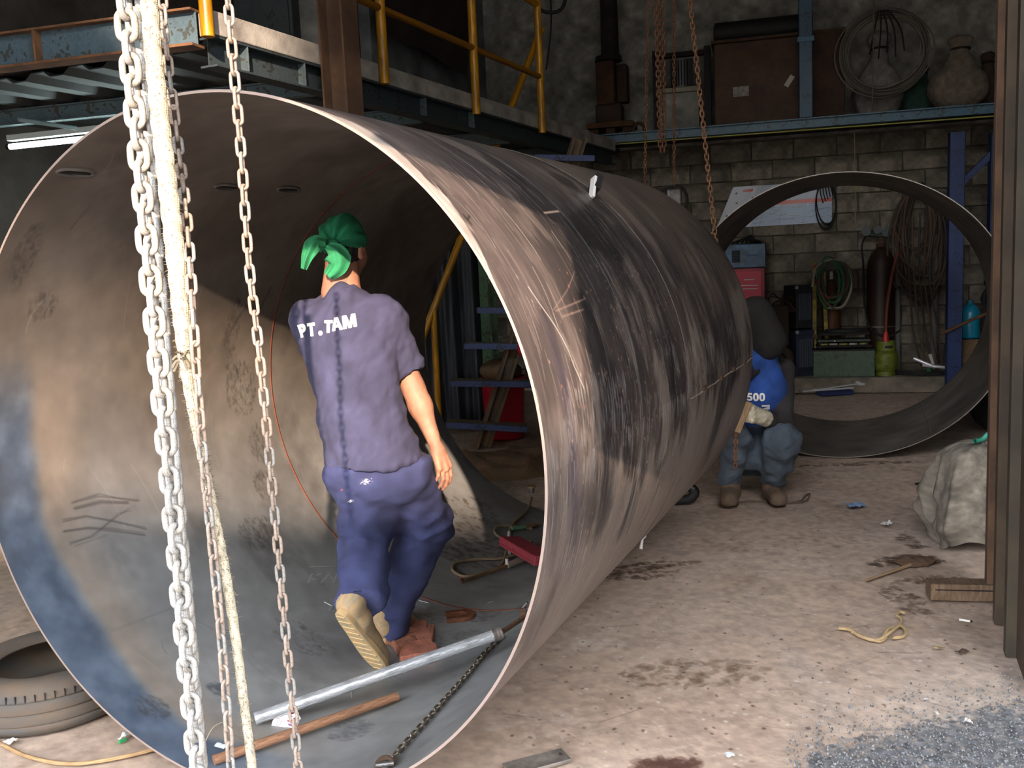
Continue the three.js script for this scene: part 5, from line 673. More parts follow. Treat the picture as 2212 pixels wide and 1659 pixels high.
  { const bt = new THREE.Mesh(tg.clone().translate(man.position.x, man.position.y, man.position.z), navy); bt.updateMatrixWorld(true); const tr = man.children.find((c) => c.name === 'trousers');
    const splat = canvasTex(128, 128, (x) => { x.fillStyle = '#000'; x.fillRect(0, 0, 128, 128); x.fillStyle = '#fff'; for (let i = 0; i < 70; i++) { const a = rnd(TAU), r = rnd() * rnd() * 52; x.globalAlpha = rnd(0.2, 0.8); x.beginPath(); x.ellipse(64 + Math.cos(a) * r, 64 + Math.sin(a) * r * 0.6, rnd(1, 9), rnd(1, 4), rnd(-0.6, 0.3), 0, 7); x.fill(); } }, false);
    [[757, 1082, 0.045, '#c9ccd8'], [790, 1040, 0.09, '#9497a8'], [738, 1058, 0.03, '#a0566a'], [934, 1116, 0.04, '#8a3a58']].forEach(([px, py, s, c]) => { const p = at(px, py, 3.34), q = new THREE.Object3D(); q.position.copy(p); q.lookAt(EYE); const dg = new DecalGeometry(bt, p, q.rotation, V(s, s, 0.3)); if (dg.attributes.position.count) add(tr, 'paint_smear', dg, new THREE.MeshStandardMaterial({ color: c, alphaMap: splat, transparent: true, roughness: 0.9, polygonOffset: true, polygonOffsetFactor: -2 })); }); }
  // hair and scarf
  const inv = HM.clone().invert(), q = V();
  const cap = ell(V(0, 0.03, -0.014), V(0.085, 0.104, 0.106)), hairF = ell(V(0, 0.016, -0.018), V(0.0815, 0.1, 0.1));
  const hairG = iso((w) => { q.copy(w).applyMatrix4(inv); const edge = Math.max(q.z - 0.03 - Math.max(0, q.y) * 0.4, -0.078 - q.y + Math.max(0, q.z + 0.03) * 1.1); return smax(smax(hairF(q), edge, 0.012), -(Math.hypot(Math.abs(q.x) - 0.086, (q.y + 0.004) * 0.6, q.z + 0.008) - 0.022), 0.006); }, ...bounds([J.head], 0.16), 0.0055); wrinkle(hairG, 0.004, 90, 30, 90); add(man, 'hair', hairG, hairM);
  const gs = M('#1f8a5f', { tex: 'cloth', s: 4, roughness: 0.85, bump: 'weave', bs: 14, depth: 0.0005 });
  const knot = V(-0.018, 0.012, -0.122), sw = (p) => { q.copy(p).applyMatrix4(inv); const r = Math.hypot(q.x - knot.x, q.y - knot.y), ang = Math.atan2(q.y - knot.y, q.x - knot.x); const fold = 0.005 * Math.sin(ang * 13 + r * 20) * smoothstep(0.02 + (q.z < 0 ? 0.13 : 0) - r, -0.08, 0.1) + 0.0035 * Math.sin(ang * 6 + 1); const low = 0.0 - q.y + (q.z + 0.02) * 0.28; let d = cap(q) - 0.004 + fold; d = smax(d, low, 0.01); return d; };
  const scarf = add(man, 'headscarf', iso(sw, ...bounds([J.head.clone().add(V(0, 0.04, 0))], 0.18), 0.0045, 2), gs, 'green knotted headscarf');
  const kp = knot.clone().applyMatrix4(HM); add(scarf, 'knot', wrinkle(iso(ell(kp, V(0.024, 0.02, 0.018)), ...bounds([kp], 0.05), 0.0045, 2), 0.006, 60, 60, 60), gs);
  const lobe = (pts, ws, off) => { const c = new THREE.CatmullRomCurve3(pts), n = 22, k = 10, P = [], U = [], I = []; for (let i = 0; i <= n; i++) { const tt = i / n, p = c.getPoint(tt), w = lerp(...[[ws[0], ws[1]], [ws[1], ws[2]]][tt < 0.5 ? 0 : 1], tt < 0.5 ? tt * 2 : tt * 2 - 1), tan = c.getTangent(tt), side = tan.clone().cross(V(0.2, 0.1, 1)).normalize(); for (let j = 0; j <= k; j++) { const s = j / k * 2 - 1; const v = p.clone().addScaledVector(side, s * w).add(V(0, 0, -0.02 * s * s + 0.007 * Math.sin(s * 7 + off + tt * 3))); P.push(v.x, v.y, v.z); U.push(j / k * 0.1, tt * 0.2); } } for (let i = 0; i < n; i++) for (let j = 0; j < k; j++) { const a = i * (k + 1) + j; I.push(a, a + k + 1, a + 1, a + 1, a + k + 1, a + k + 2); } const g = new THREE.BufferGeometry(); g.setAttribute('position', new THREE.Float32BufferAttribute(P, 3)); g.setAttribute('uv', new THREE.Float32BufferAttribute(U, 2)); g.setIndex(I); g.computeVertexNormals(); return g; };
  const gs2 = M('#36a06c', { tex: 'cloth', s: 4, roughness: 0.85, side: THREE.DoubleSide });
  const kz = 3.5; add(scarf, 'tail', lobe([at(703, 524, kz), at(682, 522, kz - 0.02), at(664, 548, kz - 0.02), at(654, 581, kz)], [0.014, 0.032, 0.012], 0), gs2, 'pale green loose tail');
  add(scarf, 'tail', lobe([at(706, 530, kz), at(724, 545, kz - 0.03), at(727, 572, kz - 0.02), at(707, 596, kz)], [0.016, 0.05, 0.022], 2), gs2, 'pale green loose tail');
  // shoes: sole turned to the camera on the trailing foot
  const shoeM = M('#c9b99a', { tex: 'dusty', s: 5, roughness: 0.9 }), soleM = M('#d9cba6', { tex: 'dusty', s: 5, roughness: 0.9 });
  function shoe(heel, toe, up, label) { const d = toe.clone().sub(heel), L = d.length(); d.normalize(); const x = up.clone().cross(d).normalize(), u = d.clone().cross(x).normalize(), m = frame(heel, x, u, d), iv = m.clone().invert(), w = V();
    const f = blend([cone(V(0, 0.05, 0.035), V(0, 0.045, 0.11), 0.045, 0.05), cone(V(0.004, 0.04, 0.12), V(0.008, 0.03, L - 0.05), 0.05, 0.042), cone(V(0, 0.06, 0.04), V(0, 0.105, 0.03), 0.046, 0.048)], 0.03), g = iso((p) => { w.copy(p).applyMatrix4(iv); return smax(f(w), 0.012 - w.y, 0.006); }, ...bounds([heel, toe, heel.clone().addScaledVector(u, 0.12)], 0.09), 0.007, 3);
    const up_ = add(man, 'shoe', wrinkle(g, 0.003, 30, 30, 30), shoeM, label);
    const half = (z) => z < 0 || z > L ? 0 : lerp(0.033, 0.046, smoothstep(z, 0.1, L * 0.75)) * Math.sqrt(Math.max(0, 1 - Math.pow(Math.abs(z - L / 2) / (L / 2), 5))), out = []; for (let i = 0; i <= 24; i++) out.push([half(i / 24 * L) + 0.002, i / 24 * L]); for (let i = 24; i >= 0; i--) out.push([-half(i / 24 * L) - 0.002, i / 24 * L]);
    const sg2 = poly(out, 0.018, 0.002).applyMatrix4(new THREE.Matrix4().makeBasis(V(1, 0, 0), V(0, 0, 1), V(0, -1, 0))).translate(0, 0.014, 0).applyMatrix4(m); add(up_, 'sole', sg2, soleM);
    for (let i = 0; i < 11; i++) { const z = 0.025 + i * (L - 0.05) / 10; add(up_, 'tread', box(half(z) * 1.7, 0.005, 0.009, 0.001, 0, -0.0065, z).applyMatrix4(m), soleM); } }
  shoe(at(732, 1322, 3.17), at(826, 1448, 3.40), V(0.42, 0.45, -0.75), 'dusty cream shoe, heel lifted');
  shoe(inside(824, 1388, 0.012), inside(846, 1354, 0.012).add(V(0.06, 0.0, -0.1)), V(0, 1, 0.05), 'dusty shoe flat on the plate');
}
// ---- the man crouching at the far end ----
{ const J = { neck: at(1652, 762, 5.75), head: at(1628, 690, 5.7), shL: at(1600, 800, 5.62), shR: at(1690, 800, 5.86), elR: at(1690, 915, 5.6), wrR: at(1642, 900, 5.42), elL: at(1585, 880, 5.7), wrL: at(1578, 905, 5.6), chest: at(1650, 840, 5.78), waist: at(1648, 930, 5.9), pelvis: at(1640, 985, 5.95), hipL: at(1612, 985, 5.92), hipR: at(1675, 985, 5.96), knL: at(1590, 940, 5.5), knR: at(1690, 952, 5.5), anL: at(1578, 1032, 5.66), anR: at(1668, 1038, 5.62) };
  const fL = fl(1562, 1062), fR = fl(1664, 1066);
  const man = thing('person', 'man crouching behind the cylinder in a blue vest, dark sleeves and worn jeans', 'person', fl(1630, 1040)); const t = V();
  const limbs = [cone(J.shL, J.elL, 0.05, 0.042), cone(J.elL, J.wrL, 0.04, 0.028), cone(J.shR, J.elR, 0.05, 0.042), cone(J.elR, J.wrR, 0.04, 0.028), cone(J.hipL, J.knL, 0.08, 0.055), cone(J.hipR, J.knR, 0.08, 0.055), cone(J.knL, J.anL, 0.053, 0.038), cone(J.knR, J.anR, 0.053, 0.038), cone(J.anL, fL.clone().setY(0.05), 0.036, 0.03), cone(J.anR, fR.clone().setY(0.05), 0.036, 0.03)];
  const torso = blend([cone(J.neck, J.chest, 0.07, 0.12), cone(J.chest, J.waist, 0.12, 0.12), cone(J.waist, J.pelvis, 0.12, 0.13), cone(J.shL, J.shR, 0.05, 0.05)], 0.05), neckF = cone(J.neck, J.head, 0.06, 0.055);
  const hz = V(-0.95, -0.25, -0.15).normalize(), hx = V(0, 1, 0).cross(hz).normalize(), HM = frame(J.head, hx, hz.clone().cross(hx).normalize(), hz);
  const hy1 = J.elR.clone().sub(J.wrR).normalize(), hz1 = V(0, -0.3, -1); hz1.addScaledVector(hy1, -hz1.dot(hy1)).normalize(); const H = handField(frame(J.wrR, hy1.clone().cross(hz1).normalize(), hy1, hz1), 1, 1.15, 1.12);
  const hy3 = J.elL.clone().sub(J.wrL).normalize(), hz3 = V(0.5, 0, 1); hz3.addScaledVector(hy3, -hz3.dot(hy3)).normalize(); const H3 = handField(frame(J.wrL, hy3.clone().cross(hz3).normalize(), hy3, hz3), -1, 1.0, 1.0);
  add(man, 'body', merge([iso((p) => { let d = torso(p); for (const l of limbs) d = smin(d, l(p), 0.03); return smin(d, neckF(p), 0.03); }, ...bounds(Object.values(J).concat([fL, fR]), 0.16), 0.016), iso(headField(HM, 1), ...bounds([J.head], 0.2), 0.0055), iso(H.f, ...bounds(H.P, 0.03), 0.0045), iso(H3.f, ...bounds(H3.P, 0.03), 0.0045)]), skinM);
  const dk = M('#3a3536', { tex: 'cloth', s: 3, roughness: 0.95 }), jean = M('#5a6674', { tex: 'cloth', s: 2.5, roughness: 0.95, bump: 'weave', bs: 12, depth: 0.0008 });
  const sl = blend([cone(J.shL, J.elL, 0.068, 0.06), cone(J.elL, J.wrL, 0.06, 0.042), cone(J.shR, J.elR, 0.078, 0.066), cone(J.elR, J.wrR, 0.064, 0.044), cone(J.shL, J.shR, 0.06, 0.06), cone(J.chest, J.waist, 0.135, 0.135)], 0.04);
  add(man, 'jacket', wrinkle(iso(sl, ...bounds([J.shL, J.shR, J.elL, J.elR, J.wrL, J.wrR, J.waist, J.neck], 0.16), 0.014, 1), 0.014, 12, 12, 12), dk, 'dark long-sleeved work shirt');
  const vs = blend([cone(J.neck.clone().add(V(-0.01, -0.03, 0.01)), J.chest.clone().add(V(-0.02, 0, 0.02)), 0.085, 0.15), cone(J.chest.clone().add(V(-0.02, 0, 0.02)), J.waist.clone().add(V(-0.02, 0.03, 0.02)), 0.152, 0.145), cone(J.shL, J.neck, 0.06, 0.07)], 0.05); const cutV = J.shR.clone().add(V(-0.05, 0, 0));
  const vg = iso((p) => smax(vs(p), t.subVectors(p, cutV).dot(V(0.94, -0.12, -0.3)), 0.015), ...bounds([J.neck, J.chest, J.waist, J.shL], 0.2), 0.012, 1); wrinkle(vg, 0.012, 9, 7, 9); const vest = add(man, 'vest', vg, M('#2c55a6', { tex: 'cloth', s: 3, roughness: 0.9 }), 'bright blue sleeveless vest');
  { const pos = at(1638, 868, 5.62), bk = new THREE.Mesh(vg.clone().translate(man.position.x, man.position.y, man.position.z), dk); bk.updateMatrixWorld(true);
    const alpha = canvasTex(512, 256, (x, W, H0) => { x.fillStyle = '#000'; x.fillRect(0, 0, W, H0); x.fillStyle = '#fff'; x.strokeStyle = '#fff'; x.lineWidth = 10; x.font = 'bold 130px monospace'; x.fillText('500', 110, 110); x.strokeText('500', 110, 110); x.fillRect(300, 170, 100, 26); x.beginPath(); x.moveTo(270, 240); x.lineTo(400, 190); x.lineTo(400, 240); x.fill(); }, false);
    const q = new THREE.Object3D(); q.position.copy(pos); q.lookAt(EYE.clone().setY(pos.y)); const dg = new DecalGeometry(bk, pos, q.rotation, V(0.24, 0.12, 0.3)); if (dg.attributes.position.count) add(vest, 'lettering', dg, new THREE.MeshStandardMaterial({ color: '#f2f0ec', alphaMap: alpha, transparent: true, roughness: 0.7, polygonOffset: true, polygonOffsetFactor: -2 }), 'white number print'); }
  const jf = (p) => { let d = smin(cone(J.hipL, J.knL, 0.115, 0.088)(p), cone(J.hipR, J.knR, 0.124, 0.112)(p), 0.05); d = smin(d, cone(at(1645, 955, 5.72), at(1632, 985, 5.66), 0.11, 0.1)(p), 0.05); d = smin(d, cone(J.pelvis, J.waist, 0.14, 0.13)(p), 0.05); d = smin(d, smax(cone(J.knL, J.anL, 0.092, 0.07)(p), 0.1 - p.y, 0.01), 0.02); return smin(d, smax(cone(J.knR, J.anR, 0.11, 0.082)(p), 0.1 - p.y, 0.01), 0.02); };
  add(man, 'jeans', wrinkle(iso(jf, ...bounds([J.hipL, J.hipR, J.knL, J.knR, J.anL, J.anR, J.pelvis, J.waist], 0.18), 0.012, 1), 0.03, 12, 14, 12), jean, 'worn faded blue jeans');
  const iv = HM.clone().invert(), q = V(); const hd = ell(V(0, 0.025, -0.012), V(0.1, 0.115, 0.118)), nk = cone(V(0, -0.05, -0.04), V(0, -0.16, -0.05), 0.095, 0.11);
  add(man, 'hood', wrinkle(iso((p) => { q.copy(p).applyMatrix4(iv); return smax(smin(hd(q), nk(q), 0.04), -ell(V(0, -0.02, 0.11), V(0.06, 0.085, 0.09))(q), 0.02); }, ...bounds([J.head, J.neck], 0.22), 0.011, 2), 0.01, 14, 14, 14), M('#201c1c', { tex: 'cloth', s: 3, roughness: 0.95 }), 'black cloth hood');
  // heavy glove around the wooden handle
  add(man, 'work_glove', wrinkle(iso((p) => smin(H.f(p) - 0.009, cone(J.wrR.clone().lerp(J.elR, 0.2), J.wrR, 0.05, 0.044)(p), 0.02), ...bounds(H.P.concat([J.wrR.clone().lerp(J.elR, 0.42)]), 0.075), 0.0065, 3), 0.004, 40, 40, 40), M('#d8cdb4', { tex: 'cloth', s: 5, roughness: 0.95 }), 'pale leather glove');
  const bm = M('#7d7064', { tex: 'dusty', s: 5, roughness: 0.85 });
  for (const [f, an, dx] of [[fL, J.anL, -0.05], [fR, J.anR, -0.012]]) { const d = V(dx, -0.008, 0.17), F0 = blend([cone(an.clone().setY(0.05), an.clone().setY(0.05).add(d), 0.056, 0.054), cone(an.clone().setY(0.05), an.clone().setY(0.13), 0.055, 0.06)], 0.03); const b = add(man, 'boot', wrinkle(iso((p) => smax(F0(p), 0.012 - p.y, 0.008), ...bounds([an, an.clone().add(d).setY(0)], 0.12), 0.009, 3), 0.006, 25, 25, 25), bm, 'dusty dark work boot'); const c = an.clone().add(d.clone().multiplyScalar(0.5)); add(b, 'sole', merge([new THREE.CylinderGeometry(0.048, 0.048, 0.02, 20).scale(1, 1, 1.9).translate(c.x, 0.012, c.z)]), MT.black); }
  // the handled chain he holds
  const a = at(1618, 868, 5.33), b = at(1592, 934, 5.33), tl = thing('lever_tool', 'wooden-handled lever held in the crouching man’s glove', 'tool', b.clone()); add(tl, 'handle', bar(a, b, 0.036, 0.026, V(0, 0, 1), 0.006), M('#e0d2c0', { tex: 'wood', s: 5, roughness: 0.8 })); add(tl, 'ferrule', bar(b, b.clone().add(b.clone().sub(a).normalize().multiplyScalar(0.03)), 0.03, 0.022, V(0, 0, 1), 0.004), MT.darkRust);
  const c0 = at(1590, 936, 5.33), c1 = at(1588, 1006, 5.36); chain('short_chain', 'short rusty chain hanging below the wooden lever', 'chain', c0, c1, 0.026, 0.009, 0.028, [MT.rustChain], { twist: 0.5 });
  const st = thing('low_stool', 'low timber stool under the crouching man', 'stool', fl(1640, 1022)); const sp = st.position; add(st, 'seat', box(0.3, 0.035, 0.2, 0.006).translate(sp.x + 0.04, 0.16, sp.z - 0.12), MT.darkRust); for (const [x, z] of [[-0.08, -0.05], [0.16, -0.05], [-0.08, -0.19], [0.16, -0.19]]) add(st, 'leg', box(0.035, 0.145, 0.035, 0.004).translate(sp.x + x, 0.0725, sp.z + z), MT.black);
}
// ---------- second ring ----------
{ const yw = 0.359, ax = V(Math.sin(yw), 0, -Math.cos(yw)), sd = V(Math.cos(yw), 0, Math.sin(yw)), c = V(2.367, 1.03, -6.695), W = 1.54, P = (s, a, r) => c.clone().addScaledVector(ax, s).addScaledVector(sd, Math.cos(a) * 1.15 * r).add(V(0, Math.sin(a) * 1.03 * r, 0));
  const n = 180, pos = [], uv = [], idx = [], g = new THREE.BufferGeometry(); let st = 0;
  const sheet = (f, nv, flip, mi) => { const o = pos.length / 3; for (let j = 0; j <= nv; j++) for (let i = 0; i <= n; i++) { const p = f(i / n * TAU, j / nv); pos.push(p.x, p.y, p.z); uv.push(i / n * 6.5, j / nv * W); } for (let j = 0; j < nv; j++) for (let i = 0; i < n; i++) { const a = o + j * (n + 1) + i, b = a + 1, d = a + n + 1, e = d + 1; flip ? idx.push(a, d, b, b, d, e) : idx.push(a, b, d, b, e, d); } g.addGroup(st, idx.length - st, mi); st = idx.length; };
  const lo = 0.994, hi = 1.0; sheet((a, b) => P(b * W, a, hi), 14, true, 0); sheet((a, b) => P(b * W, a, lo), 14, false, 1); sheet((a, b) => P(0, a, lerp(lo, hi, b)), 1, false, 2); sheet((a, b) => P(W, a, lerp(lo, hi, b)), 1, true, 2);
  g.setAttribute('position', new THREE.Float32BufferAttribute(pos, 3)); g.setAttribute('uv', new THREE.Float32BufferAttribute(uv, 2)); g.setIndex(idx); g.computeVertexNormals();
  const r = thing('steel_ring', 'shorter rolled steel ring standing on edge behind the crouching man', 'steel ring', c.clone().setY(0)); const im = M('#857c74', { tex: 'mottle', s: 0.7, roughness: 0.6, metalness: 0.15, bump: 'grain', bs: 1, depth: 0.001 });
  add(r, 'rolled_plate', g, [M('#4e4844', { tex: 'mottle', s: 0.7, roughness: 0.55, metalness: 0.4 }), im, M('#8a827a', { roughness: 0.45, metalness: 0.5 })]);
  const a0 = -0.98; add(r, 'seam_weld', tube([0.05, 0.25, 0.5, 0.75, 1].map((t) => P(0.02 + t * 1.48, a0 + (t - 0.5) * 0.01, 0.9935)), 0.006, 30, 5), M('#8f8d88', { tex: 'mottle', roughness: 0.5 }));
}
// dark drum at the right edge
{ const c = V(3.8, 0, -7.15), t = thing('dark_drum', 'dark round drum end half hidden behind the gate panel', 'drum', c.clone()); const g = lathe([[0.001, 0], [0.3, 0], [0.31, 0.02], [0.31, 0.5], [0.3, 0.52], [0.001, 0.52]], 40).rotateX(Math.PI / 2).rotateY(0.3).translate(c.x + 0.12, 0.31, c.z - 0.3); add(t, 'body', g, M('#1f2726', { tex: 'mottle', roughness: 0.6 })); }
// ---------- plinth and what stands against the back wall ----------
{ const L = wallXY(1640, 850, 0.65)[0], R = wallXY(2052, 845, 0.65)[0]; const w = new THREE.Group(); w.name = 'trim_2'; w.userData.kind = 'structure'; w.position.copy(WALL0); w.rotation.y = WALL_TURN; scene.add(w); put(w, 'plinth', box(R - L + 0.3, 0.17, 0.66, 0.015, (L + R) / 2 - 0.15, 0.085, 0.33), MT.concrete); }
const PH = 0.17, onPl = (px, d) => { const [x] = wallXY(px, 780, d); return wallPt(x, PH, d); };
const px2m = (n, d = 10.0) => (n / F) * d;
function rear(name, label, cat, px, d, y = PH, group) { const [x] = wallXY(px, 780, d), t = thing(name, label, cat, wallPt(x, y, d), group); t.rotation.y = WALL_TURN; return t; }
// blue welding machine on a red one
{ const d = 0.42, [xl, yb] = wallXY(1566, 581, d), [xr, yt] = wallXY(1654, 525, d), [, y2] = wallXY(1620, 668, d), w = xr - xl, cx = (xl + xr) / 2;
  const rd = thing('red_welding_machine', 'red welding power source with white lettering panel, under the blue one', 'welding machine', wallPt(cx, y2, d - 0.2)); rd.rotation.y = WALL_TURN; const h2 = yb - y2;
  put(rd, 'case', box(w * 0.86, h2, 0.42, 0.012, 0.02, h2 / 2, 0), M('#b3243c', { tex: 'mottle', s: 2, roughness: 0.45 })); put(rd, 'front_panel', box(w * 0.7, h2 * 0.86, 0.014, 0.006, 0.02, h2 / 2, 0.212), M('#c02a44', { roughness: 0.45 })); for (let i = 0; i < 3; i++) put(rd, 'white_strip', box(w * [0.26, 0.42, 0.42][i], 0.011, 0.004, 0.001, 0.04, h2 * [0.72, 0.58, 0.5][i], 0.221), M('#d8c4c4', { roughness: 0.6 }));
  for (let i = 0; i < 2; i++) put(rd, 'socket', new THREE.CylinderGeometry(0.025, 0.025, 0.03, 16).rotateX(Math.PI / 2).translate(-0.06 + i * 0.14, h2 * 0.22, 0.225), MT.black);
  const tr = thing('machine_trolley', 'dark steel trolley under the stacked welding machines', 'trolley', wallPt(cx, PH, d - 0.2)); tr.rotation.y = WALL_TURN; const ht = y2 - PH; put(tr, 'frame', box(w * 0.8, ht - 0.06, 0.4, 0.01, 0.02, ht / 2 + 0.03, 0), MT.dark); for (const [x, z] of [[-0.12, 0.17], [0.18, 0.17], [-0.12, -0.17], [0.18, -0.17]]) put(tr, 'caster', new THREE.CylinderGeometry(0.035, 0.035, 0.025, 14).rotateZ(Math.PI / 2).translate(x, 0.035, z), MT.black);
  const bl = thing('blue_welding_machine', 'blue welding power source with vent grille stacked on the red one', 'welding machine', wallPt(cx, yb, d - 0.2)); bl.rotation.y = WALL_TURN; const h1 = yt - yb; put(bl, 'case', box(w, h1, 0.46, 0.012, 0, h1 / 2, 0), M('#3b6d94', { tex: 'mottle', s: 2, roughness: 0.4 })); put(bl, 'vent', box(w * 0.2, h1 * 0.5, 0.008, 0.002, -w * 0.22, h1 * 0.5, 0.233), MT.black); for (let i = 0; i < 6; i++) put(bl, 'vent_slat', box(w * 0.19, 0.007, 0.008, 0.001, -w * 0.22, h1 * (0.3 + i * 0.08), 0.238), M('#2b3f50', { roughness: 0.6 })); put(bl, 'name_strip', box(w * 0.3, 0.02, 0.004, 0.001, w * 0.17, h1 * 0.52, 0.233), M('#284f74', { roughness: 0.5 })); put(bl, 'edge_trim', box(0.012, h1, 0.47, 0.003, w / 2, h1 / 2, 0), MT.black);
  const cb = thing('cable_bundle', 'dark cable bundle heaped on the blue welding machine', 'cable', wallPt(cx + 0.02, yt, d - 0.2)); cb.rotation.y = WALL_TURN; for (let i = 0; i < 5; i++) put(cb, 'cable', tube([V(-0.16 + i * 0.05, 0.012, 0.1), V(-0.05 + i * 0.02, 0.05 + i * 0.01, 0.05), V(0.08, 0.04, 0.1 - i * 0.03), V(0.15 - i * 0.02, 0.012, 0)], 0.012, 24, 6), MT.black);
}
// dusty compressor / wire feeder heap, with white tags
{ const t = rear('wire_feeder', 'dusty dark engine-like wire feeder with white tags beside the red machine', 'machine', 1680, 0.53); put(t, 'body', box(0.24, 0.44, 0.15, 0.02, 0, 0.56, -0.01), M('#3a332c', { tex: 'dusty', s: 3, roughness: 0.9 })); put(t, 'reel', new THREE.TorusGeometry(0.13, 0.045, 10, 30).translate(0.0, 0.18, 0.02), M('#3f372f', { tex: 'dusty', s: 3, roughness: 0.9 })); put(t, 'hub', new THREE.CylinderGeometry(0.08, 0.08, 0.12, 20).rotateX(Math.PI / 2).translate(0.0, 0.18, 0.02), MT.dark); put(t, 'post', box(0.04, 0.78, 0.04, 0.006, -0.11, 0.39, -0.04), MT.dark);
  for (const [x, y, w, h, r] of [[0.0, 0.56, 0.055, 0.085, 0.15], [-0.02, 0.12, 0.05, 0.06, 0.5], [-0.02, 0.2, 0.03, 0.03, 0], [-0.05, 0.68, 0.03, 0.03, 0.3], [0.06, 0.66, 0.035, 0.03, 0]]) put(t, 'tag', box(w, h, 0.004, 0.001).rotateZ(r).translate(x, y, y < 0.3 ? 0.095 : 0.062), M('#c9c3bb', { roughness: 0.7 }));
  for (let i = 0; i < 7; i++) { const o = i * 0.045; put(t, 'tangled_wire', tube([V(-0.16 + o, 0.76, 0), V(-0.1 + o, 0.86 + 0.05 * Math.sin(i * 2), 0.02), V(0 + o * 0.6, 0.82 + 0.04 * Math.cos(i), -0.05), V(0.12, 0.8 + o * 0.2, 0.05 - o * 0.4), V(0.2 - o * 0.3, 0.7, 0.03)], 0.007, 30, 5), i % 3 ? MT.dark : MT.darkRust); } }
// slate-blue cabinets
{ for (const [px, y0, h, w, label, c] of [[1731, PH, 0.5, 0.22, 'slate-blue louvred unit standing on the plinth beside the green box', '#2c3448'], [1729, PH + 0.52, 0.46, 0.2, 'dark louvred unit stacked on the slate-blue one', '#2b2f34']]) { const t = rear('louvred_unit', label, 'machine', px, 0.4, y0); t.rotation.y += 0.5; put(t, 'case', box(w, h, 0.26, 0.01, 0, h / 2, -0.04), M(c, { tex: 'mottle', s: 2, roughness: 0.6 })); for (let i = 0; i < 6; i++) put(t, 'louvre', box(0.018, h * 0.62, 0.012, 0.003, -w * 0.32 + i * w * 0.13, h * 0.5, 0.094), M('#454c58', { roughness: 0.6 })); put(t, 'corner_cap', box(0.03, 0.035, 0.03, 0.006, -w / 2 + 0.01, h - 0.02, 0.085), M('#8f969c', { roughness: 0.5 })); } }
// gas cylinders
function bottle(name, label, px, d, h, r, mat) { const t = rear(name, label, 'gas cylinder', px, d); put(t, 'shell', lathe([[0.001, 0], [r * 0.92, 0], [r, 0.03], [r, h * 0.82], [r * 0.93, h * 0.88], [r * 0.7, h * 0.945], [r * 0.35, h * 0.985], [r * 0.3, h], [0.001, h]], 36), mat); put(t, 'neck_ring', new THREE.CylinderGeometry(r * 0.36, r * 0.36, 0.04, 20).translate(0, h + 0.01, 0), MT.darkRust); return t; }
{ const t = bottle('gas_cylinder', 'rust-brown short gas cylinder under the yellow and green hoses', 1796, 0.22, 0.98, 0.1, M('#8a6a50', { tex: 'rust', s: 2, roughness: 0.7 })); put(t, 'valve', box(0.05, 0.1, 0.05, 0.01, 0, 1.07, 0), MT.steel);
  const y = M('#a98f2e', { tex: 'mottle', s: 3, roughness: 0.6 }); const f = rear('yellow_torch_stand', 'yellow channel stand leaning beside the brown gas cylinder', 'stand', 1765, 0.42); put(f, 'channel', bar(V(-0.03, 0.02, 0), V(-0.02, 1.22, -0.05), 0.045, 0.03, V(0, 0, 1)), y); put(f, 'channel', bar(V(0.1, 0.3, 0.02), V(0.07, 1.12, -0.03), 0.04, 0.03, V(0, 0, 1)), y); put(f, 'clamp', box(0.06, 0.05, 0.05, 0.008, -0.02, 0.42, 0), MT.darkRust); put(f, 'red_knob', new THREE.SphereGeometry(0.035, 16, 12).translate(0.0, 1.16, 0.02), M('#a8382c', { roughness: 0.5 }));
  const hh = rear('green_hoses', 'looped green, red and pale hoses hung over the brown gas cylinder', 'hose', 1797, 0.46, 0.72 + PH); const cols = ['#2d5a3c', '#34684a', '#6b2f26', '#9c9a8a', '#2a4a36', '#274a36', '#5a4a3a']; cols.forEach((c, i) => { const w = 0.11 + (i % 4) * 0.03, y1 = 0.02 + (i % 3) * 0.06, x = (i - 3) * 0.012; put(hh, 'loop', tube([V(x - w, y1 + 0.22, 0.01 * i), V(x - w * 0.75, 0.45, 0.02), V(x, 0.55 - i * 0.008, 0.03), V(x + w * 0.8, 0.42, 0.02 + 0.01 * i), V(x + w, 0.25, 0.03), V(x + w * 0.5, y1, 0.04), V(x - w * 0.2, y1 - 0.01, 0.05)], 0.014, 50, 7, i % 2 === 0), M(c, { roughness: 0.7 })); }); }
{ const t = bottle('gas_cylinder', 'tall dark brown oxygen cylinder with a regulator on top', 1902, 0.2, 1.36, 0.145, M('#54453a', { tex: 'rust', s: 1.5, roughness: 0.5 })); put(t, 'valve', box(0.05, 0.12, 0.05, 0.01, 0, 1.43, 0), MT.darkRust);
  for (const [x, y, r] of [[-0.16, 1.52, 0.05], [-0.04, 1.53, 0.045], [0.05, 1.5, 0.05]]) put(t, 'gauge', new THREE.CylinderGeometry(r, r, 0.04, 20).rotateX(1.4).translate(x, y, 0.03), M('#2a3a38', { roughness: 0.4 })); put(t, 'regulator', rod(V(-0.16, 1.49, 0), V(0.1, 1.46, 0.02), 0.022), M('#243230', { roughness: 0.5 })); put(t, 'hose', tube([V(-0.16, 1.47, 0.03), V(-0.2, 1.38, 0.06), V(-0.19, 1.2, 0.08), V(-0.17, 0.7, 0.13), V(-0.1, 0.47, 0.17), V(0.05, 0.4, 0.19), V(0.18, 0.46, 0.16)], 0.011, 60, 6), MT.black); put(t, 'label_ring', new THREE.CylinderGeometry(0.147, 0.147, 0.012, 30, 1, true).translate(0, 0.5, 0), M('#8a8478', { roughness: 0.7 })); }
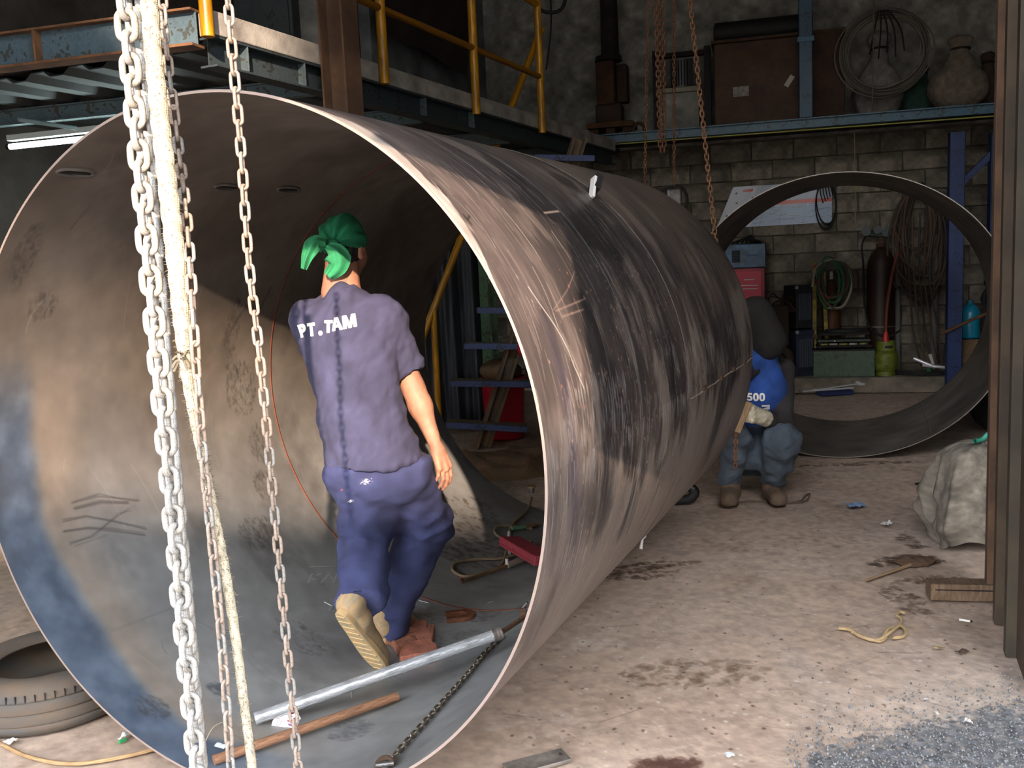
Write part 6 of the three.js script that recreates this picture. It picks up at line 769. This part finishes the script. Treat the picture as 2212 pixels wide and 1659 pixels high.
// green LPG bottle with red regulator
{ const t = rear('lpg_bottle', 'small yellow-green LPG bottle with red regulator on the plinth', 'gas cylinder', 1913, 0.52); const m = M('#7d8a2c', { tex: 'mottle', s: 3, roughness: 0.5 }); put(t, 'shell', lathe([[0.001, 0.03], [0.07, 0.035], [0.11, 0.06], [0.125, 0.1], [0.125, 0.2], [0.11, 0.25], [0.07, 0.275], [0.001, 0.28]], 36), m); put(t, 'foot_ring', new THREE.CylinderGeometry(0.095, 0.1, 0.05, 30, 1, true).translate(0, 0.025, 0), m); put(t, 'weld_band', new THREE.TorusGeometry(0.126, 0.004, 6, 36).rotateX(Math.PI / 2).translate(0, 0.15, 0), m);
  const c = new THREE.CylinderGeometry(0.09, 0.095, 0.1, 30, 1, true, 0.4, TAU - 0.8).rotateY(Math.PI).translate(0, 0.315, 0); put(t, 'collar', merge([c]), M('#86942f', { tex: 'mottle', s: 3, roughness: 0.5, side: THREE.DoubleSide })); put(t, 'collar_slot', box(0.075, 0.028, 0.01, 0.006, 0.02, 0.31, 0.091), MT.black); put(t, 'regulator', merge([new THREE.CylinderGeometry(0.025, 0.034, 0.08, 16).translate(0, 0.4, 0), new THREE.CylinderGeometry(0.015, 0.025, 0.03, 16).translate(0, 0.45, 0)]), M('#c0302c', { roughness: 0.4 })); put(t, 'hose', tube([V(0, 0.46, 0), V(0.01, 0.7, 0.0), V(0.05, 1.0, -0.02), V(0.12, 1.3, -0.05)], 0.016, 40, 7), M('#7a3f30', { roughness: 0.7 })); }
// green box with a grill on it
{ const t = rear('green_box', 'dusty green steel box on the plinth in front of the brown cylinder', 'box', 1821, 0.5); put(t, 'body', box(0.62, 0.28, 0.24, 0.01, 0, 0.14, 0), M('#5f7562', { tex: 'paint', s: 1.4, roughness: 0.7 })); put(t, 'top_flange', box(0.63, 0.014, 0.25, 0.003, 0, 0.288, 0), MT.dark);
  const u = rear('stove_rack', 'dark two-tier burner rack standing on the green box', 'rack', 1821, 0.5, PH + 0.296); for (const y of [0.03, 0.09, 0.16]) put(u, 'shelf', box(0.56 - y * 0.3, 0.026, 0.22, 0.004, 0, y, 0), y === 0.09 ? M('#3d4a40', { tex: 'mottle', roughness: 0.5 }) : MT.dark); for (const [x, z] of [[-0.24, 0.09], [0.24, 0.09], [-0.24, -0.09], [0.24, -0.09]]) put(u, 'leg', box(0.02, 0.18, 0.02, 0.003, x, 0.09, z), MT.dark); put(u, 'knob', new THREE.SphereGeometry(0.012, 10, 8).translate(-0.09, 0.09, 0.115), MT.bright); put(u, 'top_plate', new THREE.CylinderGeometry(0.2, 0.22, 0.03, 30).scale(1, 1, 0.5).translate(0.02, 0.19, 0), MT.black); for (let i = 0; i < 5; i++) put(u, 'burner_cap', new THREE.CylinderGeometry(0.04, 0.045, 0.016, 16).translate(-0.2 + i * 0.1, 0.052, 0.05), M(i % 2 ? '#a8a898' : '#8e9146', { roughness: 0.5 })); }
// hoses on the wall, blue columns, blue jug, box, broom
{ const [x0, y1] = wallXY(1985, 400, 0.25), [, y0] = wallXY(1985, 800, 0.4), t = thing('hose_bundle', 'tall bundle of brown hoses hung on the wall left of the blue column', 'hose', wallPt(x0, 0, 0.22)); t.rotation.y = WALL_TURN; const cs = ['#4a3a30', '#5a4636', '#3c3430', '#503a2c', '#443c38'].map((c) => M(c, { roughness: 0.8 }));
  for (let i = 0; i < 13; i++) { const w = 0.1 + rnd(0.22), top = y1 - rnd(0.1), bot = y1 - rnd(0.65, 1.3), o = rnd(-0.06, 0.06), z = rnd(0, 0.1); put(t, 'loop', tube([V(o - w * 0.5, top - 0.05, z), V(o, top, z), V(o + w * 0.55, top - 0.08, z), V(o + w * 0.95, lerp(top, bot, 0.45), z + 0.02), V(o + w * 0.6, bot + 0.06, z), V(o, bot, z + 0.03), V(o - w * 0.7, bot + 0.1, z), V(o - w, lerp(top, bot, 0.5), z)], 0.012, 60, 6, true), cs[i % 5]); }
  for (let i = 0; i < 5; i++) put(t, 'hanging_end', tube([V(-0.15 + i * 0.08, y1 - 0.3, 0.08), V(-0.1 + i * 0.05, y1 - 0.9, 0.1), V(-0.05 + i * 0.06, PH + 0.4, 0.14), V(0.02 + i * 0.05, PH + 0.08, 0.2)], 0.011, 40, 6), cs[i % 5]);
  put(t, 'hook', box(0.1, 0.05, 0.1, 0.01, 0, y1, 0), MT.black);
  const c = rear('floor_hose', 'black hose coiled on the plinth end below the hose bundle', 'hose', 1995, 0.48); for (let i = 0; i < 2; i++) put(c, 'coil', tube([V(-0.28, 0.012 + i * 0.02, 0), V(-0.1, 0.012 + i * 0.02, 0.1), V(0.15, 0.012 + i * 0.02, 0.11), V(0.3, 0.03 + i * 0.02, 0.0), V(0.38, 0.12 + i * 0.03, -0.06), V(0.42, 0.25, -0.1)], 0.014, 40, 6), MT.black);
  const n = rear('torch_heads', 'bright metal torch heads lying on the coiled black hose', 'torch', 2000, 0.46, PH + 0.05); put(n, 'barrel', rod(V(-0.12, 0.12, 0), V(0.08, 0.03, 0.05), 0.018), MT.bright); put(n, 'barrel', rod(V(-0.04, 0.05, 0.04), V(0.22, 0.02, 0.06), 0.016), MT.bright); put(n, 'nozzle', rod(V(0.04, 0.16, 0), V(0.07, 0.04, 0.03), 0.02, 0.012), M('#cfc9c0', { roughness: 0.4 })); put(n, 'green_cap', rod(V(0.0, 0.0, 0.08), V(0.03, 0.0, 0.1), 0.015), M('#2f8a4c', { roughness: 0.5 })); }
{ const [xb] = wallXY(2062, 600, 0.75), t = thing('blue_column', 'bright blue painted steel column right of the hanging hoses', 'column', wallPt(xb, 0, 0.75)); t.userData.kind = 'structure'; t.rotation.y = WALL_TURN; const yt = wallXY(2062, 285, 0.75)[1]; put(t, 'section', bar(V(0, 0, 0), V(0, yt, 0), 0.14, 0.12, V(0, 0, 1), 0.008), MT.deepBlue); put(t, 'brace', bar(V(0.05, yt - 0.5, 0.02), V(0.5, yt - 0.05, 0.02), 0.06, 0.06, V(0, 0, 1)), MT.deepBlue); put(t, 'base_plate', box(0.26, 0.015, 0.24, 0.003, 0, 0.0075, 0), MT.deepBlue);
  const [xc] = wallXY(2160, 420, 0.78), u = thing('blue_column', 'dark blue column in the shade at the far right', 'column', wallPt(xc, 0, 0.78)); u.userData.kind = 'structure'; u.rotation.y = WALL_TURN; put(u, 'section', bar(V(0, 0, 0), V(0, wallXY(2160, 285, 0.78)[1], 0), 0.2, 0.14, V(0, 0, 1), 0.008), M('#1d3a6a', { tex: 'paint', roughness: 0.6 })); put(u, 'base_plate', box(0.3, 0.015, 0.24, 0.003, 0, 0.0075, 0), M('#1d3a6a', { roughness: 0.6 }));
  const [xg] = wallXY(1925, 640, 0.08); for (const [px, l] of [[1938, 'left grey conduit pipe on the wall behind the hanging hoses'], [2018, 'right grey conduit pipe beside the blue column']]) { const [x] = wallXY(px, 640, 0.08); const q = thing('conduit_pipe', l, 'pipe', wallPt(x, PH, 0.08)); q.rotation.y = WALL_TURN; put(q, 'pipe', rod(V(0, 0, 0), V(0, 1.45, 0), 0.035), M('#7d7c78', { roughness: 0.6 })); put(q, 'strap', box(0.1, 0.03, 0.08, 0.004, 0, 0.9, 0), MT.dark); } }
{ const [xj, yj] = wallXY(2100, 733, 0.55), b = thing('cardboard_box', 'brown cardboard box beside the plinth under the blue jug', 'box', wallPt(xj + 0.02, 0, 0.42)); b.rotation.y = WALL_TURN; put(b, 'carton', box(0.3, yj, 0.3, 0.006, 0, yj / 2, 0), M('#8a6f52', { tex: 'mottle', s: 2, roughness: 0.9 })); put(b, 'flap', box(0.3, 0.006, 0.14, 0.002, 0, yj - 0.003, 0.08), M('#957a5c', { roughness: 0.9 }));
  const j = thing('water_jug', 'turquoise blue plastic water jug standing on the cardboard box', 'jug', wallPt(xj, yj, 0.42)); j.rotation.y = WALL_TURN; put(j, 'body', lathe([[0.001, 0], [0.09, 0], [0.1, 0.02], [0.1, 0.16], [0.094, 0.17], [0.1, 0.18], [0.1, 0.27], [0.07, 0.33], [0.03, 0.36], [0.001, 0.36]], 32), M('#1f8fb0', { roughness: 0.3 })); put(j, 'cap', new THREE.CylinderGeometry(0.032, 0.032, 0.04, 20).translate(0, 0.375, 0), M('#176a86', { roughness: 0.4 }));
  const br = thing('hand_brush', 'dark brush standing handle down behind the blue jug', 'brush', wallPt(xj + 0.11, yj, 0.48)); br.rotation.y = WALL_TURN; put(br, 'bristles', warp(new THREE.ConeGeometry(0.07, 0.34, 14, 6).scale(1, 1, 0.5).translate(0.04, 0.52, 0), (v) => { v.x += 0.02 * Math.sin(v.y * 40); }), MT.black); put(br, 'handle', rod(V(0, 0, 0), V(0.03, 0.38, 0), 0.018), MT.darkRust);
  const a = onWall(2030, 722, 0.9), c = onWall(2135, 675, 0.9), st = thing('slanting_pipe', 'thin rusty pipe leaning slantwise across the blue jug', 'pipe', a.clone()); add(st, 'pipe', rod(a, c, 0.016), MT.rust); }
// spanners on a blue cloth
{ const c = fl(1815, 852), t = thing('tool_roll', 'dark blue tool cloth on the ground before the plinth', 'cloth', c); t.rotation.y = 0.05; put(t, 'cloth', warp(box(0.36, 0.05, 0.16, 0.015, -0.06, 0.025, 0), (v) => { v.y *= 0.75 + 0.5 * fbm2(v.x * 12, v.z * 12, 2); }), M('#273464', { tex: 'cloth', roughness: 0.9 }));
  const s = thing('spanner', 'long bright open-ended spanner lying on the blue tool cloth', 'spanner', c.clone().setY(0.055)); s.rotation.y = 0.08; const jaw = poly([[0, -0.02], [0.03, -0.04], [0.075, -0.045], [0.08, -0.024], [0.045, -0.018], [0.045, 0.018], [0.08, 0.024], [0.075, 0.045], [0.03, 0.04], [0, 0.02]], 0.016, 0.003).rotateX(-1.1).translate(0.17, 0.05, 0); put(s, 'jaw', jaw, MT.bright); put(s, 'shank', bar(V(-0.26, 0.01, 0), V(0.18, 0.045, 0), 0.02, 0.014), MT.bright); put(s, 'ring', new THREE.TorusGeometry(0.02, 0.008, 8, 18).rotateX(1.2).translate(-0.275, 0.01, 0), MT.bright);
  const r = thing('socket_bar', 'thinner bright bar beside the long spanner', 'tool', c.clone().setY(0.06)); put(r, 'bar', rod(V(-0.42, -0.005, 0.03), V(0.12, 0.01, 0.05), 0.01), MT.bright); put(r, 'head', rod(V(-0.44, -0.005, 0.03), V(-0.41, -0.005, 0.03), 0.017), MT.steel); }
// poster, cable loop, string
{ const q = [[1584, 404], [1797, 391], [1797, 480], [1547, 494]].map(([x, y]) => wallXY(x, y, 0.05)); const tx = canvasTex(1024, 512, (x, W, H) => { x.fillStyle = '#b9c4d6'; x.fillRect(0, 0, W, H); x.fillStyle = '#a9bcd4'; x.fillRect(0, H * 0.55, W, H * 0.45); x.fillStyle = '#c9cdd8'; x.fillRect(0, 0, W * 0.3, H); x.fillStyle = '#d8746e'; x.fillRect(W * 0.32, H * 0.40, W * 0.68, H * 0.09); x.fillRect(W * 0.12, H * 0.08, W * 0.1, H * 0.06); x.strokeStyle = '#46536e'; x.lineWidth = 3; for (let i = 0; i < 60; i++) { const a = rnd(W * 0.25, W), b = rnd(0.5, 0.97) * H; x.globalAlpha = rnd(0.3, 0.8); x.beginPath(); x.moveTo(a, b); x.lineTo(a + rnd(20, 120), b - rnd(-6, 26)); x.stroke(); } x.strokeStyle = '#8a3e48'; for (let i = 0; i < 40; i++) { const a = rnd(W * 0.38, W * 0.8); x.globalAlpha = rnd(0.3, 0.8); x.beginPath(); x.moveTo(a, H * rnd(0.08, 0.14)); x.lineTo(a + rnd(-3, 3), H * rnd(0.18, 0.28)); x.stroke(); } x.strokeStyle = '#5f7a94'; for (const u of [0.38, 0.55, 0.76]) { x.globalAlpha = 0.5; x.beginPath(); x.moveTo(W * u, 0); x.lineTo(W * u, H); x.stroke(); } x.globalAlpha = 1; x.fillStyle = '#565d78'; for (const [a, b] of [[0.06, 0.16], [0.24, 0.3], [0.05, 0.7], [0.1, 0.4]]) { x.beginPath(); x.arc(W * a, H * b, 12, 0, 7); x.fill(); } });
  const n = 30, P = [], U = [], I = []; for (let j = 0; j <= n; j++) for (let i = 0; i <= n; i++) { const u = i / n, v = j / n, x = lerp(lerp(q[3][0], q[2][0], u), lerp(q[0][0], q[1][0], u), v), y = lerp(lerp(q[3][1], q[2][1], u), lerp(q[0][1], q[1][1], u), v); const w = wallPt(x, y, 0.04 + 0.012 * Math.sin(u * 9) + 0.02 * Math.exp(-Math.pow((u - 0.2 - 0.05 * v) / 0.04, 2)) * smoothstep(v, 0.3, 0.6)); P.push(w.x, w.y, w.z); U.push(u, v); } for (let j = 0; j < n; j++) for (let i = 0; i < n; i++) { const a = j * (n + 1) + i; I.push(a, a + 1, a + n + 1, a + 1, a + n + 2, a + n + 1); }
  const g = new THREE.BufferGeometry(); g.setAttribute('position', new THREE.Float32BufferAttribute(P, 3)); g.setAttribute('uv', new THREE.Float32BufferAttribute(U, 2)); g.setIndex(I); g.computeVertexNormals(); solo('banner', g, new THREE.MeshStandardMaterial({ map: tx, roughness: 0.25, side: THREE.DoubleSide }), 'glossy pale blue banner with a red stripe pinned on the block wall', 'banner');
  const [cx, cy] = wallXY(1784, 443, 0.1), o = thing('cable_loop', 'black cable loop hung over the right end of the pale banner', 'cable', wallPt(cx, cy, 0.1)); o.rotation.y = WALL_TURN; for (const [s, r] of [[1, 0], [0.9, 0.08]]) put(o, 'loop', new THREE.TorusGeometry(0.24, 0.014, 8, 50).scale(0.45 * s, 1.08 * s, 1).rotateZ(r).translate(0, (1 - s) * 0.2, 0.02), MT.black); for (let i = 0; i < 5; i++) put(o, 'strand', tube([V(-0.05 + i * 0.02, 0.26, 0.03), V(-0.06 + i * 0.03, 0.15, 0.03), V(-0.03 + i * 0.025, 0.02 + i * 0.02, 0.03)], 0.006, 14, 5), MT.black);
  const s0 = onWall(1846, 285, 0.5), s1 = onWall(1848, 482, 0.5), st = thing('hanging_string', 'pale thin string with a loop hanging from the blue shelf beam', 'string', s1.clone()); add(st, 'string', rod(s0, s1, 0.006, 0.006, 6), M('#8f8462', { roughness: 0.9 })); const lp = onWall(1848, 405, 0.5); add(st, 'loop', new THREE.TorusGeometry(0.03, 0.006, 6, 16).scale(0.8, 1.4, 1).translate(lp.x, lp.y, lp.z), M('#8f8462', { roughness: 0.9 }));
  const v0 = onWall(1888, -20, 0.9), v1 = onWall(1884, 250, 0.9); solo('hanging_wire', rod(v0, v1, 0.007, 0.007, 6), M('#6a5c4a', { roughness: 0.9 }), 'brown wire hanging down in front of the coiled cable', 'wire'); }
// ---------- the shelf ----------
const SD_ = 1.0, SHY = wallXY(1700, 259, SD_)[1], SHB = wallXY(1700, 280, SD_)[1];
{ const xl = wallXY(1150, 300, SD_)[0], xr = wallXY(2215, 240, SD_)[0], s = new THREE.Group(); s.name = 'storage_shelf'; tag(s, 'blue steel shelf beam running along the back wall with old machinery on it', 'shelf'); s.position.copy(WALL0); s.rotation.y = WALL_TURN; scene.add(s); base.set(s, WALL0);
  put(s, 'beam', ibeam(V(xl, (SHY + SHB) / 2, SD_), V(xr, (SHY + SHB) / 2, SD_), SHY - SHB, 0.09, 0.01, 0.012), M('#4c7a92', { tex: 'paint', s: 0.8, roughness: 0.45 })); put(s, 'decking', box(xr - xl, 0.03, 0.95, 0.004, (xl + xr) / 2, SHY - 0.02, 0.5), M('#4a4038', { tex: 'rust', s: 1, roughness: 0.9 })); put(s, 'edge_wire', rod(V(xl + 0.4, SHB - 0.012, SD_ + 0.03), V(xr, SHB - 0.03, SD_ + 0.03), 0.008, 0.008, 6), M('#9c9a4c', { roughness: 0.6 }));
  const [x1, y1] = wallXY(1232, 335, 0.9), [x2, y2] = wallXY(1245, 290, 0.9); put(s, 'bracket', bar(V(x1 - 0.02, y1, 0.9), V(x2, y2 + 0.05, 0.9), 0.08, 0.03, V(0, 0, 1)), M('#6a5a4a', { tex: 'rust', roughness: 0.8 })); for (const px of [1150, 1190]) { const [a, b] = wallXY(px, 297, SD_ + 0.05); put(s, 'splice_plate', box(0.2, 0.03, 0.06, 0.004, a, b, SD_ + 0.06), MT.blueSteel); }
  const [xp] = wallXY(1740, 130, SD_), c = thing('blue_post', 'blue post rising from the shelf beam in the middle of the stored machinery', 'post', wallPt(xp, SHY, SD_)); c.rotation.y = WALL_TURN; put(c, 'section', bar(V(0, 0, 0), V(0, 6.0 - SHY - 0.1, 0), 0.13, 0.12, V(0, 0, 1), 0.01), M('#3d6683', { tex: 'paint', s: 1, roughness: 0.5 })); put(c, 'splice_plate', box(0.16, 0.05, 0.14, 0.004, 0, 0.75, 0), M('#3d6683', { roughness: 0.5 })); }
function shelf(name, label, cat, px, d = 0.5) { const [x] = wallXY(px, 250, d), t = thing(name, label, cat, wallPt(x, SHY - 0.004, d)); t.rotation.y = WALL_TURN; return t; }
const S = 10 / F;                                                    // metres per pixel up there
{ const t = shelf('pump_column', 'tall dark flanged pump column on a rusty base at the left end of the shelf', 'machine', 1322, 0.55); const m = M('#5c534c', { tex: 'rust', s: 1.5, roughness: 0.8 }), dk = MT.dark; put(t, 'base_frame', box(0.5, 0.06, 0.4, 0.006, 0, 0.14, 0), M('#8a7352', { tex: 'rust', s: 2, roughness: 0.85 })); for (const x of [-0.18, 0, 0.18]) put(t, 'foot', box(0.1, 0.11, 0.3, 0.006, x, 0.055, 0), M('#7d694e', { tex: 'rust', s: 2, roughness: 0.85 })); put(t, 'lower_body', box(0.28, 0.2, 0.26, 0.02, -0.02, 0.27, 0), m); put(t, 'body', box(0.2, 0.46, 0.2, 0.02, -0.05, 0.6, 0), M('#7a6852', { tex: 'rust', s: 1.5, roughness: 0.85 })); put(t, 'side_body', box(0.12, 0.4, 0.18, 0.02, 0.13, 0.58, 0), m); put(t, 'flange', new THREE.CylinderGeometry(0.14, 0.15, 0.05, 28).translate(-0.02, 0.86, 0), dk); put(t, 'column', new THREE.CylinderGeometry(0.09, 0.1, 0.75, 24).translate(0, 1.25, 0), dk); put(t, 'cap', new THREE.CylinderGeometry(0.11, 0.11, 0.04, 24).translate(0, 1.64, 0), dk); put(t, 'side_wheel', new THREE.TorusGeometry(0.06, 0.02, 8, 20).translate(0.3, 0.08, 0.1), MT.darkRust); }
{ const t = shelf('hydraulic_unit', 'pale grey hydraulic tank inside a dark frame on the shelf, behind the chains', 'machine', 1470, 0.5); put(t, 'tank', box(0.42, 0.42, 0.36, 0.012, 0, 0.21, 0), M('#9a988e', { tex: 'mottle', s: 1.5, roughness: 0.7 })); put(t, 'tank_lid', box(0.46, 0.05, 0.4, 0.006, 0, 0.445, 0), M('#a39d8a', { tex: 'mottle', roughness: 0.7 })); put(t, 'motor', new THREE.CylinderGeometry(0.12, 0.12, 0.3, 24).translate(0.02, 0.63, 0), M('#5f6264', { roughness: 0.5, metalness: 0.3 })); for (const x of [-0.26, 0.29]) put(t, 'frame_post', box(0.07, 0.92, 0.08, 0.005, x, 0.46, -0.1), MT.black); put(t, 'frame_top', box(0.62, 0.05, 0.08, 0.005, 0.015, 0.86, -0.1), MT.dark); for (let i = 0; i < 6; i++) put(t, 'cooling_rib', box(0.012, 0.26, 0.03, 0.003, -0.06 + i * 0.03, 0.63, 0.12), MT.dark); }
{ const t = shelf('rusty_tank', 'large square rust-brown steel tank on the shelf left of the blue post', 'tank', 1640, 0.5); put(t, 'body', box(0.9, 0.86, 0.5, 0.02, 0, 0.43, 0), M('#7d726a', { tex: 'rust', s: 0.8, roughness: 0.75 })); put(t, 'front_flange', box(0.95, 0.03, 0.54, 0.004, 0, 0.875, 0), MT.darkRust); put(t, 'scrape', wrinkle(new THREE.PlaneGeometry(0.16, 0.1, 8, 6), 0.004, 30, 30, 30).translate(-0.18, 0.36, 0.256), M('#a8a29c', { tex: 'mottle', roughness: 0.7 })); put(t, 'white_tag', box(0.05, 0.12, 0.006, 0.002).rotateZ(-0.6).translate(0.3, 0.42, 0.255), M('#b8b2a6', { roughness: 0.7 }));
  const r = shelf('rolled_mat', 'rolled dark rubber mat lying on top of the rusty square tank', 'rolled mat', 1650, 0.55); r.position.y += 0.9; put(r, 'roll', new THREE.CylinderGeometry(0.11, 0.11, 0.98, 24).rotateZ(Math.PI / 2).translate(0, 0.1, 0), MT.black); put(r, 'spiral_end', new THREE.TorusGeometry(0.07, 0.012, 6, 24).rotateY(Math.PI / 2).translate(-0.49, 0.1, 0), MT.dark);
  const b = shelf('brown_crate', 'brown sheet-metal crate on the shelf just right of the blue post', 'crate', 1785, 0.45); put(b, 'panel', box(0.34, 0.9, 0.4, 0.012, 0, 0.45, 0), M('#675b53', { tex: 'rust', s: 1, roughness: 0.8 })); put(b, 'rim', box(0.36, 0.03, 0.42, 0.004, 0, 0.9, 0), MT.darkRust); }
{ const [x, y] = wallXY(1910, 112, 0.75), t = thing('cable_coil', 'big hanging coil of grey cable above the shelf in the right half', 'cable', wallPt(x, y, 0.75)); t.rotation.y = WALL_TURN; for (let i = 0; i < 14; i++) { const r = 0.42 - i * 0.006 + rnd(-0.012, 0.012); const c = []; const sx = rnd(0.98, 1.06), ph = rnd(6), z0 = rnd(-0.04, 0.04); for (let k = 0; k < 22; k++) { const a = k / 22 * TAU; c.push(V(Math.cos(a) * r * sx + 0.01 * Math.sin(a * 3 + ph), Math.sin(a) * r + 0.012 * Math.cos(a * 2 + ph), z0 + 0.02 * Math.sin(a + ph))); } put(t, 'turn', tube(c, 0.009, 66, 6, true), M(['#6a665e', '#59544e', '#75705f'][i % 3], { roughness: 0.7 })); } for (let i = 0; i < 5; i++) put(t, 'tie_strand', tube([V(-0.06 + i * 0.02, 0.4, 0.05), V(-0.1 + i * 0.06, 0.2, 0.06), V(-0.14 + i * 0.08, -0.02 - (i % 2) * 0.05, 0.05)], 0.008, 16, 5), MT.dark);
  const sack = (name, label, px, wd, h, dp, c, d, seedk) => { const s = shelf(name, label, 'sack', px, d), f = blend([ell(V(0, h * 0.3, 0), V(wd / 2, h * 0.34, dp / 2)), cone(V(0, h * 0.3, 0), V(0.02, h * 0.82, 0), wd * 0.34, wd * 0.14), ell(V(0.02, h * 0.93, 0), V(wd * 0.22, h * 0.08, dp * 0.2))], 0.06), g = iso((p) => smax(f(p), 0.004 - p.y, 0.01), V(-wd * 0.7, -0.02, -dp * 0.7), V(wd * 0.7, h * 1.1, dp * 0.7), 0.02, 2); wrinkle(g, 0.035, 8 + seedk, 7, 8, 4); put(s, 'sackcloth', g, M(c, { tex: 'cloth', s: 2, roughness: 0.95, bump: 'weave', bs: 10, depth: 0.002 })); put(s, 'tie', new THREE.TorusGeometry(wd * 0.15, 0.012, 6, 20).rotateX(Math.PI / 2).translate(0.02, h * 0.82, 0), MT.dark); return s; };
  sack('stored_sack', 'pale stained sack standing behind the hanging cable coil', 1895, 0.5, 0.9, 0.4, '#a39e98', 0.3, 0); sack('stored_sack', 'dark green-stained sack right of the pale one behind the coil', 1985, 0.34, 0.55, 0.34, '#33584c', 0.3, 1); sack('stored_sack', 'buff sack tied at its neck, standing alone on the shelf right of the coil', 2068, 0.56, 0.72, 0.4, '#8f8272', 0.66, 2); sack('stored_sack', 'dark brown sack at the right end of the shelf', 2128, 0.34, 0.62, 0.3, '#544538', 0.25, 3); }
// hook block behind the shell and the rear chains
{ const Z = 7.2, p = at(1455, 425, Z), t = thing('hook_block', 'grey chain-hoist hook block peeping over the cylinder at the rear', 'hoist', p.clone()); add(t, 'block', box(0.12, 0.13, 0.08, 0.02).translate(p.x, p.y, p.z), MT.steel); add(t, 'hook', new THREE.TorusGeometry(0.06, 0.016, 8, 20, 4).translate(p.x - 0.03, p.y - 0.12, p.z), MT.steel); add(t, 'guard', tube([p.clone().add(V(-0.16, -0.02, 0)), p.clone().add(V(-0.08, 0.05, 0)), p.clone().add(V(0.05, 0.08, 0)), p.clone().add(V(0.1, 0.0, 0)), p.clone().add(V(0.09, -0.14, 0))], 0.012, 30, 6), MT.dark);
  const rc = [MT.rustChain], mk = (label, a, b, pitch, d, w, merged = true) => chain('hoist_chain', label, 'chain', a, b, pitch, d, w, rc, { merge: merged, geo: linkGeo(pitch, d, w, 6, 20) });
  mk('thin chain hanging from above, left of the thick rusty chain loop', at(1400, -40, Z), at(1393, 402, Z), 0.03, 0.008, 0.026); mk('thin chain carrying the hook block', at(1456, -40, Z), at(1456, 415, Z), 0.03, 0.008, 0.026);
  mk('rust-orange chain sloping down to the far rim of the cylinder', at(1486, -40, 5.6), at(1546, 522, 5.6), 0.031, 0.0095, 0.031, false);
  for (const [dx, dz, l] of [[-7, 0, 'left'], [6, 0.05, 'right']]) mk('thick rust-brown hanging chain loop, ' + l + ' strand of the pair', at(1423 + dx, -40, Z - 0.2 + dz), at(1431 + dx * 0.6, 322, Z - 0.2 + dz), 0.036, 0.012, 0.042);
  const [a, b] = [at(1428, -10, 8), at(1000, -10, 8)]; }
{ const c = at(1190, -14, 8.4), o = thing('hanging_cable', 'black cable sagging in a loop at the top of the photo by the railing end', 'cable', c.clone()); add(o, 'cable', tube([at(1140, -40, 8.4), at(1150, 5, 8.4), at(1180, 26, 8.4), at(1212, 20, 8.4), at(1228, -40, 8.4)], 0.016, 40, 7), MT.black); add(o, 'tail', tube([at(1188, -40, 8.5), at(1190, 60, 8.5), at(1180, 150, 8.5)], 0.008, 20, 5), MT.black); }
const GROUPS = { load_chain: 'load chain strands', hand_chain: 'hand chains', hoist_chain: 'hoist chains at the rear', stored_sack: 'sacks stored on the shelf', paper_scrap: 'litter on the floor', plastic_scrap: 'litter on the floor', work_glove: 'work gloves lying on the plate', green_stanchion: 'green stanchions behind the stair', louvred_unit: 'louvred units by the wall', gas_cylinder: 'gas cylinders by the wall', conduit_pipe: 'conduit pipes on the back wall' };
for (const o of scene.children) { const g = GROUPS[o.name.replace(/_\d+$/, '')]; if (g && !o.userData.group) o.userData.group = g; }
renderer.render(scene, camera);
